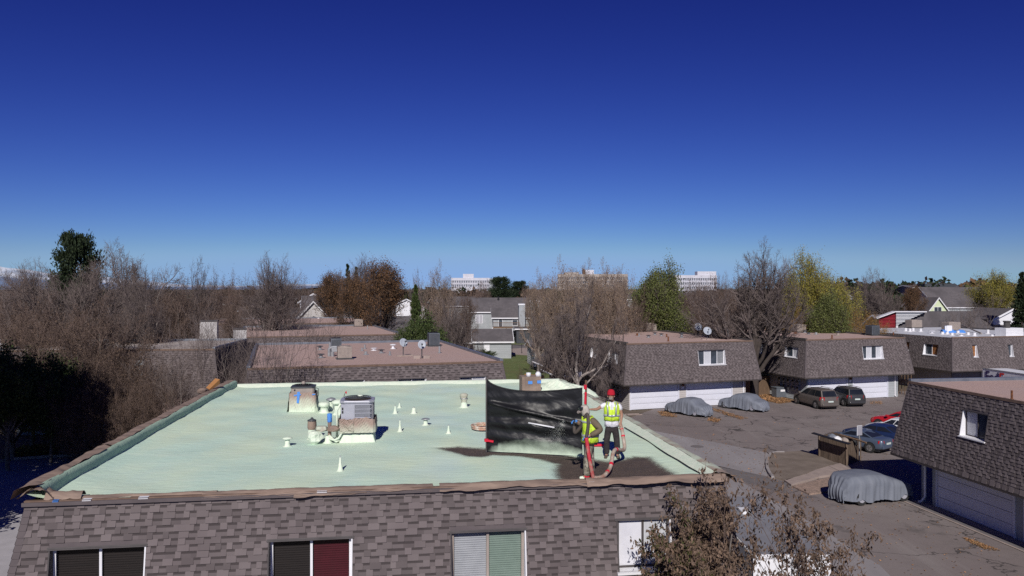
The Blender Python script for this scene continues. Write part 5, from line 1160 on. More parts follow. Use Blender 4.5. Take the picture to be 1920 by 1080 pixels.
# entry porch with curled shingle roof beside the garage building
po = empty('porch', G(1090, 770, 0), R(19), 'porch with leaf strewn brown roof and white gutter beside the shingled wall', 'porch')
def lp(px, py, z): return G(px, py, z) - po.location
def rot(v): c_, s_ = math.cos(-R(19)), math.sin(-R(19)); return Vector((v.x * c_ - v.y * s_, v.x * s_ + v.y * c_, v.z))
def LP(px, py, d): return rot(AT(px, py, d) - po.location)
b = MB(); q = [LP(999, 678, 79), LP(1027, 689, 76), LP(1060, 680, 78), LP(1055, 660, 84), LP(1020, 660, 86)]; b.add(q + [v - Vector((0, 0, .15)) for v in q], [tuple(range(5))] + [(i, (i + 1) % 5, 5 + (i + 1) % 5, 5 + i) for i in range(5)]); b.build('upper_roof', M['greyroof'], po)
b = MB(); q = [LP(1014, 692, 73), LP(1050, 708, 70), LP(1078, 700, 71), LP(1078, 682, 75), LP(1042, 684, 77)]; b.add(q + [v - Vector((0, 0, .15)) for v in q], [tuple(range(5))] + [(i, (i + 1) % 5, 5 + (i + 1) % 5, 5 + i) for i in range(5)]); b.build('lower_roof', M['brownroof'], po)
b = MB(); b.tube([LP(998, 678, 78.9), LP(1028, 690.5, 75.8)], .07, 6); b.tube([LP(1013, 693, 72.8), LP(1050, 709, 69.8)], .07, 6); b.tube([LP(1048, 709, 69.9), LP(1057, 714, 69.9), LP(1058, 724, 69.9), LP(1058, 760, 69.9)], .06, 6); b.build('gutter', M['white'], po)
b = MB(); q = [LP(1050, 706, 69.9), LP(1091, 697, 70.5), LP(1091, 707, 70.5), LP(1050, 710, 69.9)]; b.add(q + [v + Vector((0, .1, 0)) for v in q], [(0, 1, 2, 3), (4, 5, 6, 7), (0, 1, 5, 4), (3, 2, 6, 7)]); b.build('fascia', M['white'], po)
b = MB(); q = [LP(1030, 700, 76), LP(1090, 705, 72.5), LP(1090, 765, 72.5), LP(1030, 765, 76)]; b.add(q, [(0, 1, 2, 3)]); b.build('wall', M['darkgrey'], po)
# fences
def fence(label, pts, h, mat, group=None, w=.14, gap=.012):
    o = empty('wood_fence', pts[0], 0, label, 'fence', group); b = MB(); i = 0
    for a, c in zip(pts[:-1], pts[1:]):
        d = (c - a); L_ = d.length; d.normalize(); n = Vector((-d.y, d.x, 0)) * .012; k = int(L_ / w)
        for j in range(k):
            p0 = a + d * (j * w) - pts[0]; p1 = p0 + d * (w - gap); hh = h * (1 + rnd.uniform(-.015, .015)); zz = Vector((0, 0, hh)); m = n * rnd.uniform(.6, 1.6)
            b.hexa([p0 - m, p1 - m, p1 + m, p0 + m, p0 - m + zz, p1 - m + zz, p1 + m + zz, p0 + m + zz])
        for j in range(int(L_ / 2.4) + 1):
            q0 = a + d * min(j * 2.4, L_) - pts[0] + n * 4; pb = MB(); pb.box(q0.x - .05, q0.y - .05, 0, q0.x + .05, q0.y + .05, h * .98); pb.build('post', M[mat], o)
        pb = MB(); pb.hexa([a + n * 2 - pts[0] + Vector((0, 0, h * .2)), c + n * 2 - pts[0] + Vector((0, 0, h * .2)), c + n * 5 - pts[0] + Vector((0, 0, h * .2)), a + n * 5 - pts[0] + Vector((0, 0, h * .2)),
                         a + n * 2 - pts[0] + Vector((0, 0, h * .26)), c + n * 2 - pts[0] + Vector((0, 0, h * .26)), c + n * 5 - pts[0] + Vector((0, 0, h * .26)), a + n * 5 - pts[0] + Vector((0, 0, h * .26))]); pb.build('rail', M[mat], o)
    tag(b.build('fence_boards', M[mat], o), kind='stuff'); return o
fence('weathered board fence between the garage buildings under the giant tree', [G(1396, 746, 0), G(1446, 738, 0)], 1.9, 'wood')
fence('orange cedar fence at the top of the lawn path', [G(984, 730, 0), G(1020, 733, 0)], 1.7, 'woodorange')
fence('dark board fence below the porch roof', [G(1055, 755, 0), G(1100, 760, 0)], 1.9, 'wood')
# chain link posts round the lawn
fo = empty('wire_fence', G(940, 663, 0), 0, 'thin dark wire fence round the top of the lawn', 'fence'); b = MB(); loc0 = fo.location
for x, y in ((945, 660), (960, 662), (978, 662), (998, 667)): p = G(x, y, 0) - loc0; b.tube([p, p + Vector((0, 0, 1.5))], .05, 5)
b.tube([G(935, 660, 0) - loc0 + Vector((0, 0, 1.5)), G(998, 667, 0) - loc0 + Vector((0, 0, 1.5))], .03, 4); b.build('post', M['black'], fo)
# wooden stair beside third building
p = G(1704, 742, 0); o = empty('wood_stair', (p.x, p.y, 0), R(18), 'brown wooden stair railing between the garage buildings', 'stair'); b = MB()
for i in range(9): b.box(-.9, i * .45, 1.6 - i * .18, .3, i * .45 + .4, 1.65 - i * .18)
b.build('tread', M['wood'], o); b = MB()
for i in range(10): b.box(.3, i * .42, 0, .36, i * .42 + .05, 2.6 - i * .16)
b.hexa([(.28, 0, 2.55), (.38, 0, 2.55), (.38, 4.1, 1.0), (.28, 4.1, 1.0), (.28, 0, 2.65), (.38, 0, 2.65), (.38, 4.1, 1.1), (.28, 4.1, 1.1)]); b.build('railing', M['wood'], o)
# ------------------------------------------------------------------ things on the sprayed roof
ZF = ZR + .05
yA = A.yaw
def R_at(px, py, z=ZF): return G(px, py, z)
def prop(name, px, py, label, cat, group=None, z=ZF, rz=None):
    p = G(px, py, z); return empty(name, (p.x, p.y, z - .02), yA if rz is None else rz, label, cat, group)
def lathe_obj(name, prof, mat, parent, n=14, wob_=0.0, cx=0, cy=0, smooth=True):
    b = MB(); b.lathe(prof, cx, cy, n, wob=wob_); return b.build(name, mat, parent, smooth=smooth)
FO = M['foamob']
# foam coated cones
for px, py, h, r, lb in ((638, 882, .35, .065, 'slender foam coated pipe nearest the front edge of the green roof'), (750, 808, .36, .06, 'tall foam coated pipe to the side of the large condenser'), (741, 775, .29, .075, 'foam coated pipe with a narrower one close behind it'),
                         (749, 764, .20, .06, 'small foam coated pipe just behind a wider one'), (776, 775, .22, .10, 'stubby blunt foam coated pipe'), (841, 812, .25, .06, 'thin foam coated pipe near the curtain')):
    o = prop('foam_pipe', px, py, lb, 'roof pipe', 'foam coated pipes on the green roof')
    blunt = 'blunt' in lb
    lathe_obj('foam_cone', [(r * 1.9, 0), (r * 1.15, .03), (r * .85, h * .3), (r * (.75 if blunt else .5), h * .65), (r * (.7 if blunt else .36), h * .95), (r * (.55 if blunt else .22), h), (0, h + .01)], FO, o, 12, .1)
    lathe_obj('pipe', [(r * .2, h - .01), (r * .2, h + .04), (0, h + .04)], M['galv'], o, 8)
# mushroom vents
for px, py, h, r, lb in ((621, 769, .47, .09, 'tall mushroom capped vent behind the large condenser'), (798, 796, .23, .07, 'low mushroom capped vent on the green roof'), (539, 836, .27, .07, 'short vent with ragged wrapped cap')):
    o = prop('mushroom_vent', px, py, lb, 'roof vent', 'capped vents on the green roof')
    lathe_obj('stem', [(r * 2, 0), (r * 1.2, .03), (r, h * .3), (r, h * .9)], FO, o, 12)
    lathe_obj('cap', [(r * .9, h * .86), (r * 2.05, h * .84), (r * 2.1, h * .9), (r * 1.4, h), (r * .4, h * 1.06), (0, h * 1.07)], M['foamob'] if 'ragged' in lb else M['galv'], o, 14, .12 if 'ragged' in lb else 0)
o = prop('wrapped_vent', 870, 763, 'masked vent standing alone near the back of the green roof', 'roof vent'); lathe_obj('stem', [(.20, 0), (.13, .05), (.12, .22)], FO, o, 12)
lathe_obj('wrap', [(.12, .2), (.10, .25), (.15, .32), (.13, .36), (.16, .44), (.17, .5), (.10, .55), (0, .56)], M['papergreen'], o, 12, .3); lathe_obj('cord', [(.14, .33), (.16, .35), (.14, .37)], M['galv'], o, 12)
o = prop('foam_stub', 608, 773, 'foam covered duct stub beside the tall mushroom vent', 'roof vent'); lathe_obj('stub', [(.22, 0), (.15, .06), (.14, .22), (.21, .25), (.20, .36), (.1, .4), (0, .4)], FO, o, 12, .12)
o = prop('foam_stub', 634, 776, 'foam covered dome vent half hidden by the large condenser', 'roof vent'); lathe_obj('stem', [(.2, 0), (.14, .08), (.13, .4)], FO, o, 12); lathe_obj('dome', [(.14, .4), (.24, .4), (.22, .48), (.1, .54), (0, .55)], FO, o, 14, .05)
o = prop('wrapped_pipe', 585, 822, 'upright pipe wrapped in brown paper with a grey lid', 'roof pipe'); lathe_obj('sleeve', [(.16, 0), (.12, .04), (.115, .3), (.12, .34)], FO, o, 12, .08)
lathe_obj('paper_wrap', [(.12, .3), (.135, .36), (.13, .5), (.125, .56)], M['paper'], o, 12, .12); lathe_obj('lid', [(.13, .55), (.14, .58), (.05, .62), (.03, .66), (0, .66)], M['acdark'], o, 10, .1)
o = prop('foam_lump', 590, 831, 'lumpy foam covered elbow beside the paper wrapped pipe', 'roof pipe'); lathe_obj('lump', [(.1, 0), (.19, .1), (.22, .2), (.2, .3), (.1, .37), (0, .38)], FO, o, 9, .35, smooth=False)
# whip antenna with a red tip
o = prop('marker_whip', 643, 768, 'thin bent marker whip with a red tip', 'marker'); b = MB(); b.tube([(0, 0, 0), (0, 0, .25), (.02, 0, .45), (.06, 0, .6), (.1, 0, .68)], .012, 5); b.build('rod', M['black'], o)
b = MB(); b.tube([(.09, 0, .66), (.12, 0, .72), (.13, 0, .62)], .02, 5); b.build('tip', M['redtape'], o)
# scraps at the back corner
o = prop('broken_board', 396, 732, 'splintered orange board stuck on the far parapet corner', 'board', z=ZR + .3); b = MB(); b.hexa([(-.25, -.3, 0), (-.05, -.3, 0), (.28, .3, .25), (.1, .3, .25), (-.25, -.3, .06), (-.05, -.3, .06), (.28, .3, .45), (.1, .3, .5)]); b.build('board', M['woodorange'], o)
lathe_obj('paper_scrap', [(0, -.1), (.2, .0), (.25, .12), (.1, .2), (0, .2)], M['paper'], o, 7, .4, -.2, -.5, False)
o = prop('roof_nut', 433, 735, 'small dark disc lying near the back parapet', 'scrap'); lathe_obj('disc', [(0, .0), (.09, 0), (.09, .05), (0, .05)], M['black'], o, 10)

# condensing units
def fan_guard(parent, cx, cy, z, r, mat, blades='rust'):
    b = MB()
    for k in range(7):
        rr = r * (.15 + .85 * k / 6); b.tube([(cx + rr * math.cos(t), cy + rr * math.sin(t), z + .03 * (1 - rr / r)) for t in [i * math.pi / 10 for i in range(21)]], .006, 4)
    for k in range(12): t = k * math.pi / 6; b.tube([(cx, cy, z + .04), (cx + r * math.cos(t), cy + r * math.sin(t), z)], .006, 4)
    g = b.build('fan_guard', M[mat], parent)
    b = MB()
    for k in range(4):
        t = k * math.pi / 2 + .4; b.quad((cx + .06 * math.cos(t), cy + .06 * math.sin(t), z - .1), (cx + r * .9 * math.cos(t - .3), cy + r * .9 * math.sin(t - .3), z - .13), (cx + r * .9 * math.cos(t + .35), cy + r * .9 * math.sin(t + .35), z - .05), (cx + .06 * math.cos(t + .8), cy + .06 * math.sin(t + .8), z - .06))
    b.cyl(cx, cy, z - .14, z - .02, .08); b.build('fan', M[blades], parent)
    b = MB(); b.cyl(cx, cy, z - .35, z - .02, r * .98, None, 20); return g
p0 = R_at(640, 829)
ac = empty('condenser', (p0.x, p0.y, ZF - .02), yA, 'large grey condenser with round fan top and paper wrapped base', 'air conditioner')
b = MB(); b.add([(-.06, -.06, 0), (1.0, -.06, 0), (1.0, .95, 0), (-.06, .95, 0), (.02, .02, .26), (.92, .02, .26), (.92, .88, .26), (.02, .88, .26)], [(0, 1, 5, 4), (1, 2, 6, 5), (2, 3, 7, 6), (3, 0, 4, 7), (4, 5, 6, 7)]); b.build('curb', FO, ac, bevel=.03)
def octbox(x0, y0, x1, y1, z0, z1, c): return [(x0 + c, y0), (x1 - c, y0), (x1, y0 + c), (x1, y1 - c), (x1 - c, y1), (x0 + c, y1), (x0, y1 - c), (x0, y0 + c)]
b = MB(); b.slab(octbox(-.02, -.02, .93, .88, 0, 0, .12), .33, 1.17); b.build('casing', M['acmetal'], ac, bevel=.01)
b = MB(); b.slab(octbox(-.05, -.05, .96, .91, 0, 0, .13), 1.17, 1.24); b.build('top_rim', M['acmetal'], ac, bevel=.015)
b = MB(); b.cyl(.455, .43, 1.242, 1.246, .40, None, 24); b.build('fan_well', M['barkdark'], ac); fan_guard(ac, .455, .43, 1.30, .40, 'acdark')
lathe_obj('fan_motor', [(.09, 1.28), (.09, 1.33), (.06, 1.36), (0, 1.36)], M['foamob'], ac, 12, 0, .52, .46)
b = MB(); b.box(.40, -.028, .74, .86, -.02, 1.13); b.box(.934, .02, .7, .94, .78, 1.13); b.build('coil_recess', M['acdark'], ac)
b = MB()
for k in range(14): b.box(.41, -.04, .75 + k * .0275, .85, -.028, .762 + k * .0275); b.box(.94, .03, .72 + k * .029, .948, .77, .732 + k * .029)
tag(b.build('louvre', M['acmetal'], ac), kind='stuff')
for z in (.74, .87, 1.0, 1.13): b = MB(); b.box(.39, -.05, z - .008, .87, -.04, z + .012); b.build('guard_bar', M['acmetal'], ac)
b = MB(); b.box(.0, -.03, .66, .38, -.021, 1.14); b.build('access_panel', M['acmetal'], ac)
for z in (.98, .88): b = MB(); b.box(.02, -.05, z, .06, -.03, z + .07); b.build('valve', M['black'], ac)
b = MB()   # crumpled paper skirt
def skirt(u, v):
    per = [(-.04, -.04), (.95, -.04), (.97, .90), (-.04, .90), (-.04, -.04)]; t = u * 4; i = min(int(t), 3); f = t - i
    x = per[i][0] * (1 - f) + per[i + 1][0] * f; y = per[i][1] * (1 - f) + per[i + 1][1] * f; k = .02 + .035 * abs(wob(u * 31 + v * 3, 1)) + .03 * (1 - v)
    n = (0, -1) if i == 0 else (1, 0) if i == 1 else (0, 1) if i == 2 else (-1, 0); return (x + n[0] * k, y + n[1] * k, .30 + v * (.42 + .05 * wob(u * 17, 3)))
b.grid(skirt, 90, 8); b.build('paper_skirt', M['spraypaper'], ac, smooth=False)
b = MB(); b.grid(lambda u, v: (-.05 + .42 * u, -.10 - .06 * abs(wob(u * 11 + v * 7, 4)), .36 + .34 * v + .03 * wob(u * 5, 2)), 12, 8); b.build('paper_flap', M['spraypaper'], ac)
# conduits, blue bag and wrapped tubes by the large unit
o = prop('conduit_group', 623, 829, 'refrigerant pipes and conduits with paper wraps and a blue tape bundle', 'pipes')
b = MB(); b.tube([(.13, .1, 0), (.13, .1, .95), (.22, .12, 1.12), (.32, .14, 1.14)], .035, 8); b.build('riser', FO, o, smooth=True)
b = MB(); b.tube([(.25, -.05, .12), (.12, -.08, .05), (.02, -.05, .12), (-.1, 0, .22)], .04, 8); b.tube([(.28, -.1, .3), (.2, -.14, .16), (.08, -.1, .1), (-.08, -.08, .14)], .035, 8); b.build('suction_line', FO, o, smooth=True)
lathe_obj('boot', [(.16, 0), (.1, .05), (.08, .2), (.06, .22)], FO, o, 12, .1, -.12, 0)
lathe_obj('blue_tape_bundle', [(.05, .6), (.075, .63), (.08, .78), (.07, .86), (0, .88)], M['bluetape'], o, 9, .25, -.08, .05, False)
b = MB(); b.tube([(-.08, .05, .15), (-.08, .05, .62)], .055, 8); b.build('paper_tube', M['paper'], o)
lathe_obj('paper_wad', [(0, .34), (.14, .36), (.2, .42), (.14, .5), (0, .52)], M['papergreen'], o, 8, .5, -.3, .02, False); lathe_obj('paper_wad', [(0, .34), (.16, .38), (.2, .46), (.1, .52), (0, .54)], M['paper'], o, 8, .5, .05, -.1, False)
# second unit
p0 = R_at(541, 772)
ac2 = empty('condenser', (p0.x, p0.y, ZF - .02), yA + .02, 'smaller condenser wrapped in paper held by blue tape near the back parapet', 'air conditioner')
b = MB(); b.slab(octbox(.08, .03, .92, .80, 0, 0, .06), .05, .88); b.build('casing', M['tanmetal'], ac2, bevel=.01)
b = MB(); b.slab(octbox(.06, .01, .94, .82, 0, 0, .08), .88, .93); b.build('top_rim', M['acdark'], ac2); fan_guard(ac2, .5, .4, .97, .36, 'black', 'black')
lathe_obj('fan_motor', [(.07, .98), (.08, 1.06), (.03, 1.1), (0, 1.1)], M['tanmetal'], ac2, 9, .2, .5, .4)
b = MB()
def skirt2(u, v):
    per = [(.03, -.02), (.97, -.02), (.97, .86), (.03, .86), (.03, -.02)]; t = u * 4; i = min(int(t), 3); f = t - i
    x = per[i][0] * (1 - f) + per[i + 1][0] * f; y = per[i][1] * (1 - f) + per[i + 1][1] * f; k = .03 * abs(wob(u * 27 + v * 3, 1)) + .09 * (1 - v) ** 2
    n = (0, -1) if i == 0 else (1, 0) if i == 1 else (0, 1) if i == 2 else (-1, 0); return (x + n[0] * k, y + n[1] * k, .01 + v * (.70 + .03 * wob(u * 17, 3)))
b.grid(skirt2, 90, 8); b.build('paper_skirt', M['spraypaper'], ac2)
b = MB(); b.quad((.3, -.075, .35), (.38, -.08, .33), (.42, -.045, .76), (.32, -.045, .76)); b.quad((.2, -.055, .6), (.45, -.06, .63), (.45, -.055, .68), (.2, -.05, .65)); b.quad((.86, -.05, .62), (.97, -.06, .64), (.97, -.06, .68), (.86, -.05, .67)); b.build('blue_tape', M['bluetape'], ac2)
b = MB(); b.box(.19, .025, .78, .25, .029, .84); b.build('valve', M['black'], ac2); b = MB(); b.tube([(.97, .3, .85), (1.05, .3, .82), (1.06, .3, .6), (1.0, .3, .4)], .012, 5); b.build('cord', M['black'], ac2)
# covered box and foam mound behind the curtain
p0 = G(979, 752, ZR)
o = empty('masked_unit', (p0.x, p0.y, ZR), yA, 'roof unit masked with brown paper and blue tape behind the curtain', 'air conditioner')
b = MB(); b.grid(lambda u, v: (.78 * u + .01 * wob(v * 9 + u * 4, 1), -.02 - .02 * abs(wob(u * 13, 2)), 1.0 * v), 14, 6); b.box(0, 0, 0, .78, .8, .98); b.build('casing', M['paper'], o)
b = MB(); b.box(.24, -.05, .70, .42, -.035, .82); b.box(.62, -.05, .72, .78, -.035, .84); b.build('blue_tape', M['bluetape'], o)
lathe_obj('white_can', [(0, .98), (.1, .98), (.1, 1.14), (0, 1.15)], M['white'], o, 10, 0, .3, .2); lathe_obj('white_bag', [(0, .96), (.12, .98), (.13, 1.1), (.05, 1.18), (0, 1.18)], M['white'], o, 8, .3, .7, .2)
b = MB()
def mound(u, v):
    x = -1.7 + 3.4 * u; y = -.8 + 1.6 * v; r = math.hypot(x / 1.7, y / .8); return (x, y, max(0, (1 - r)) ** .6 * .62 * (1 + .18 * wob(x * 3 + y * 4, 2)) if r < 1 else 0)
p0 = G(1046, 741, ZR); b.grid(mound, 30, 16); tag(b.build('foam_mound', M['foamob'], None), 'foam covered hump with paper edge behind the curtain', 'mound'); bpy.data.objects['foam_mound'].location = (p0.x, p0.y, ZR + .02)
# hose coil
p0 = R_at(905, 804); o = empty('coiled_hose', (p0.x, p0.y, ZF), 0, 'orange speckled hose coiled on the roof beside the curtain', 'hose'); b = MB()
hosem = pmat('hosem', (.40, .16, .10), (.50, .40, .32), scale=9, rough=.7, c3=(.60, .55, .48), s3=6)
for k in range(2): b.tube([(.34 * math.cos(t) * (1 + .05 * k), .42 * math.sin(t), .05 + .06 * k) for t in [i * math.pi / 12 for i in range(25)]], .035, 8)
b.build('hose_loop', hosem, o, smooth=True)
# black cord on the roof
pts = [R_at(x, y) for x, y in ((1171, 803), (1190, 814), (1212, 827), (1232, 841), (1252, 854), (1272, 865), (1292, 878), (1312, 889))]
b = MB(); b.tube([p + Vector((0, 0, .03)) for p in pts], .017, 6); tag(b.build('power_cord', M['rubber']), 'black cord running diagonally across the foam to the corner', 'cord')
pts = [R_at(x, y) for x, y in ((960, 850), (1010, 853), (1050, 856), (1078, 860), (1086, 866))]
b = MB(); b.tube([p + Vector((0, 0, .02)) for p in pts], .009, 5); tag(b.build('thin_cord', M['rubber']), 'thin dark cord below the black curtain', 'cord')
# red strap and debris by the helper's feet
p0 = R_at(1121, 836); b = MB(); b.box(-.14, -.05, 0, .16, .05, .06); o = tag(b.build('red_strap', M['redtape']), 'red strap lying on the foam between the two workers', 'strap'); o.location = p0

# ------------------------------------------------------------------ overspray curtain
cl, cr = R_at(912, 844), R_at(1092, 853); cl.z = cr.z = ZR
cm = bpy.data.materials.new('black_plastic'); cm.use_nodes = True; nt = cm.node_tree; L = nt.links; bs = nt.nodes['Principled BSDF']
bs.inputs['Roughness'].default_value = .42; bs.inputs['Specular IOR Level'].default_value = .4
at = N(nt, 'ShaderNodeAttribute', attribute_name='spray'); g = N(nt, 'ShaderNodeNewGeometry')
n1 = N(nt, 'ShaderNodeTexNoise'); n1.inputs['Scale'].default_value = 5; n1.inputs['Detail'].default_value = 8; L.new(g.outputs['Position'], n1.inputs['Vector'])
ad = N(nt, 'ShaderNodeMath', operation='MULTIPLY_ADD'); L.new(n1.outputs['Fac'], ad.inputs[0]); ad.inputs[1].default_value = .5; L.new(at.outputs['Fac'], ad.inputs[2])
r_ = N(nt, 'ShaderNodeMapRange'); r_.inputs[1].default_value = .40; r_.inputs[2].default_value = 1.25; L.new(ad.outputs[0], r_.inputs[0])
mx = N(nt, 'ShaderNodeMix', data_type='RGBA'); mx.inputs[6].default_value = (.007, .007, .009, 1); mx.inputs[7].default_value = (.58, .70, .56, 1); L.new(r_.outputs[0], mx.inputs[0]); L.new(mx.outputs[2], bs.inputs['Base Color'])
rr = N(nt, 'ShaderNodeMapRange'); rr.inputs[3].default_value = .42; rr.inputs[4].default_value = .85; L.new(r_.outputs[0], rr.inputs[0]); L.new(rr.outputs[0], bs.inputs['Roughness'])
mp = N(nt, 'ShaderNodeMapping'); mp.inputs['Scale'].default_value = (1, 1, 1.7); L.new(g.outputs['Position'], mp.inputs['Vector'])
n2 = N(nt, 'ShaderNodeTexNoise'); n2.inputs['Scale'].default_value = 1.1; n2.inputs['Detail'].default_value = 5; n2.inputs['Roughness'].default_value = .42; n2.inputs['Distortion'].default_value = .7; L.new(mp.outputs[0], n2.inputs['Vector'])
bp = N(nt, 'ShaderNodeBump'); bp.inputs['Distance'].default_value = .075; bp.inputs['Strength'].default_value = .8; L.new(n2.outputs['Fac'], bp.inputs['Height']); L.new(bp.outputs[0], bs.inputs['Normal'])
cu = empty('spray_curtain', cl, 0, 'black plastic overspray curtain strung between two taped poles', 'curtain')
dv = cr - cl; Lc = dv.length; ex = dv.normalized(); ey = Vector((-ex.y, ex.x, 0)); hl, hr_ = 2.05, 1.88
nu, nv = 110, 60; V = []; SP = []
for j in range(nv + 1):
    v = j / nv
    for i in range(nu + 1):
        u = i / nu; top = hl * (1 - u) + hr_ * u - .62 * (math.sin(math.pi * u ** .62)) * .34 - .10 * u * (1 - u) * 4 * .3
        z = .02 + v * (top - .02)
        f1 = .045 * math.sin(11 * (z + .55 * (1 - u) * (z - 1.2)) + 1.5 * wob(u * 2, 1)) * math.sin(math.pi * min(1, v * 1.05)) * (.3 + u * (1 - u) * 3)
        f2 = .02 * wob((u * Lc * .8 + z * .4) * 2.1, 4) * math.sin(math.pi * v); f3 = .006 * wob(u * 14 + z * 5, 2) * math.sin(math.pi * v)
        belly = .10 * math.sin(math.pi * u) * math.sin(math.pi * v)
        fold = -.10 * math.exp(-((z - (1.42 - .52 * u)) / .05) ** 2) * (1 if .08 < u else u / .08)
        p = ex * (u * Lc) - ey * (f1 + f2 + f3 + belly - fold * .9) ; V.append((p.x, p.y, z))
        sp = max(0, 1 - z / (.16 + .32 * math.sin(math.pi * min(1, max(0, (u - .05) / .95))) ** .7 + .05)) if u > .12 else max(0, 1 - z / .25) * u / .12
        SP.append(sp)
i_ = (np.arange(nv)[:, None] * (nu + 1) + np.arange(nu)[None]).ravel()
me = mesh_np('sheet', V, np.stack([i_, i_ + 1, i_ + nu + 2, i_ + nu + 1], 1), None, [cm], smooth=True)
a = me.attributes.new('spray', 'FLOAT', 'POINT'); a.data.foreach_set('value', np.array(SP, dtype=np.float32)); link('sheet', me, cu)
b = MB(); b.tube([(0, -.03, 0), (0, -.03, 2.12)], .022, 8); b.build('pole', M['capdark'], cu)
b = MB(); q = ex * (Lc + .08); b.tube([(q.x, q.y - .02, 0), (q.x + .02, q.y, 2.1)], .03, 8); b.build('pole', M['wood'], cu)
b = MB(); b.tube([(0, -.03, .30), (0, -.03, .38)], .06, 8); b.tube([(0.02, -.05, .33), (.2, -.06, .30)], .035, 6); b.build('red_tape', M['redtape'], cu)
b = MB(); b.tube([(q.x, q.y - .01, 1.86), (q.x, q.y - .01, 1.98)], .042, 8); b.tube([(q.x, q.y - .01, 1.45), (q.x + .01, q.y - .01, 1.78)], .034, 8); b.build('red_tape', M['redtape'], cu)
b = MB(); p1 = ex * 1.25 - ey * .17; p2 = ex * 1.98 - ey * .17; b.tube([(p1.x, p1.y, .90), (p2.x, p2.y, .80)], .022, 8); b.build('white_rod', M['white'], cu, smooth=True)
b = MB(); b.tube([(ex * (u * Lc)).to_tuple()[:2] + (hl * (1 - u) + hr_ * u - .62 * (math.sin(math.pi * u ** .62)) * .34 - .03 * u * (1 - u) * 4 + .0,) for u in [i / 24 for i in range(25)]], .022, 6); b.build('hem', M['black'], cu, smooth=True)

# ------------------------------------------------------------------ things on the other roofs
def rp(name, px, py, z, label, cat='roof vent', group=None, rz=0.0):
    p = G(px, py, z); return empty(name, (p.x, p.y, z), rz, label, cat, group)
def pipe_vent(px, py, z, hpx, label, group, mat='galv', r=.06, cap=False, two=False):
    o = rp('roof_vent', px, py, z, label, 'roof vent', group); d = o.location.y; h = hpx * d / FPX
    b = MB(); b.lathe([(r * 2.2, 0), (r * 1.3, .04), (r, .06), (r, h * (.8 if cap else 1)), (0, h * (.8 if cap else 1))], 0, 0, 9); b.build('pipe', M[mat], o)
    if cap: b = MB(); b.lathe([(r, h * .78), (r * 2.2, h * .78), (r * 2.2, h * .92), (r * .8, h), (0, h)], 0, 0, 9); b.build('cap', M['acdark' if mat != 'white' else 'white'], o)
    return o
ge = 'small vents on the dish roof'
for px, py, h, cap, lb in ((600, 656, 8, True, 'capped pipe vent beside the dark slatted unit'), (602, 671, 8, True, 'capped vent near the tan cooler'), (655, 660, 10, False, 'thin pipe directly behind the tan cooler'), (679, 658, 6, False, 'pipe vent ahead of a thin taller one'),
                       (684, 654, 8, False, 'thin tall pipe behind the short ones'), (686, 665, 6, False, 'leaning short pipe vent'), (701, 657, 5, True, 'squat white capped vent on the dish roof'), (715, 662, 7, True, 'dark topped vent in the middle of the dish roof'), (731, 666, 7, False, 'thin pipe nearest the first dish'),
                       (737, 654, 9, True, 'white capped vent behind the first dish'), (824, 662, 13, False, 'tall thin pipe by the far roof corner')):
    pipe_vent(px, py, ZR, h, lb, ge, 'galv' if 'white' not in lb else 'white', .07 if 'thin' in lb else .11, cap)
def dish(px, py, z, r, label, base='blocks', face=0.0, tilt=.35, mast=.75):
    o = rp('satellite_dish', px, py, z, label, 'satellite dish', None, face); b = MB(); b.tube([(0, 0, 0), (0, 0, mast)], .035, 6); b.build('mast', M['acdark'], o)
    b = MB(); n = 20; vs = []
    for k in range(5):
        rr = r * k / 4
        for i in range(n): t = 2 * math.pi * i / n; vs.append((rr * math.cos(t), -.06 - .16 * (rr / r) ** 2 * r, rr * 1.12 * math.sin(t)))
    def T_(v): y, zz = v[1], v[2]; return (v[0], y * math.cos(tilt) + zz * math.sin(tilt), -y * math.sin(tilt) + zz * math.cos(tilt) + mast + r * .55)
    b.add([T_(v) for v in vs] + [T_((v[0], v[1] + .03, v[2])) for v in vs], [(k * n + i, k * n + (i + 1) % n, (k + 1) * n + (i + 1) % n, (k + 1) * n + i) for k in range(4) for i in range(n)] + [(100 + k * n + i, 100 + (k + 1) * n + i, 100 + (k + 1) * n + (i + 1) % n, 100 + k * n + (i + 1) % n) for k in range(4) for i in range(n)] + [(80 + i, 80 + (i + 1) % n, 180 + (i + 1) % n, 180 + i) for i in range(n)])
    b.build('reflector', M['galv2'], o, smooth=True)
    b = MB(); q = T_((0, -.65 * r - .3, -.25 * r)); b.tube([T_((0, -.06, -r * 1.0)), q], .02, 5); b.box(q[0] - .06, q[1] - .09, q[2] - .05, q[0] + .06, q[1] + .03, q[2] + .05); b.build('feed_arm', M['acdark'], o)
    b = MB()
    if base == 'blocks':
        for x in (-.55, .1): b.box(x, -.15, 0, x + .42, .15, .2)
    else: b.box(-.5, -.06, 0, .7, .02, .1); b.box(-.1, -.3, 0, 0, .3, .08)
    b.build('base_block', M['concwarm'], o); return o
M['galv2'] = pmat('galv2', (.36, .39, .45), (.30, .33, .39), scale=2, rough=.45)
dish(756, 668, ZR, .28, 'satellite dish on dark skids, angled away on the dish roof', 'skid', .5, .45)
dish(791, 672, ZR, .27, 'satellite dish held by two concrete blocks', 'blocks', .15, .3)
dish(1309, 630, 6.05, .40, 'satellite dish farther back on the garage roof', 'skid', .0, .5, .7)
dish(1326, 637, 6.05, .40, 'satellite dish nearer the roof edge beside its twin', 'skid', .0, .6, .6)
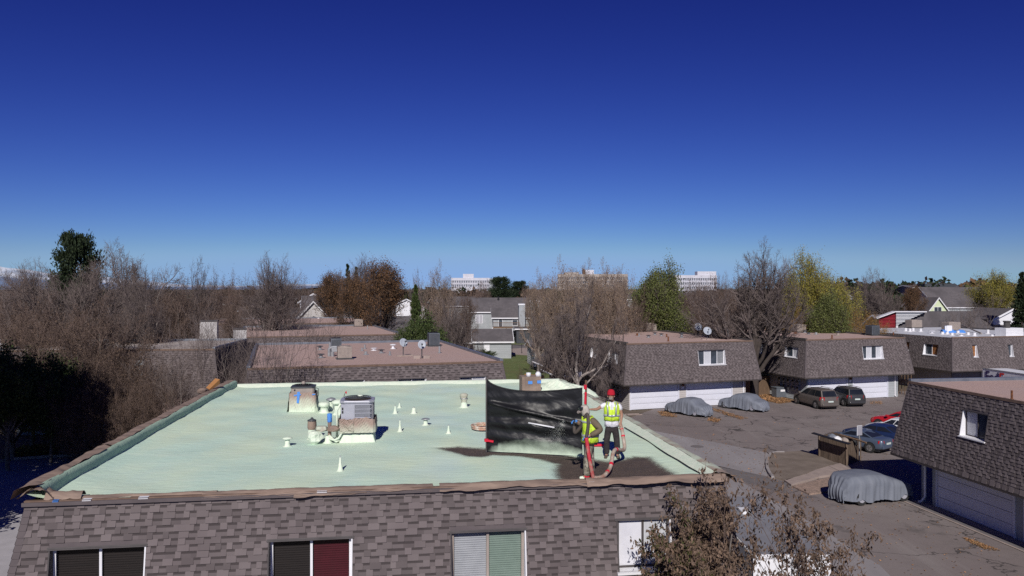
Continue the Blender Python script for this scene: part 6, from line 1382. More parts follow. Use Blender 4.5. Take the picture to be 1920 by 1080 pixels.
def acbox(px, py, z, w, d, h, label, mat='acblue', rz=.3, slats=True, stand=.12, cat='air conditioner'):
    o = rp('rooftop_unit', px, py, z, label, cat, None, rz); b = MB(); b.box(-w / 2, -d / 2, stand, w / 2, d / 2, stand + h); b.build('casing', M[mat], o, bevel=.02)
    if stand > 0: b = MB(); b.box(-w / 2 - .1, -d / 2 - .1, 0, w / 2 + .1, -d / 2 + .08, stand - .01); b.box(-w / 2 - .1, d / 2 - .08, 0, w / 2 + .1, d / 2 + .1, stand - .01); b.build('stand', M['acdark'], o)
    if slats:
        b = MB(); n = int(h / .085)
        for k in range(n): z_ = stand + .06 + k * (h - .1) / n; b.box(-w / 2 + .06, -d / 2 - .012, z_, w / 2 - .06, -d / 2 - .002, z_ + .045); b.box(-w / 2 - .012, -d / 2 + .06, z_, -w / 2 - .002, d / 2 - .06, z_ + .045)
        tag(b.build('louvre', M['acdark' if mat != 'tanmetal' else 'tanmetal'], o), kind='stuff')
    b = MB(); b.cyl(0, 0, stand + h, stand + h + .05, min(w, d) * .42, None, 16); b.build('fan_guard', M['black' if mat != 'tanmetal' else 'tanmetal'], o); return o
acbox(630, 659, ZR, .75, .75, .85, 'dark blue slatted unit on the gravel roof with a label plate', 'acblue', R(17))
bpy.data.objects[0].name
acbox(646, 673, ZR, .9, .8, .75, 'tan evaporative cooler in front of the slatted unit', 'tanmetal', R(17), True, .08, 'cooler')
o = rp('duct_cluster', 617, 668, ZR, 'cluster of grey ducts and pipes beside the tan cooler', 'ducts'); b = MB(); b.cyl(0, 0, 0, .55, .1); b.cyl(.25, -.1, 0, .3, .13); b.cyl(-.1, .7, 0, .9, .09); b.tube([(0, 0, .5), (.2, 0, .62), (.5, .1, .62)], .09, 8); b.box(.2, -.1, .32, .7, .3, .6); b.build('ducts', M['galv'], o)
acbox(813, 649, ZR, .85, .85, .95, 'dark slatted unit at the far corner of the dish roof', 'acblue', R(17))
acbox(760 - 5, 634 - 0, ZR, .1, .1, .1, 'tiny box', 'galv') if False else None
acbox(672, 612, ZR, 1.0, .9, .8, 'tan cooler on the middle gravel roof', 'tanmetal', R(18), True, .06, 'cooler')
pipe_vent(689, 617, ZR, 7, 'pipe at the corner of the middle gravel roof', None)
acbox(1355, 633, 6.05, .9, .9, .9, 'pale grey rooftop unit next to the two dishes', 'acmetal', R(19))
acbox(1218, 621, 6.05, 1.3, 1.0, .85, 'tan cooler at the back of the garage roof', 'tanmetal', R(19), True, .1, 'cooler')
gb = 'small vents on the garage roof'
for px, py, h, cap, lb, mt in ((1253, 640, 9, False, 'thin dark pipe nearest the front roof edge', 'rust'), (1278, 633, 9, True, 'capped vent toward the dishes', 'galv'), (1198, 631, 6, False, 'thin pipe with white foot', 'galv'), (1195, 629, 4, False, 'short dark pipe on the garage roof', 'rust'),
                            (1216, 633, 5, True, 'squat capped vent ahead of the tan cooler', 'galv'), (1240, 630, 5, True, 'small capped vent between pipe and cooler', 'galv'), (1164, 627, 6, True, 'capped vent close to drooping twigs', 'galv'), (1156, 627, 6, False, 'dark stub close to drooping twigs', 'rust'), (1250, 632, 6, False, 'thin pipe behind the front one', 'rust'), (1228, 628, 5, True, 'capped vent right behind the small one', 'galv')):
    pipe_vent(px, py, 6.05, h, lb, gb, mt, .07 if 'thin' in lb else .12, cap)
acbox(1636, 629, 6.05, 1.0, 1.0, .95, 'blue grey slatted unit near the roof corner above the garage doors', 'acblue', R(18))
acbox(1498, 623, 6.05, 1.2, 1.0, .8, 'weathered cooler at the back of the minivan building roof', 'tanmetal', R(18), True, .1, 'cooler')
gc = 'small vents on the minivan building roof'
for px, py, h, cap, lb, mt in ((1560, 635, 7, False, 'thin dark pipe nearest the edge of this gravel roof', 'rust'), (1571, 629, 8, True, 'tall capped vent in the middle of this gravel roof', 'tanmetal'), (1516, 627, 4, True, 'short vent near the weathered cooler', 'galv'), (1530, 627, 4, False, 'stub pipe past the short vent', 'galv'), (1509, 624, 5, True, 'capped vent touching the weathered cooler', 'galv'), (1492, 626, 4, False, 'dark stub behind the window', 'rust'), (1675, 631, 8, False, 'thin pipe at the far roof end by the blue grey unit', 'rust')):
    pipe_vent(px, py, 6.05, h, lb, gc, mt, .07 if 'thin' in lb else .14, cap)
zj = 5.9
for px, py, w, lb in ((1713, 615, 1.6, 'beige cooler at the back of the white roof'), (1783, 620, 1.7, 'beige cooler above the blue tarp bundle')): acbox(px, py, zj, w, 1.2, .95, lb, 'tanmetal', R(15), True, .1, 'cooler')
gj = 'white boots on the white roof'
for px, py, h, lb in ((1698, 621, 6, 'white pipe boot of the close trio, the one nearest the red wall'), (1706, 622, 6, 'white pipe boot in the middle of the close trio'), (1712, 621, 6, 'white pipe boot of the close trio, right before the beige cooler'), (1726, 622, 6, 'white pipe boot alone past the trio'), (1767, 627, 5, 'white pipe boot before the tarp'), (1776, 627, 5, 'white pipe boot touching the tarp'), (1785, 629, 5, 'white pipe boot nearest the tarp front'), (1796, 626, 6, 'white pipe boot behind the tarp end'),
                      (1802, 630, 6, 'white capped boot with dark pipe'), (1815, 628, 5, 'white pipe boot in the middle of the white roof'), (1827, 630, 6, 'white pipe boot beside a dark stick'), (1852, 626, 8, 'large white boot at the foot of the fallen pole'), (1860, 631, 4, 'small white boot nearest the white roof edge'), (1747, 625, 5, 'dark capped vent on the white roof')):
    pipe_vent(px, py, zj, h, lb, gj, 'white', .16, 'cap' in lb)
o = rp('tarp_bundle', 1785, 624, zj, 'bright blue tarp bundle with white box on the white roof', 'tarp'); b = MB(); b.grid(lambda u, v: (-1.2 + 2.6 * u, -.4 + .8 * v, .32 * math.sin(math.pi * v) * (1 + .4 * wob(u * 9, 1))), 16, 6); b.build('tarp', M['bluetape'], o); b = MB(); b.box(-.7, -.2, .05, -.1, .2, .85); b.box(-.85, -.1, .2, -.7, .1, .8); b.build('box', M['white'], o)
o = rp('tarp_pole', 1840, 627, zj, 'long pale pole propped across the far end of the white roof', 'pole'); v1 = AT(1790, 603, o.location.y + 14) - o.location; b = MB(); b.tube([(0, 0, .1), v1.to_tuple()], .09, 6); b.build('pole', M['barklight'], o)
o = rp('chimney_box', 1896, 629, zj, 'white lapboard chimney box topped by a dark round flue', 'chimney', None, R(15)); b = MB(); b.box(-1.5, -.7, 0, .9, .7, .85)
for k in range(5): b.box(-1.52, -.72, .1 + k * .16, .92, -.7, .12 + k * .16)
b.build('casing', M['white'], o); b = MB(); b.cyl(-.6, 0, .85, 1.6, .32); b.cyl(-.6, 0, 1.5, 1.62, .4); b.build('flue', M['capdark'], o)
pipe_vent(1897, 749, 6.2, 17, 'dark pipe standing on the near gravel roof', None, 'rust', .045)
# ------------------------------------------------------------------ vehicles
def paint(name, c, rough=.28, metal=.35):
    m = bpy.data.materials.new(name); m.use_nodes = True; b = m.node_tree.nodes['Principled BSDF']; b.inputs['Base Color'].default_value = (*c, 1); b.inputs['Roughness'].default_value = rough
    b.inputs['Metallic'].default_value = metal; b.inputs['Coat Weight'].default_value = .35; b.inputs['Coat Roughness'].default_value = .08
    nt = m.node_tree; g = N(nt, 'ShaderNodeNewGeometry'); n = N(nt, 'ShaderNodeTexNoise'); n.inputs['Scale'].default_value = 3; n.inputs['Detail'].default_value = 5; nt.links.new(g.outputs['Position'], n.inputs['Vector'])
    r = N(nt, 'ShaderNodeMapRange'); r.inputs[3].default_value = rough; r.inputs[4].default_value = rough + .3; nt.links.new(n.outputs['Fac'], r.inputs[0]); nt.links.new(r.outputs[0], b.inputs['Roughness'])
    return m
M['carglass'] = pmat('carglass', (.012, .014, .018), (.02, .023, .028), scale=1, rough=.06, spec=.7)
M['tail'] = pmat('tail', (.45, .01, .015), (.30, .008, .012), scale=8, rough=.2)
M['chrome'] = pmat('chrome', (.55, .55, .57), (.45, .45, .47), scale=5, rough=.25, metal=.8)
M['plate'] = pmat('plate', (.55, .62, .60), (.5, .58, .56), scale=5, rough=.5)
def car(label, loc, yaw, L, W, H, pr, mat, cat='car', name='parked_car', roofrack=False, trim=None, group=None, rims='chrome', tailh=(.75, 1.0)):
    """pr: (hood x,z),(windshield base x,z),(roof front x),(roof rear x),(rear glass base x,z),(tail z); x from -L/2 rear to +L/2 front; nose toward +x"""
    o = empty(name, loc, yaw, label, cat, group); hb, wb_, rf, rr_, rg, tz = pr; zb = .22; w = W / 2
    st = [(-L / 2, .45, tz * .86, .78), (-L / 2 + .06, zb + .08, tz * .97, .90), (-L / 2 + .3, zb, tz, .97), (rg[0], zb, rg[1], 1.0), ((rg[0] + wb_[0]) / 2, zb, (rg[1] + wb_[1]) / 2, 1.0), (wb_[0], zb, wb_[1], .99), (hb[0], zb, hb[1], .97), (L / 2 - .35, zb, hb[1] * .93, .93), (L / 2 - .08, zb + .06, hb[1] * .80, .82), (L / 2, .40, hb[1] * .62, .66)]
    st = sorted(st, key=lambda q: q[0]); vs, fs = [], []
    for (x, z0, z1, kw) in st:
        ww = w * kw; zm = z0 + (z1 - z0) * .45
        ring = [(x, 0, z0), (x, ww * .86, z0), (x, ww * .98, z0 + .10), (x, ww, zm), (x, ww * .985, z0 + (z1 - z0) * .72), (x, ww * .93, z1 - .05), (x, ww * .86, z1), (x, ww * .45, z1 + .025), (x, 0, z1 + .035)]
        ring = ring + [(x, -p[1], p[2]) for p in ring[-2:0:-1]]; vs += ring
    k = 16
    for i in range(len(st) - 1):
        for j in range(k): fs.append((i * k + j, (i + 1) * k + j, (i + 1) * k + (j + 1) % k, i * k + (j + 1) % k))
    fs.append(tuple(range(k))); fs.append(tuple((len(st) - 1) * k + j for j in range(k - 1, -1, -1)))
    b = MB(); b.add(vs, fs); b.build('body', mat, o, smooth=True, subsurf=1)
    # greenhouse
    zr = H; b0, b1 = w * .90, w * .70; xs = [(rg[0] - .02, rg[1] - .02), (rr_, zr), (rf, zr), (wb_[0] + .02, wb_[1] - .02)]
    V = [(xs[0][0], b0 * .95, xs[0][1]), (xs[1][0], b1, zr - .05), (xs[2][0], b1, zr - .06), (xs[3][0], b0 * .95, xs[3][1])]
    mid = ((xs[1][0] + xs[2][0]) / 2, b1 * 1.03, zr)
    b = MB(); P = [(x, y, z) for x, y, z in V] + [(x, -y, z) for x, y, z in V]
    b.add(P + [(mid[0], b1, zr - .01), (mid[0], -b1, zr - .01), (xs[1][0] + .05, 0, zr), (xs[2][0] - .05, 0, zr - .01), (mid[0], 0, zr + .03)],
          [(0, 1, 8), (0, 8, 2, 3), (5, 4, 9), (9, 4, 7, 6), (0, 4, 5, 10, 1), (3, 2, 11, 6, 7), (1, 10, 12, 8), (10, 5, 9, 12), (8, 12, 11, 2), (12, 9, 6, 11)])
    b.build('cabin', mat, o, smooth=False, bevel=.035)
    def lerp(a, c, t): return Vector(a) * (1 - t) + Vector(c) * t
    # glass: windshield, rear, sides
    def pane(q, nrm, nm='window'):
        off = Vector(nrm).normalized() * .012; b = MB(); b.poly([Vector(p) + off for p in q]); return b.build(nm, M['carglass'], o)
    rgl = [lerp(V[0], V[1], t) for t in (.14, .90)]; pane([(rgl[0].x, rgl[0].y * .88, rgl[0].z), (rgl[0].x, -rgl[0].y * .88, rgl[0].z), (rgl[1].x, -rgl[1].y * .9, rgl[1].z), (rgl[1].x, rgl[1].y * .9, rgl[1].z)], (-(zr - rg[1]), 0, abs(rr_ - rg[0])), 'rear_window')
    wgl = [lerp(V[3], V[2], t) for t in (.08, .92)]; pane([(wgl[0].x, wgl[0].y * .9, wgl[0].z), (wgl[1].x, wgl[1].y * .9, wgl[1].z), (wgl[1].x, -wgl[1].y * .9, wgl[1].z), (wgl[0].x, -wgl[0].y * .9, wgl[0].z)], ((zr - wb_[1]), 0, abs(wb_[0] - rf)), 'windshield')
    for s in (1, -1):
        nrm = (0, s * (zr - rg[1]), (b0 * .95 - b1)); x0, x1, x2, x3 = V[0][0], V[1][0], V[2][0], V[3][0]; zl = (rg[1] + wb_[1]) / 2 + .05; zt = zr - .12; hgt = zr - .05 - rg[1]
        def ys(z): return s * (b0 * .95 + (b1 - b0 * .95) * (z - rg[1]) / hgt)
        def xa(z): return x0 + (x1 - x0) * (z - rg[1]) / hgt + .09
        def xb(z): return x3 + (x2 - x3) * (z - wb_[1]) / hgt - .09
        n = 3 if (x3 - x0) > 2.7 else 2; X0 = [xa(zl), xa(zt)]; X1 = [xb(zl), xb(zt)]
        for i in range(n):
            a0, a1 = X0[0] + (X1[0] - X0[0]) * i / n + .03, X0[0] + (X1[0] - X0[0]) * (i + 1) / n - .03; c0, c1 = X0[1] + (X1[1] - X0[1]) * i / n + .03, X0[1] + (X1[1] - X0[1]) * (i + 1) / n - .03
            pane([(a0, ys(zl), zl), (a1, ys(zl), zl), (c1, ys(zt), zt), (c0, ys(zt), zt)], nrm, 'side_window')
        b = MB(); b.box(wb_[0] - .32, s * w * 1.0 - .02, wb_[1] + .02, wb_[0] - .14, s * w * 1.0 + s * .16, wb_[1] + .17); b.build('mirror', mat, o, bevel=.03)
        lb = MB(); th0, th1 = tailh; lb.hexa([(-L / 2 + .02, s * w * .62, th0), (-L / 2 + .30, s * w * .955, th0), (-L / 2 + .30, s * w * .955, th1), (-L / 2 + .02, s * w * .62, th1)] + [(-L / 2 - .0, s * w * .64, th0), (-L / 2 + .27, s * w * .985, th0), (-L / 2 + .27, s * w * .975, th1), (-L / 2 + .0, s * w * .64, th1)]); lb.build('tail_light', M['tail'], o)
        hl = MB(); hl.hexa([(L / 2 - .06, s * w * .45, .60), (L / 2 - .35, s * w * .93, .62), (L / 2 - .40, s * w * .90, .76), (L / 2 - .16, s * w * .45, .72)] + [(L / 2 - .04, s * w * .46, .60), (L / 2 - .32, s * w * .95, .62), (L / 2 - .38, s * w * .92, .78), (L / 2 - .13, s * w * .46, .74)]); hl.build('headlight', M['chrome'], o)
        for xw in (-L / 2 + L * .19, L / 2 - L * .18):
            r = .335 if H < 1.7 else .36; b = MB(); n_ = 18; y0, y1 = s * (w - .20), s * (w + .015)
            b.add([(xw + r * math.cos(t), y, r + r * math.sin(t)) for y in (y0, y1) for t in [2 * math.pi * i / n_ for i in range(n_)]], [(i, (i + 1) % n_, n_ + (i + 1) % n_, n_ + i) for i in range(n_)] + [tuple(range(n_)), tuple(range(n_, 2 * n_))]); wh = b.build('wheel', M['rubber'], o)
            b = MB(); y2 = y1 + s * .008; b.add([(xw + r * .62 * math.cos(t), y2, r + r * .62 * math.sin(t)) for t in [2 * math.pi * i / n_ for i in range(n_)]], [tuple(range(n_))]); b.build('rim', M[rims], wh)
            b = MB()
            for i in range(5): t = i * 1.2566; b.tube([(xw, y2 + s * .01, r), (xw + r * .6 * math.cos(t), y2 + s * .01, r + r * .6 * math.sin(t))], .02, 4)
            b.build('spokes', M['capdark'], wh)
            b = MB(); ra = r + .075; yy = s * (w + .004); b.add([(xw + ra * math.cos(t), yy, r + ra * math.sin(t)) for t in [math.pi * i / 12 - .15 for i in range(13)]] + [(xw + r * 1.0 * math.cos(t), yy, r + r * 1.0 * math.sin(t)) for t in [math.pi * i / 12 - .15 for i in range(13)]], [(i, i + 1, 14 + i, 13 + i) for i in range(12)]); b.build('wheel_arch', M['black'], o)
    b = MB(); b.box(-L / 2 - .015, -.26, tz * .62, -L / 2 + .1, .26, tz * .62 + .13); b.build('licence_plate', M['plate'], o)
    b = MB(); b.box(-L / 2 - .05, -w * .86, .34, -L / 2 + .2, w * .86, .56); b.build('rear_bumper', mat if trim is None else M[trim], o, bevel=.05)
    b = MB(); b.box(-L / 2 + .3, -w * .8, .12, L / 2 - .3, w * .8, .26); b.build('underbody', M['black'], o)
    if roofrack:
        b = MB()
        for s in (1, -1): b.tube([(rr_ + .1, s * b1 * .9, zr), (rr_ + .25, s * b1 * .9, zr + .07), (rf - .25, s * b1 * .9, zr + .06), (rf - .1, s * b1 * .9, zr - .01)], .022, 5)
        for x in (rr_ + .5, rf - .6): b.tube([(x, -b1 * .9, zr + .06), (x, b1 * .9, zr + .06)], .018, 5)
        b.build('roof_rack', M['capdark'], o)
    return o
def car_between(pr_, pf_, label, L, W, H, pr, mat, **kw):
    """rear and front wheel-line ground pixels give place and heading"""
    a, c = G(*pr_, 0), G(*pf_, 0); yaw = math.atan2(c.y - a.y, c.x - a.x); m = (a + c) / 2; n = Vector((math.sin(yaw), -math.cos(yaw), 0)); side = kw.pop('side', 1); m = m - n * (W / 2) * side
    return car(label, (m.x, m.y, 0), yaw, L, W, H, pr, mat, **kw)
van_p = ((1.70, .98), (1.15, 1.12), (.35, 0), (-2.2, 0), (-2.42, 1.08), 1.12)
def prv(*a): return a
def car_c(p, yw, label, *a, **k): return car(label, (p[0], p[1], 0), R(yw), *a, **k)
car_between((1533, 767.5), (1489, 756), 'taupe minivan parked nose in beside the dark wagon', 5.0, 1.95, 1.78, ((1.75, 1.02), (1.15, 1.12), .15, -2.05, (-2.38, 1.10), 1.10), paint('taupe', (.145, .125, .115)), cat='minivan', name='minivan', roofrack=True, tailh=(.85, 1.15), side=-1)
car_between((1586, 763), (1546, 752), 'dark grey utility wagon beside the taupe minivan', 4.6, 1.85, 1.72, ((1.35, 1.06), (.85, 1.12), .2, -1.95, (-2.2, 1.12), 1.12), paint('charcoal', (.05, .05, .055)), cat='wagon', name='utility_wagon', roofrack=True, tailh=(.8, 1.1), side=-1)
car_c((23.9, 53.6), 126, 'silver coupe parked behind the wooden bin enclosure', 4.5, 1.75, 1.36, ((1.3, .82), (.9, .92), .15, -.75, (-1.55, .98), .96), paint('silver', (.09, .12, .18)), tailh=(.70, .88))
car_c((26.0, 55.2), 126, 'dark blue sedan half hidden behind the silver coupe', 4.6, 1.8, 1.45, ((1.4, .88), (.95, .98), .2, -.95, (-1.7, 1.02), 1.0), paint('blue', (.018, .035, .11)), tailh=(.75, .95))
car('white sedan mostly hidden by the near shingled building', (28.6, 57.2, 0), R(126), 4.7, 1.85, 1.5, ((1.4, .9), (1.0, 1.0), .25, -1.0, (-1.7, 1.05), 1.0), paint('whitecar', (.62, .64, .68), .3, 0))
car('red car behind the white sedan', (30.6, 60.5, 0), R(126), 4.7, 1.85, 1.45, ((1.4, .9), (1.0, 1.0), .25, -1.0, (-1.7, 1.05), 1.0), paint('redcar', (.42, .012, .02), .3, 0))
for px, py, yw, lb in ((961, 638, 100, 'black pickup like car parked beside the white post'), (985, 638, 95, 'black sedan facing out next to the dark garage wall'), (1012, 637, 20, 'dark sedan half hidden by drooping branches')):
    p = G(px, py, 0); car(lb, (p.x, p.y, 0), R(yw), 4.6, 1.8, 1.5, ((1.4, .9), (1.0, 1.0), .25, -1.0, (-1.7, 1.05), 1.0), paint('blackcar', (.02, .025, .035), .3, .2), group=None)
# draped car covers
covm = pmat('covercloth', (.14, .155, .195), (.175, .19, .23), scale=1.6, rough=.65, bump=.015, bscale=7, stretch=(1, 1, .5))
def covered(label, loc, yaw, L, W, H, suv=False, wheels=True, seed=1):
    o = empty('covered_car', loc, yaw, label, 'covered car'); n_s, n_r = 64, 40; V = []; rs_ = random.Random(seed); ph = rs_.random() * 6
    def prof(x):   # roof line, x -1 rear .. 1 front
        if suv: pts = ((-1, .62), (-.95, .86), (-.82, .98), (-.2, 1.0), (.08, .96), (.42, .78), (.75, .66), (.93, .55), (1, .42))
        else: pts = ((-1, .42), (-.92, .62), (-.70, .70), (-.35, .97), (-.02, 1.0), (.2, .93), (.52, .66), (.84, .56), (.96, .46), (1, .34))
        for (a, za), (b_, zb_) in zip(pts[:-1], pts[1:]):
            if a <= x <= b_: t = (x - a) / (b_ - a); t = t * t * (3 - 2 * t); return za + (zb_ - za) * t
        return pts[-1][1]
    for i in range(n_s + 1):
        s = -1 + 2 * i / n_s; x = s * L / 2; h = prof(s) * H; e = (1 - abs(s) ** 5.0) ** .5 if abs(s) < 1 else 0; wid = W / 2 * (.55 + .45 * e)
        for j in range(n_r + 1):
            t = -1 + 2 * j / n_r; a = abs(t)
            hem = .17 + (.08 * math.sin(s * 7 + (1 if t > 0 else 2)) + .24 * math.exp(-((abs(s) - .62) / .11) ** 2)) * .8
            if a < .5: y = wid * .76 * (a / .5); z = h - .04 * (a / .5) ** 3 * H
            else:
                q = (a - .5) / .5; sh = min(1, q * 3.2); y = wid * (.76 + .22 * (1 - (1 - sh) ** 2) + .05 * q); z = h * (1 - q) * .965 + hem * q
                fold = math.sin(s * 34 + ph + 3 * math.sin(s * 5) + 2.2 * q * (1 if suv else -1)) * .5 + math.sin(s * 61 + ph * 2 + q * 2) * .3 + math.sin(s * 19 + q * 3) * .4
                y += fold * .07 * q ** .8; 
            xx = x * (1 - .02 * (1 - a)) ; 
            if abs(s) > .9: q = (abs(s) - .9) / .1; xx += 0
            V.append((xx + (.03 * math.sin(t * 23 + ph) * (abs(s) > .93)), y * (1 if t >= 0 else -1), z))
    b = MB(); fs = [(i * (n_r + 1) + j, (i + 1) * (n_r + 1) + j, (i + 1) * (n_r + 1) + j + 1, i * (n_r + 1) + j + 1) for i in range(n_s) for j in range(n_r)]; b.add(V, fs)
    # end skirts
    for i, sg in ((0, -1), (n_s, 1)):
        base_ = len(b.v); top = [V[i * (n_r + 1) + j] for j in range(n_r + 1)]
        vs = []
        m_ = 10
        for k in range(m_ + 1):
            q = k / m_
            for j, p in enumerate(top):
                t = -1 + 2 * j / n_r; zz = p[2] * (1 - q) + min(p[2], .12 + .04 * math.sin(t * 9)) * q; bulge = sg * (.10 * math.sin(math.pi * min(1, q * 1.2)) ** .5 * (1 - t * t) + .05 * math.sin(t * 31 + ph) * q * (1 - t * t) + .02 * q)
                vs.append((p[0] + bulge, p[1] * (1 + .02 * q), zz))
        b.add(vs, [(k * (n_r + 1) + j, k * (n_r + 1) + j + 1, (k + 1) * (n_r + 1) + j + 1, (k + 1) * (n_r + 1) + j) for k in range(m_) for j in range(n_r)])
    b.build('cover', covm, o, smooth=True, weld=True)
    if wheels:
        for xw in (-L * .31, L * .31):
            for s in (1, -1):
                w_ = MB(); r = .34; y0, y1 = s * (W / 2 - .26), s * (W / 2 - .04); n_ = 16; w_.add([(xw + r * math.cos(t), y, r + r * math.sin(t)) for y in (y0, y1) for t in [2 * math.pi * i / n_ for i in range(n_)]], [(i, (i + 1) % n_, n_ + (i + 1) % n_, n_ + i) for i in range(n_)] + [tuple(range(n_)), tuple(range(n_, 2 * n_))]); wh = w_.build('wheel', M['rubber'], o)
                w_ = MB(); w_.add([(xw + r * .6 * math.cos(t), y1 + s * .01, r + r * .6 * math.sin(t)) for t in [2 * math.pi * i / n_ for i in range(n_)]], [tuple(range(n_))]); w_.build('rim', M['acmetal'], wh)
    b = MB(); b.box(-L / 2 + .25, -W / 2 + .2, .15, L / 2 - .25, W / 2 - .2, .5); b.build('underbody', M['black'], o); return o
def cov_at(pa, pb, label, W, H, suv, seed, side=-1):
    a, c = G(*pa, 0), G(*pb, 0); yaw = math.atan2(c.y - a.y, c.x - a.x); m = (a + c) / 2; n = Vector((math.sin(yaw), -math.cos(yaw), 0)); m = m - n * (W / 2 - .1)
    return covered(label, (m.x, m.y, 0), yaw, (c - a).length, W, H, suv, True, seed)
cov_at((1590, 950), (1717, 937), 'hatchback under a grey blue fitted cover with its wheels showing', 1.9, 1.5, True, 3)
cov_at((1318, 792), (1252, 772), 'car under a grey cover in front of the first white garage door', 1.85, 1.45, False, 5) if False else None
def cov_dir(px, py, yawdeg, L, label, seed):
    p = G(px, py, 0); return covered(label, (p.x, p.y, 0), R(yawdeg), L, 1.85, 1.5, False, True, seed)
cov_dir(1291, 776, 128, 4.4, 'car under a grey cover before the first white garage door', 5)
cov_dir(1394, 767, 130, 4.6, 'car under a grey cover before the second white garage door', 8)
# delivery truck with lettering behind the near roof
p1 = AT(1842, 700, 73.5); o = empty('delivery_truck', (p1.x, p1.y, 0), R(-84), 'white delivery truck box with purple and red lettering behind the near roof', 'truck')
b = MB(); b.box(0, 0, .7, 7.5, 2.5, 3.45); b.build('cargo_box', M['white'], o, bevel=.03); b = MB(); b.box(-.02, -.03, 3.42, 7.52, -.0, 3.52); b.build('top_rail', M['galv'], o)
b = MB(); b.add([(7.55, .1, .6), (9.6, .15, .6), (9.6, 2.35, .6), (7.55, 2.4, .6), (7.55, .1, 2.5), (8.7, .2, 2.45), (8.7, 2.3, 2.45), (7.55, 2.4, 2.5), (9.5, .15, 1.5), (9.5, 2.35, 1.5)], [(0, 1, 8, 5, 4), (1, 2, 9, 8), (8, 9, 6, 5), (4, 5, 6, 7), (2, 3, 7, 6, 9), (3, 0, 4, 7)]); b.build('cab', M['white'], o)
for x in (1.6, 8.6):
    for y in (.05, 2.2): b = MB(); n_ = 14; b.add([(x + .45 * math.cos(t), yy, .45 + .45 * math.sin(t)) for yy in (y, y + .25) for t in [2 * math.pi * i / n_ for i in range(n_)]], [(i, (i + 1) % n_, n_ + (i + 1) % n_, n_ + i) for i in range(n_)] + [tuple(range(n_)), tuple(range(n_, 2 * n_))]); b.build('wheel', M['rubber'], o)
def lettering(txt, x, z, size, mat, parent, y=-.035):
    cu_ = bpy.data.curves.new('lettering', 'FONT'); cu_.body = txt; cu_.size = size; cu_.extrude = .004; cu_.offset = size * .012; cu_.space_character = .86; tmp = bpy.data.objects.new('lettering', cu_); COL.objects.link(tmp)
    dg = bpy.context.evaluated_depsgraph_get(); me = bpy.data.meshes.new_from_object(tmp.evaluated_get(dg)); wd = max(v.co.x for v in me.vertices); bpy.data.objects.remove(tmp); me.materials.clear(); me.materials.append(mat)
    ob = link('lettering', me, parent); ob.rotation_euler = (R(90), 0, 0); ob.location = (x, y, z); return wd
purple = pmat('logo_purple', (.035, .018, .10), (.03, .015, .09), scale=3, rough=.5); redl = pmat('logo_red', (.62, .025, .03), (.55, .02, .02), scale=3, rough=.5)
wd = lettering('Fed', .35, 2.32, 1.4, purple, o); lettering('Ex', .35 + wd + .03, 2.32, 1.4, redl, o)
# contractor box truck below the leafy branches
p1, p2 = G(1412, 1040, 3.0), G(1556, 1040, 3.0); o = empty('box_truck', (p1.x, p1.y, 0), 0.0, 'white box truck with grey roof parked under the dry leaved branches', 'truck'); w_ = p2.x - p1.x
b = MB(); b.box(0, 0, .7, w_, 6.6, 2.98); b.build('cargo_box', M['white'], o, bevel=.04); b = MB(); b.box(.03, .05, 2.982, w_ - .03, 6.55, 3.0); b.build('roof_skin', pmat('truckroof', (.20, .20, .22), (.24, .24, .26), scale=1.2, rough=.6), o)
b = MB(); b.box(.0, -.05, 2.9, w_, .0, 3.02); b.box(-.01, -.04, .7, .1, 0, 2.9); b.box(w_ - .1, -.04, .7, w_ + .01, 0, 2.9); b.build('rear_frame', M['white'], o)
q = G(1394, 957, 3.05); b = MB(); b.box(q.x - p1.x - .16, q.y - p1.y - .35, 2.995, q.x - p1.x + .2, q.y - p1.y + .2, 3.12); b.build('roof_hatch', M['white'], o, bevel=.03)
b = MB(); b.box(w_ * .5 - .01, -.055, .75, w_ * .5 + .01, -.05, 2.9); b.box(w_ * .5 + .2, -.09, 1.2, w_ * .5 + .24, -.05, 2.6); b.build('door_bar', M['galv'], o); b = MB(); b.box(w_ * .55, -.06, 2.82, w_ * .8, -.05, 2.9); b.build('marker_light', M['white'], o)
b = MB(); b.box(.15, 6.8, .6, w_ - .15, 8.6, 2.1); b.build('cab', M['white'], o, bevel=.15)
for x in (.05, w_ - .3):
    for y in (1.2, 7.8): b = MB(); n_ = 14; b.add([(xx, y + .42 * math.cos(t), .42 + .42 * math.sin(t)) for xx in (x, x + .25) for t in [2 * math.pi * i / n_ for i in range(n_)]], [(i, (i + 1) % n_, n_ + (i + 1) % n_, n_ + i) for i in range(n_)] + [tuple(range(n_)), tuple(range(n_, 2 * n_))]); b.build('wheel', M['rubber'], o)

# ------------------------------------------------------------------ bin enclosure, sign, meters, bins, lamps
c0, c1, c2 = G(1536, 858, 0), G(1587, 872, 0), G(1612, 863, 0)
o = empty('bin_enclosure', c0, 0, 'dark weathered board enclosure for bins with propped lid', 'bin enclosure'); hE = 1.4
c3 = c0 + (c2 - c1)
def boards(a, c, nm):
    b = MB(); d = c - a; L_ = d.length; d.normalize(); n = Vector((-d.y, d.x, 0)) * .012; k = max(2, int(L_ / .13))
    for j in range(k):
        w = L_ / k; p0 = a + d * (j * w) - c0; p1 = p0 + d * (w - .012); m = n * rnd.uniform(.6, 1.8); hh = Vector((0, 0, hE + rnd.uniform(-.03, .03))); b.hexa([p0 - m, p1 - m, p1 + m, p0 + m, p0 - m + hh, p1 - m + hh, p1 + m + hh, p0 + m + hh])
    return tag(b.build(nm, M['woodgrey'], o), kind='stuff')
boards(c0, c1, 'side_boards'); boards(c1, c2, 'front_boards'); boards(c2, c3, 'far_boards'); boards(c3, c0, 'back_boards')
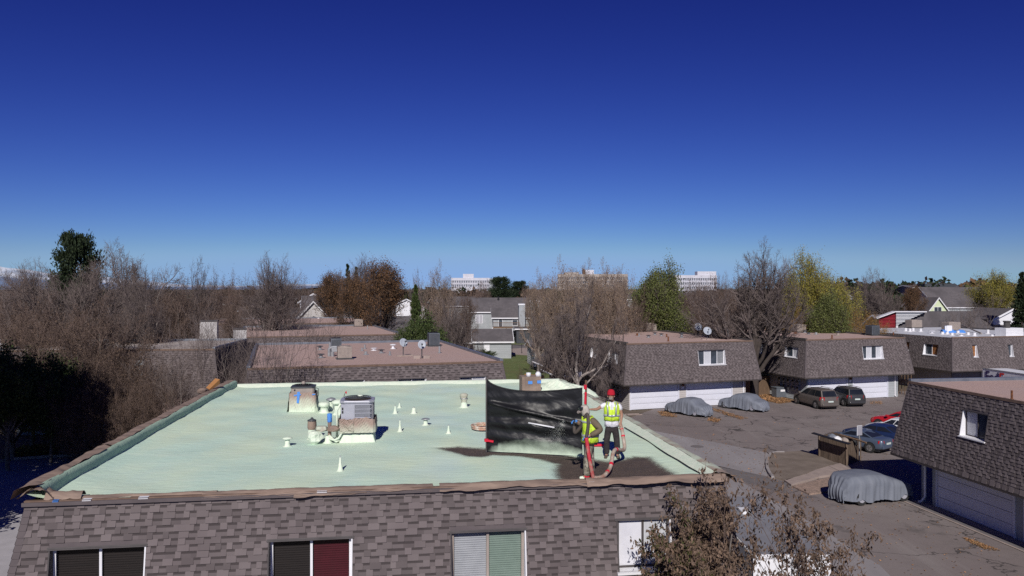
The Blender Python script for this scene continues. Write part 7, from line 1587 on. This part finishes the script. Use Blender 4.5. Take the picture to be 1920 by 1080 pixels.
for p in (c0, c1, c2, c3): b = MB(); q = p - c0; b.box(q.x - .06, q.y - .06, 0, q.x + .06, q.y + .06, hE + .02); b.build('post', M['woodgrey'], o)
b = MB(); q0, q1 = G(1521, 813, 1.62) - c0, G(1590, 834, 1.46) - c0; dd = Vector((.55, .5, .0)); b.hexa([q0, q1, q1 + dd * .5, q0 + dd * .5] + [v + Vector((0, 0, .05)) for v in (q0, q1, q1 + dd * .5, q0 + dd * .5)]); b.build('lid', M['black'], o)
b = MB(); b.tube([G(1575, 815, 1.6) - c0, G(1624, 830, 1.5) - c0], .06, 5); b.build('rail', M['wood'], o)
for px, py, r, mt, lb in ((1570, 822, .28, 'white', 'white rubbish bag on the heap in the bin enclosure'), (1560, 818, .3, 'covblue', 'grey blue rubbish bag behind the white one'), (1586, 823, .26, 'tanmetal', 'crumpled tan cardboard on the heap in the bin enclosure'), (1598, 824, .3, 'black', 'black rubbish bag at the end of the heap')):
    if mt == 'covblue': M[mt] = covm
    p = G(px, py, 1.4); b = MB(); b.lathe([(0, -.3), (r, -.2), (r * 1.15, 0), (r * .8, r * .6), (r * .2, r * .9), (0, r * .9)], 0, 0, 10, wob=.35); q = tag(b.build('rubbish_bag', M[mt]), lb, 'bag'); q.location = (p.x, p.y, 1.3)
p = G(1611, 868, 0); o = empty('sign_post', p, R(20), 'blank backed rectangular sign on a thin post by the enclosure', 'sign'); d = p.y; zt = CAMZ - (798 - HY) * d / FPX; zb_ = CAMZ - (816 - HY) * d / FPX; b = MB(); b.tube([(0, 0, 0), (0, 0, zt)], .035, 6); b.build('post', M['galv'], o)
b = MB(); b.box(-.19, -.05, zb_, .19, -.04, zt); b.build('sign_panel', M['acmetal'], o); b = MB(); b.box(-.215, -.045, zb_ - .02, -.185, -.03, zt + .02); b.box(-.19, -.045, zt, .19, -.03, zt + .02); b.build('sign_edge', M['white'], o)
# near building details: downspout, posts, corner wall, gutter strip
def Dl(x, y, z): return Dn.wor((x, y, z))
b = MB(); b.tube([(.35, .62, 2.3), (.35, .62, .35), (.33, .45, .12), (.3, .3, .06)], .06, 8); b.build('downspout', M['white'], bD)
b = MB(); b.box(-.02, .70, 0, .12, .84, 2.4); b.box(.9, .68, 0, 1.02, .8, 2.4); b.build('corner_post', M['siding'], bD)
def Dsheet(nm, pts, z, mat, lb): return sheet(nm, [Dl(x, y, 0).xy for x, y in pts], z, M[mat], lb, 'strip')
Dsheet('garage_sill', ((-.3, .2), (14, .2), (14, .75), (-.3, .75)), .012, 'concwarm', 'concrete sill strip along the dark garage doors')
Dsheet('gutter_channel', ((-.6, -.15), (14, -.15), (14, .2), (-.6, .2)), .006, 'patchd', 'dark leaf filled channel along the dark garage doors')
Dsheet('apron_edge', ((-.8, -.28), (14, -.28), (14, -.15), (-.8, -.15)), .012, 'concwarm', 'pale concrete lip in front of the leaf filled channel')
# garage building details
def Bd(bd, root, x, z0=2.4, mat='white'):
    b = MB(); b.tube([(x, .38, z0), (x, .38, .15), (x, .2, .06)], .06, 6); b.build('downspout', M[mat], root)
xx = B.wall('front', 1393, 740, .45)[0]; Bd(B, bB, xx); xx = C.wall('front', 1677, 730, .45)[0]; Bd(C, bC, xx)
def lamp_on(bd, root, px):
    x = bd.wall('front', px, 740, .45)[0]; b = MB(); b.box(x - .12, .30, 2.12, x + .12, .44, 2.34); b.lathe([(.0, 1.95), (.09, 1.97), (.12, 2.1), (.05, 2.12)], x, .32, 8); b.build('wall_lamp', M['rust'], root); b = MB(); b.box(x - .14, .415, 1.72, x + .14, .43, 1.92); b.build('house_number_plate', M['white'], root)
lamp_on(B, bB, 1279.5); lamp_on(C, bC, 1593.5)
def meters(bd, root, y0, y1, n, lab):
    for r_ in range(2):
        for k in range(n):
            y = y0 + (y1 - y0) * k / (n - 1); z = 1.78 - r_ * .62; b = MB(); b.box(.27, y - .15, z - .26, .44, y + .15, z + .26); m_ = b.build('electric_meter', M['galv'], root); b = MB(); b.add([(.26, y + .1 * math.cos(t), z + .05 + .1 * math.sin(t)) for t in [i * math.pi / 5 for i in range(10)]] + [(.17, y + .09 * math.cos(t), z + .05 + .09 * math.sin(t)) for t in [i * math.pi / 5 for i in range(10)]], [(i, (i + 1) % 10, 10 + (i + 1) % 10, 10 + i) for i in range(10)] + [tuple(range(10, 20))]); b.build('meter_dial', M['black'], m_)
meters(B, bB, 2.2, 5.2, 5, ''); meters(C, bC, 1.6, 4.4, 5, '')
p = G(1465, 744, 0); o = empty('storage_bin', (p.x, p.y, 0), R(15), 'blue grey metal utility box standing among fallen leaves', 'utility box'); b = MB(); b.box(-.85, -.45, 0, .65, .45, .95); b.build('box', M['acblue'], o, bevel=.04); b = MB(); b.box(-.9, -.5, .95, .7, .5, 1.05); b.build('lid', M['acblue'], o, bevel=.03); b = MB(); b.box(-.4, -.47, .6, .1, -.45, .8); b.build('label_plate', M['white'], o)
p = G(1476, 744, 0); b = MB(); b.lathe([(0, 0), (.16, .02), (.2, .15), (.15, .3), (0, .33)], 0, 0, 10, wob=.2); q = tag(b.build('white_bucket', M['white']), 'small white bucket beside the utility box', 'bucket'); q.location = (p.x, p.y, 0)
p = G(1184, 777, 0); b = MB(); b.hexa([(-.6, -.1, 0), (.7, .2, 0), (.7, .35, 0), (-.6, .05, 0), (-.6, -.1, .05), (.7, .2, .05), (.7, .35, .05), (-.6, .05, .05)]); b.hexa([(-.4, -.5, .0), (.9, -.3, .0), (.9, -.2, 0), (-.4, -.4, 0), (-.4, -.5, .05), (.9, -.3, .05), (.9, -.2, .05), (-.4, -.4, .05)]); q = tag(b.build('loose_boards', M['concwarm']), 'two pale loose boards at the corner of the first garage', 'boards'); q.location = (p.x, p.y, 0)
p = G(1330, 839, 0); b = MB(); b.cyl(0, 0, 0, .006, .45, None, 20); q = tag(b.build('manhole_cover', M['patchd']), 'round iron manhole cover set in the lighter pavement', 'manhole cover'); q.location = (p.x - 3.2, p.y + 1.6, 0.0)
p = G(1391, 836, 0); q.location = (G(1307, 837, 0).x, G(1307, 837, 0).y, .0)
# fallen leaves
def litter(name, label, pts, n, seed, size=.09, mat='leafor'):
    rs = np.random.RandomState(seed); P_ = [G(x, y, 0) for x, y in pts]; c = sum(P_, Vector()) / len(P_); C_ = []
    for _ in range(n):
        i = rs.randint(len(P_)); a_, b2 = P_[i], P_[(i + 1) % len(P_)]; u, v = rs.random_sample(2); p = c + ((a_ - c) * (1 - v) + (b2 - c) * v) * u ** .6 * 1.05; C_.append((p.x, p.y, .01 + rs.random_sample() * .02))
    C_ = np.array(C_); d = unit(rs.normal(0, 1, C_.shape) * np.array([1, 1, .15])); nrm = np.tile(np.array([0, 0, 1.0]), (n, 1)) + rs.normal(0, .25, (n, 3)); w = unit(np.cross(d, nrm)); s = (size * rs.uniform(.6, 1.3, n))[:, None]
    V = np.stack([C_, C_ + d * s * .5 - w * s * .3, C_ + d * s, C_ + d * s * .5 + w * s * .3], 1).reshape(-1, 3); V[:, 2] = np.maximum(V[:, 2], .004); tag(link(name, mesh_np(name, V, np.arange(4 * n).reshape(-1, 4), None, [M[mat]])), label, 'leaves', None, 'stuff')
litter('scattered_leaves', 'single dry leaves blown over the asphalt lot', ((1230, 790), (1650, 770), (1640, 830), (1900, 1070), (1600, 1060), (1450, 930), (1300, 850)), 1500, 11, .10)
litter('fallen_leaves', 'orange fallen leaves by the first covered car', ((1235, 772), (1265, 768), (1268, 782), (1240, 780)), 900, 1, .13)
litter('fallen_leaves', 'orange fallen leaves between the covered cars', ((1332, 782), (1352, 786), (1345, 792), (1325, 788)), 500, 2, .13)
litter('fallen_leaves', 'strip of orange leaves along the second covered car', ((1335, 764), (1400, 784), (1385, 786), (1330, 768)), 900, 3, .12)
litter('fallen_leaves', 'thick orange leaves around the utility box', ((1410, 738), (1452, 740), (1487, 752), (1460, 756), (1412, 746)), 3500, 4, .15)
litter('fallen_leaves', 'narrow drift of yellow leaves on the apron', ((1808, 1008), (1838, 1018), (1875, 1032), (1850, 1031), (1815, 1015)), 700, 5, .08)
litter('fallen_leaves', 'yellow leaves along the curved kerb', ((1443, 862), (1450, 870), (1456, 895), (1449, 890)), 400, 6, .08)
litter('fallen_leaves', 'sparse yellow leaves by the white garage doors', ((1630, 752), (1652, 752), (1655, 758), (1632, 758)), 250, 7, .11)
litter('fallen_leaves', 'brown leaf litter on the shaded ground beside the driveway', ((10, 858), (40, 838), (110, 830), (100, 853)), 5000, 8, .16, 'lf_yellow')
litter('fallen_leaves', 'leaf litter on the ground by the thicket', ((290, 800), (330, 740), (400, 735), (380, 780)), 4000, 9, .16, 'lf_brown')

# ------------------------------------------------------------------ near tree with dry hanging leaves
lv = grow(77, H=7.2, spread=3.3, trunk=.30, r0=.10, nlim=9, n=(7, 6, 4, 3), K=(8, 6, 4, 3, 2), rmin=.0045, limb_ang=(8, 50), limb_len=(.5, .8), up=.10)
tv_, tf_ = tubes(lv[:2], (8, 6)); cv_, cf_ = tubes(lv[2:], (5, 4, 3)); rs = np.random.RandomState(5)
ends = np.concatenate([p[:, 1:].reshape(-1, 3) for p, _ in lv[-2:]]); ends = ends[ends[:, 2] > 3.0]
nt_o = empty('leafy_tree', (3.85, 16.0, 0), 0, 'tree with curled dry brown leaves in front of the sprayed building corner', 'tree')
link('trunk', mesh_np('dry_trunk', tv_, tf_, None, [M['bark']], smooth=True), nt_o); link('branches', mesh_np('dry_branches', cv_, cf_, None, [M['twigbrown']]), nt_o)
def dry_leaves(nm, k, mat, sel, size=.105):
    dens = np.exp(-((sel[:, 0] - .1) / 1.75) ** 2) * np.clip((7.3 - sel[:, 2]) / 1.9, .06, 1) ** 1.4 + .07; idx = rs.choice(len(sel), k, p=dens / dens.sum())
    c = sel[idx] + rs.normal(0, .05, (k, 3)); d = unit(rs.normal(0, .6, (k, 3)) + np.array([0, 0, -1.0])); v, f = quads(c, size, rs, 0, .42, dirs=d, fold=True)
    link(nm, mesh_np(nm, v, f, None, [M[mat]]), nt_o)
dry_leaves('leaves', 27000, 'lf_dry', ends, .10); dry_leaves('green_leaves', 3000, 'lf_drygreen', ends[ends[:, 0] < .2])
nt2 = empty('leafy_sapling', (6.5, 17.2, 0), 0, 'thinner leafy sapling rising over the white box truck', 'tree')
lv = grow(78, H=6.9, spread=1.7, trunk=.35, r0=.06, nlim=8, n=(6, 5, 4), K=(8, 6, 4, 3), rmin=.0045, limb_ang=(8, 48), limb_len=(.5, .8), up=.10)
tv_, tf_ = tubes(lv[:2], (7, 5)); cv_, cf_ = tubes(lv[2:], (4, 3, 3)); ends = np.concatenate([p[:, 1:].reshape(-1, 3) for p, _ in lv[-2:]]); ends = ends[ends[:, 2] > 3.2]
link('trunk', mesh_np('dry_trunk2', tv_, tf_, None, [M['bark']], smooth=True), nt2); link('branches', mesh_np('dry_branches2', cv_, cf_, None, [M['twigbrown']]), nt2)
k = 4200; c = ends[rs.randint(0, len(ends), k)] + rs.normal(0, .04, (k, 3)); d = unit(rs.normal(0, .6, (k, 3)) + np.array([0, 0, -1.0])); v, f = quads(c, .105, rs, 0, .42, dirs=d, fold=True); link('leaves', mesh_np('sapling_leaves', v, f, None, [M['lf_dry']]), nt2)
# ------------------------------------------------------------------ the two roofers
skin = pmat('skin', (.36, .20, .14), (.30, .165, .115), scale=10, rough=.6, coord='obj')
hiviz = pmat('hiviz', (.62, .86, .06), (.48, .68, .05), scale=6, rough=.6, bump=.03, bscale=11)
silver = pmat('reflective_tape', (.50, .54, .53), (.42, .46, .46), scale=8, rough=.35, metal=.3)
tee = pmat('white_tee', (.74, .74, .80), (.66, .66, .72), scale=8, rough=.85, bump=.035, bscale=11)
pants = pmat('black_pants', (.028, .024, .027), (.045, .038, .04), scale=6, rough=.9, bump=.035, bscale=9)
camo = pmat('camo_pants', (.15, .13, .10), (.36, .34, .28), scale=7, rough=.9, bump=.012, bscale=14, c3=(.06, .055, .045), s3=9)
olive = pmat('olive_jacket', (.16, .125, .085), (.11, .085, .06), scale=7, rough=.9, bump=.012, bscale=14)
redcap = pmat('red_beanie', (.45, .012, .03), (.38, .01, .025), scale=30, rough=.9, bump=.006, bscale=60)
hood = pmat('pale_hood', (.50, .46, .41), (.36, .33, .29), scale=9, rough=.9, bump=.015, bscale=14)
beard = pmat('grey_beard', (.28, .25, .22), (.20, .17, .15), scale=40, rough=.95)
glove = pmat('blue_glove', (.08, .28, .72), (.06, .22, .60), scale=12, rough=.5)
def skinned(name, chains, mat, parent, sub=2, smooth=True):
    """chains: list of (list of (point, radius or (rx,ry))), branch: (chain index, vertex index) to start from or None"""
    me = bpy.data.meshes.new(name); V, E, Rr, roots, start = [], [], [], [], []
    for pts, br in chains:
        idx = []
        if br is not None: prev = start[br[0]][br[1]]
        else: prev = None
        for p, r in pts:
            V.append(p); Rr.append(r if isinstance(r, tuple) else (r, r)); i = len(V) - 1; idx.append(i)
            if prev is not None: E.append((prev, i))
            elif len(idx) == 1: roots.append(i)
            prev = i
        start.append(idx)
    me.from_pydata(V, E, []); ob = link(name, me, parent); me.materials.append(mat)
    md = ob.modifiers.new('skin', 'SKIN'); md.use_smooth_shade = True; md.branch_smoothing = .3
    for i, r in enumerate(Rr): me.skin_vertices[0].data[i].radius = r; me.skin_vertices[0].data[i].use_root = i in roots
    ss = ob.modifiers.new('sub', 'SUBSURF'); ss.levels = sub; ss.render_levels = sub; return ob
def hand(w, dirn, curl, side=(0, 0, 1)):
    """five finger chains from the wrist point along dirn, curling toward curl"""
    w, dirn, curl = Vector(w), Vector(dirn).normalized(), Vector(curl).normalized(); s = dirn.cross(curl).normalized(); out = []
    palm = w + dirn * .045
    for k, (off, ln) in enumerate(((-.030, .065), (-.010, .078), (.010, .074), (.029, .058))):
        b = palm + s * off; p1 = b + dirn * .045; p2 = p1 + (dirn * .55 + curl * .8).normalized() * ln * .5; p3 = p2 + (dirn * -.1 + curl).normalized() * ln * .45; out.append(([(b, .012), (p1, .0105), (p2, .0095), (p3, .0085)], None))
    b = w + dirn * .02 - s * .03; out.append(([(b, .013), (b - s * .025 + dirn * .03 + curl * .01, .0115), (b - s * .02 + dirn * .055 + curl * .035, .0095)], None)); return palm, out
def shell(name, rings, mat, parent, gap=None, n=28, zcol=None):
    """rings: (cx, cy, z, rx, ry, rot); gap(ring t)->half angle left open around the front direction -y"""
    b = MB()
    for i, (cx, cy, z, rx, ry) in enumerate(rings):
        for k in range(n + 1): t = -math.pi / 2 + 2 * math.pi * k / n; e = 2.4; c_, s_ = math.cos(t), math.sin(t); q = (abs(c_) ** e + abs(s_) ** e) ** (-1 / e); b.v.append((cx + rx * q * c_, cy + ry * q * s_, z + .008 * math.sin(5 * t + i)))
    for i in range(len(rings) - 1):
        g = gap(i) if gap else 0
        for k in range(n):
            tm = abs(((2 * math.pi * (k + .5) / n + math.pi) % (2 * math.pi)) - math.pi)
            if tm < g: continue
            b.f.append((i * (n + 1) + k, i * (n + 1) + k + 1, (i + 1) * (n + 1) + k + 1, (i + 1) * (n + 1) + k)); b.m.append(0)
    o = b.build(name, mat, parent, smooth=True); sd_m = o.modifiers.new('thick', 'SOLIDIFY'); sd_m.thickness = .012; sd_m.offset = 1; return o

# ---- helper in the red beanie
w2p = R_at(1147, 857); w2 = empty('person', (w2p.x, w2p.y, ZR + .03), R(-6), 'bearded man in red beanie, white tee and yellow vest holding the hose', 'person')
sh, el_r, wr_r = (.19, .0, 1.45), (.27, .01, 1.17), (.235, -.12, .93); el_l, wr_l = (-.40, -.10, 1.32), (-.57, -.18, 1.33)
palm_r, fr_h = hand(wr_r, (-.05, -.35, -1), (-1, -.3, .1)); palm_l, fl_h = hand(wr_l, (-1, -.2, 0), (0, -.3, -1))
ch = [([((0, 0, .96), (.15, .11)), ((0, 0, 1.12), (.14, .105)), ((0, 0, 1.30), (.16, .11)), ((0, 0, 1.42), (.13, .09)), ((-.005, -.01, 1.52), .055), ((-.015, -.03, 1.585), .06), ((-.02, -.035, 1.66), (.078, .092)), ((-.02, -.03, 1.74), (.066, .078))], None),
      ([(sh, .058), (el_r, .043), (wr_r, .028), (palm_r, (.034, .018))], (0, 3)), ([((-.19, -.01, 1.45), .058), (el_l, .044), (wr_l, .029), (palm_l, (.034, .018))], (0, 3)),
      ([((.095, 0, .90), .09), ((.13, -.01, .50), .06), ((.15, .0, .10), .042), ((.17, -.10, .05), .04)], (0, 0)), ([((-.095, 0, .90), .09), ((-.13, -.02, .50), .06), ((-.13, .03, .10), .042), ((-.17, -.07, .05), .04)], (0, 0))] + fr_h + fl_h
skinned('body', ch, skin, w2)
skinned('nose', [([((-.035, -.128, 1.665), .014), ((-.03, -.122, 1.70), .008)], None)], skin, w2, 1)
for s in (-1, 1): b = MB(); b.lathe([(0, -.02), (.014, -.015), (.016, 0), (.012, .02), (0, .025)], -.02 + s * .088, -.02, 8); q = b.build('ear', skin, w2, smooth=True); q.location.z = 1.665
for s in (-1, 1): b = MB(); b.lathe([(0, -.009), (.010, 0), (0, .009)], -.03 + s * .032, -.118, 8); q = b.build('eye', M['black'], w2, smooth=True); q.location.z = 1.70
skinned('beard', [([((-.03, -.085, 1.575), (.050, .045)), ((-.03, -.095, 1.62), (.062, .045)), ((-.025, -.07, 1.66), (.07, .04))], None)], beard, w2, 1)
skinned('hair', [([((-.015, .02, 1.62), (.078, .06)), ((-.015, .02, 1.69), (.088, .075))], None)], beard, w2, 1)
b = MB(); b.lathe([(.098, 1.705), (.106, 1.715), (.107, 1.745), (.100, 1.755), (.099, 1.79), (.082, 1.83), (.045, 1.858), (0, 1.865)], -.02, -.028, 20); q = b.build('beanie', redcap, w2, smooth=True)
shell('tee_shirt', [(0, 0, .86, .185, .135), (0, 0, .95, .182, .135), (0, 0, 1.1, .172, .13), (0, 0, 1.28, .188, .138), (0, 0, 1.40, .185, .128), (0, 0, 1.47, .155, .10), (-.005, 0, 1.515, .08, .07)], tee, w2)
skinned('tee_sleeve', [([((.13, 0, 1.455), .075), ((.215, .0, 1.40), .075), ((.25, .01, 1.27), .068)], None)], tee, w2, 2); skinned('tee_sleeve', [([((-.13, 0, 1.455), .075), ((-.22, -.03, 1.42), .072), ((-.32, -.07, 1.365), .066)], None)], tee, w2, 2)
vg = {0: 0, 1: 0, 2: .05, 3: .18, 4: .38, 5: .55}
vest = shell('safety_vest', [(0, 0, 1.02, .200, .152), (0, 0, 1.12, .196, .150), (0, 0, 1.22, .198, .152), (0, 0, 1.32, .203, .154), (0, 0, 1.41, .195, .145), (0, 0, 1.475, .165, .118), (0, 0, 1.505, .12, .10)], hiviz, w2, gap=lambda i: vg.get(i, .5))
shell('reflective_band', [(0, 0, 1.135, .211, .163), (0, 0, 1.19, .211, .163)], silver, w2, gap=lambda i: .04)
for s in (-1, 1): b = MB(); b.tube([(s * .105, -.165, 1.18), (s * .11, -.165, 1.32), (s * .12, -.145, 1.43), (s * .115, -.09, 1.51)], .026, 6); q = b.build('shoulder_band', silver, w2, smooth=True)
skinned('trousers', [([((0, 0, .95), (.165, .125)), ((0, 0, .87), (.165, .12))], None), ([((.10, 0, .74), .105), ((.135, -.01, .48), .088), ((.155, .0, .2), .082), ((.155, .0, .08), .085)], (0, 1)), ([((-.10, 0, .74), .105), ((-.135, -.02, .48), .088), ((-.135, .02, .2), .082), ((-.14, .02, .08), .085)], (0, 1))], pants, w2)
for x, y in ((.165, -.05), (-.155, -.03)): skinned('boot', [([((x, y + .06, .055), (.05, .055)), ((x * 1.04, y - .04, .045), (.052, .045)), ((x * 1.1, y - .13, .035), (.046, .034))], None)], M['woodgrey'], w2, 2)

# ---- sprayer in pale hood, seen from the side, facing the curtain
w1p = R_at(1101, 896); w1 = empty('person', (w1p.x, w1p.y, ZR + .03), 0, 'roofer in pale hood, respirator, yellow vest and camouflage trousers spraying foam', 'person')
S1, E1, H1 = Vector((.10, -.14, 1.44)), Vector((.29, -.22, 1.22)), Vector((-.03, -.27, 1.06)); S2, E2, H2 = Vector((.02, .19, 1.43)), Vector((-.12, .32, 1.25)), Vector((-.26, .22, 1.36))
pal1, f1_ = hand(H1, (-1, -.1, -.35), (0, -.3, -1)); pal2, f2_ = hand(H2, (-1, -.3, -.1), (.2, -.3, -1))
ch = [([((.06, 0, .95), (.12, .15)), ((.075, 0, 1.12), (.115, .14)), ((.06, 0, 1.30), (.12, .165)), ((.03, 0, 1.42), (.10, .13)), ((-.02, 0, 1.51), .06), ((-.06, 0, 1.58), .065), ((-.085, -.0, 1.65), (.095, .078)), ((-.08, 0, 1.73), (.08, .066))], None),
      ([(S1, .06), (E1, .045), (H1, .03), (pal1, (.034, .02))], (0, 3)), ([(S2, .06), (E2, .045), (H2, .03), (pal2, (.034, .02))], (0, 3)),
      ([((.05, -.09, .90), .09), ((-.02, -.10, .50), .062), ((-.02, -.10, .10), .045), ((-.12, -.11, .05), .04)], (0, 0)), ([((.08, .10, .90), .09), ((.10, .12, .50), .062), ((.12, .16, .10), .045), ((.03, .17, .05), .04)], (0, 0))] + f1_ + f2_
skinned('body', ch, skin, w1)
skinned('glove', [([((H1 + Vector((.05, 0, .03))), .036), (H1, .036), (pal1, (.046, .032))], None)] + [([(p, r * 1.25) for p, r in c_[0]], None) for c_ in f1_], glove, w1, 1)
skinned('glove', [([((H2 + Vector((.05, 0, -.03))), .036), (H2, .036), (pal2, (.05, .036))], None)] + [([(p, r * 1.25) for p, r in c_[0]], None) for c_ in f2_], glove, w1, 1)
skinned('hood', [([((-.01, 0, 1.50), (.105, .10)), ((-.04, 0, 1.60), (.125, .115)), ((-.065, 0, 1.70), (.135, .12)), ((-.06, 0, 1.79), (.10, .085))], None)], hood, w1, 2)
skinned('respirator', [([((-.16, -.02, 1.64), (.05, .055)), ((-.22, -.02, 1.60), (.042, .05)), ((-.24, -.02, 1.57), (.03, .035))], None), ([((-.19, -.09, 1.60), .032)], (0, 0)), ([((-.19, .06, 1.60), .032)], (0, 0))], M['barklight'], w1, 1)
b = MB(); b.lathe([(.098, 1.66), (.104, 1.70), (.098, 1.74)], -.115, -.0, 14); q = b.build('goggles', M['carglass'], w1, smooth=True)
skinned('eye', [([((-.18, -.035, 1.70), .012), ((-.182, -.035, 1.705), .01)], None)], M['black'], w1, 1)
shell('jacket', [(.06, 0, .84, .165, .19), (.065, 0, .98, .165, .19), (.075, 0, 1.12, .155, .18), (.06, 0, 1.30, .16, .20), (.03, 0, 1.42, .14, .185), (0, 0, 1.49, .10, .13)], olive, w1)
skinned('sleeve', [([((.07, -.10, 1.45), .095), ((.14, -.18, 1.40), .098), (E1 + Vector((.02, 0, .0)), .092), ((.14, -.25, 1.13), .075), (H1 + Vector((.06, .01, .03)), .055)], None)], olive, w1, 2)
skinned('sleeve', [([((.03, .12, 1.45), .09), ((-.02, .22, 1.38), .085), (E2, .075), (H2 + Vector((.06, .02, -.04)), .055)], None)], olive, w1, 2)
shell('safety_vest', [(.065, 0, .90, .20, .215), (.07, 0, 1.0, .19, .212), (.078, 0, 1.12, .178, .205), (.065, 0, 1.30, .18, .215), (.035, 0, 1.42, .165, .19), (.01, 0, 1.50, .125, .13)], hiviz, w1)
shell('reflective_band', [(.072, 0, 1.03, .20, .222), (.075, 0, 1.085, .197, .22)], silver, w1); shell('shoulder_band', [(.05, 0, 1.365, .18, .21), (.035, 0, 1.415, .177, .202)], silver, w1)
skinned('trousers', [([((.06, 0, .95), (.14, .17)), ((.06, 0, .86), (.14, .17))], None), ([((.03, -.09, .72), .11), ((-.01, -.10, .48), .10), ((-.015, -.10, .22), .10), ((-.01, -.10, .07), .10)], (0, 1)), ([((.08, .10, .72), .105), ((.10, .12, .48), .09), ((.12, .16, .22), .088), ((.12, .16, .07), .085)], (0, 1))], camo, w1)
for (x, y), m_ in (((-.05, -.10), 'foamob'), ((.09, .17), 'black')): skinned('boot', [([((x + .05, y, .055), (.06, .055)), ((x - .05, y, .05), (.05, .05)), ((x - .15, y, .035), (.036, .045))], None)], M[m_], w1, 2)
b = MB(); b.tube([(-.02, -.15, .09), (-.02, -.02, .11)], .06, 8); b.build('boot_tape', M['redtape'], w1)
# spray gun held in the far hand and its hose
gp_ = w1p + Vector((0, 0, .0)); H2w = Vector((w1p.x, w1p.y, ZR + .03)) + H2
o = empty('spray_gun', H2w + Vector((-.07, -.02, -.01)), 0, 'small black spray gun in the blue gloved hand', 'spray gun'); b = MB(); b.box(-.12, -.025, .0, .06, .025, .06); b.box(.0, -.02, -.11, .045, .02, .0); b.tube([(-.12, 0, .03), (-.2, 0, .01)], .018, 8); b.build('gun_body', M['black'], o, bevel=.006)
b = MB(); b.tube([(.02, 0, -.09), (.03, .0, -.16)], .016, 6); b.build('hose_swivel', M['chrome'], o)
def hw(x, y, z): return Vector((w1p.x + x, w1p.y + y, ZR + .03 + z))
h2 = Vector((w2p.x, w2p.y, ZR + .03)) + Vector((.235, -.19, .84))
def smooth_pts(P, k=8):
    out = []
    for i in range(len(P) - 1):
        p0, p1, p2, p3 = P[max(i - 1, 0)], P[i], P[i + 1], P[min(i + 2, len(P) - 1)]
        for j in range(k):
            t = j / k; out.append(.5 * ((2 * p1) + (p2 - p0) * t + (2 * p0 - 5 * p1 + 4 * p2 - p3) * t * t + (3 * p1 - p0 - 3 * p2 + p3) * t ** 3))
    return out + [P[-1]]
route = [hw(-.30, .16, 1.22), hw(-.28, .05, 1.10), hw(-.12, -.05, 1.32), hw(-.02, -.16, 1.58), hw(.0, -.25, 1.35), hw(-.05, -.30, 1.05), hw(-.0, -.30, .7), hw(.06, -.28, .35), hw(.12, -.2, .08), hw(.25, -.1, .045), hw(.42, .1, .05)]
loop = [hw(.42, .1, .05), hw(.62, .5, .16), hw(.80, 1.1, .45), Vector((h2.x + .02, h2.y - .35, h2.z - .5)), Vector((h2.x + .03, h2.y - .08, h2.z - .18)), h2, h2 + Vector((-.02, .12, .10))]
hose = empty('spray_hose', hw(.2, 0, 0), 0, 'thick foam spattered hose looping between the two roofers with red tape wraps', 'hose')
def rel(P): return [p - hose.location for p in P]
b = MB(); b.tube(rel(smooth_pts(route[:6])), .042, 10); b.build('dark_sleeve', pmat('sleeve_dark', (.06, .05, .045), (.09, .075, .065), scale=9, rough=.8), hose, smooth=True)
b = MB(); b.tube(rel(smooth_pts(route[5:9])), .046, 10); b.build('red_wrap', pmat('redwrap', (.50, .03, .05), (.55, .05, .07), scale=9, rough=.6, c3=(.40, .25, .2), s3=5), hose, smooth=True)
b = MB(); b.tube(rel(smooth_pts(route[8:] + loop[1:])), .050, 10); b.build('hose_loop', pmat('hosefoam', (.34, .24, .19), (.46, .41, .35), scale=9, rough=.8, c3=(.30, .15, .11), s3=4, bump=.01, bscale=30), hose, smooth=True)
b = MB(); sp = smooth_pts(loop); 
for i in (4, 9, 17, 31, 38): b.tube(rel([sp[i], sp[i + 1]]), .054, 8)
tag(b.build('red_tape', M['redtape'], hose), kind='stuff')
# fine mist leaving the gun toward the foot of the curtain
rs = np.random.RandomState(9); k = 2600; t = rs.uniform(0, 1, k) ** .8; src = np.array(H2w) + np.array([-.28, -.02, .02]); dst = np.array([H2w.x - .55, H2w.y + 1.0, ZR + .55]); c = src + (dst - src) * t[:, None] + rs.normal(0, 1, (k, 3)) * (.015 + .16 * t[:, None]) * np.array([1, 1, 1.0]); v, f = quads(c, .0045, rs, 0, 1.0)
mm = pmat('mist', (.75, .80, .74), rough=.9); tag(link('spray_mist', mesh_np('spray_mist', v, f, None, [mm])), 'pale mist of foam droplets leaving the spray gun', 'mist', None, 'stuff')
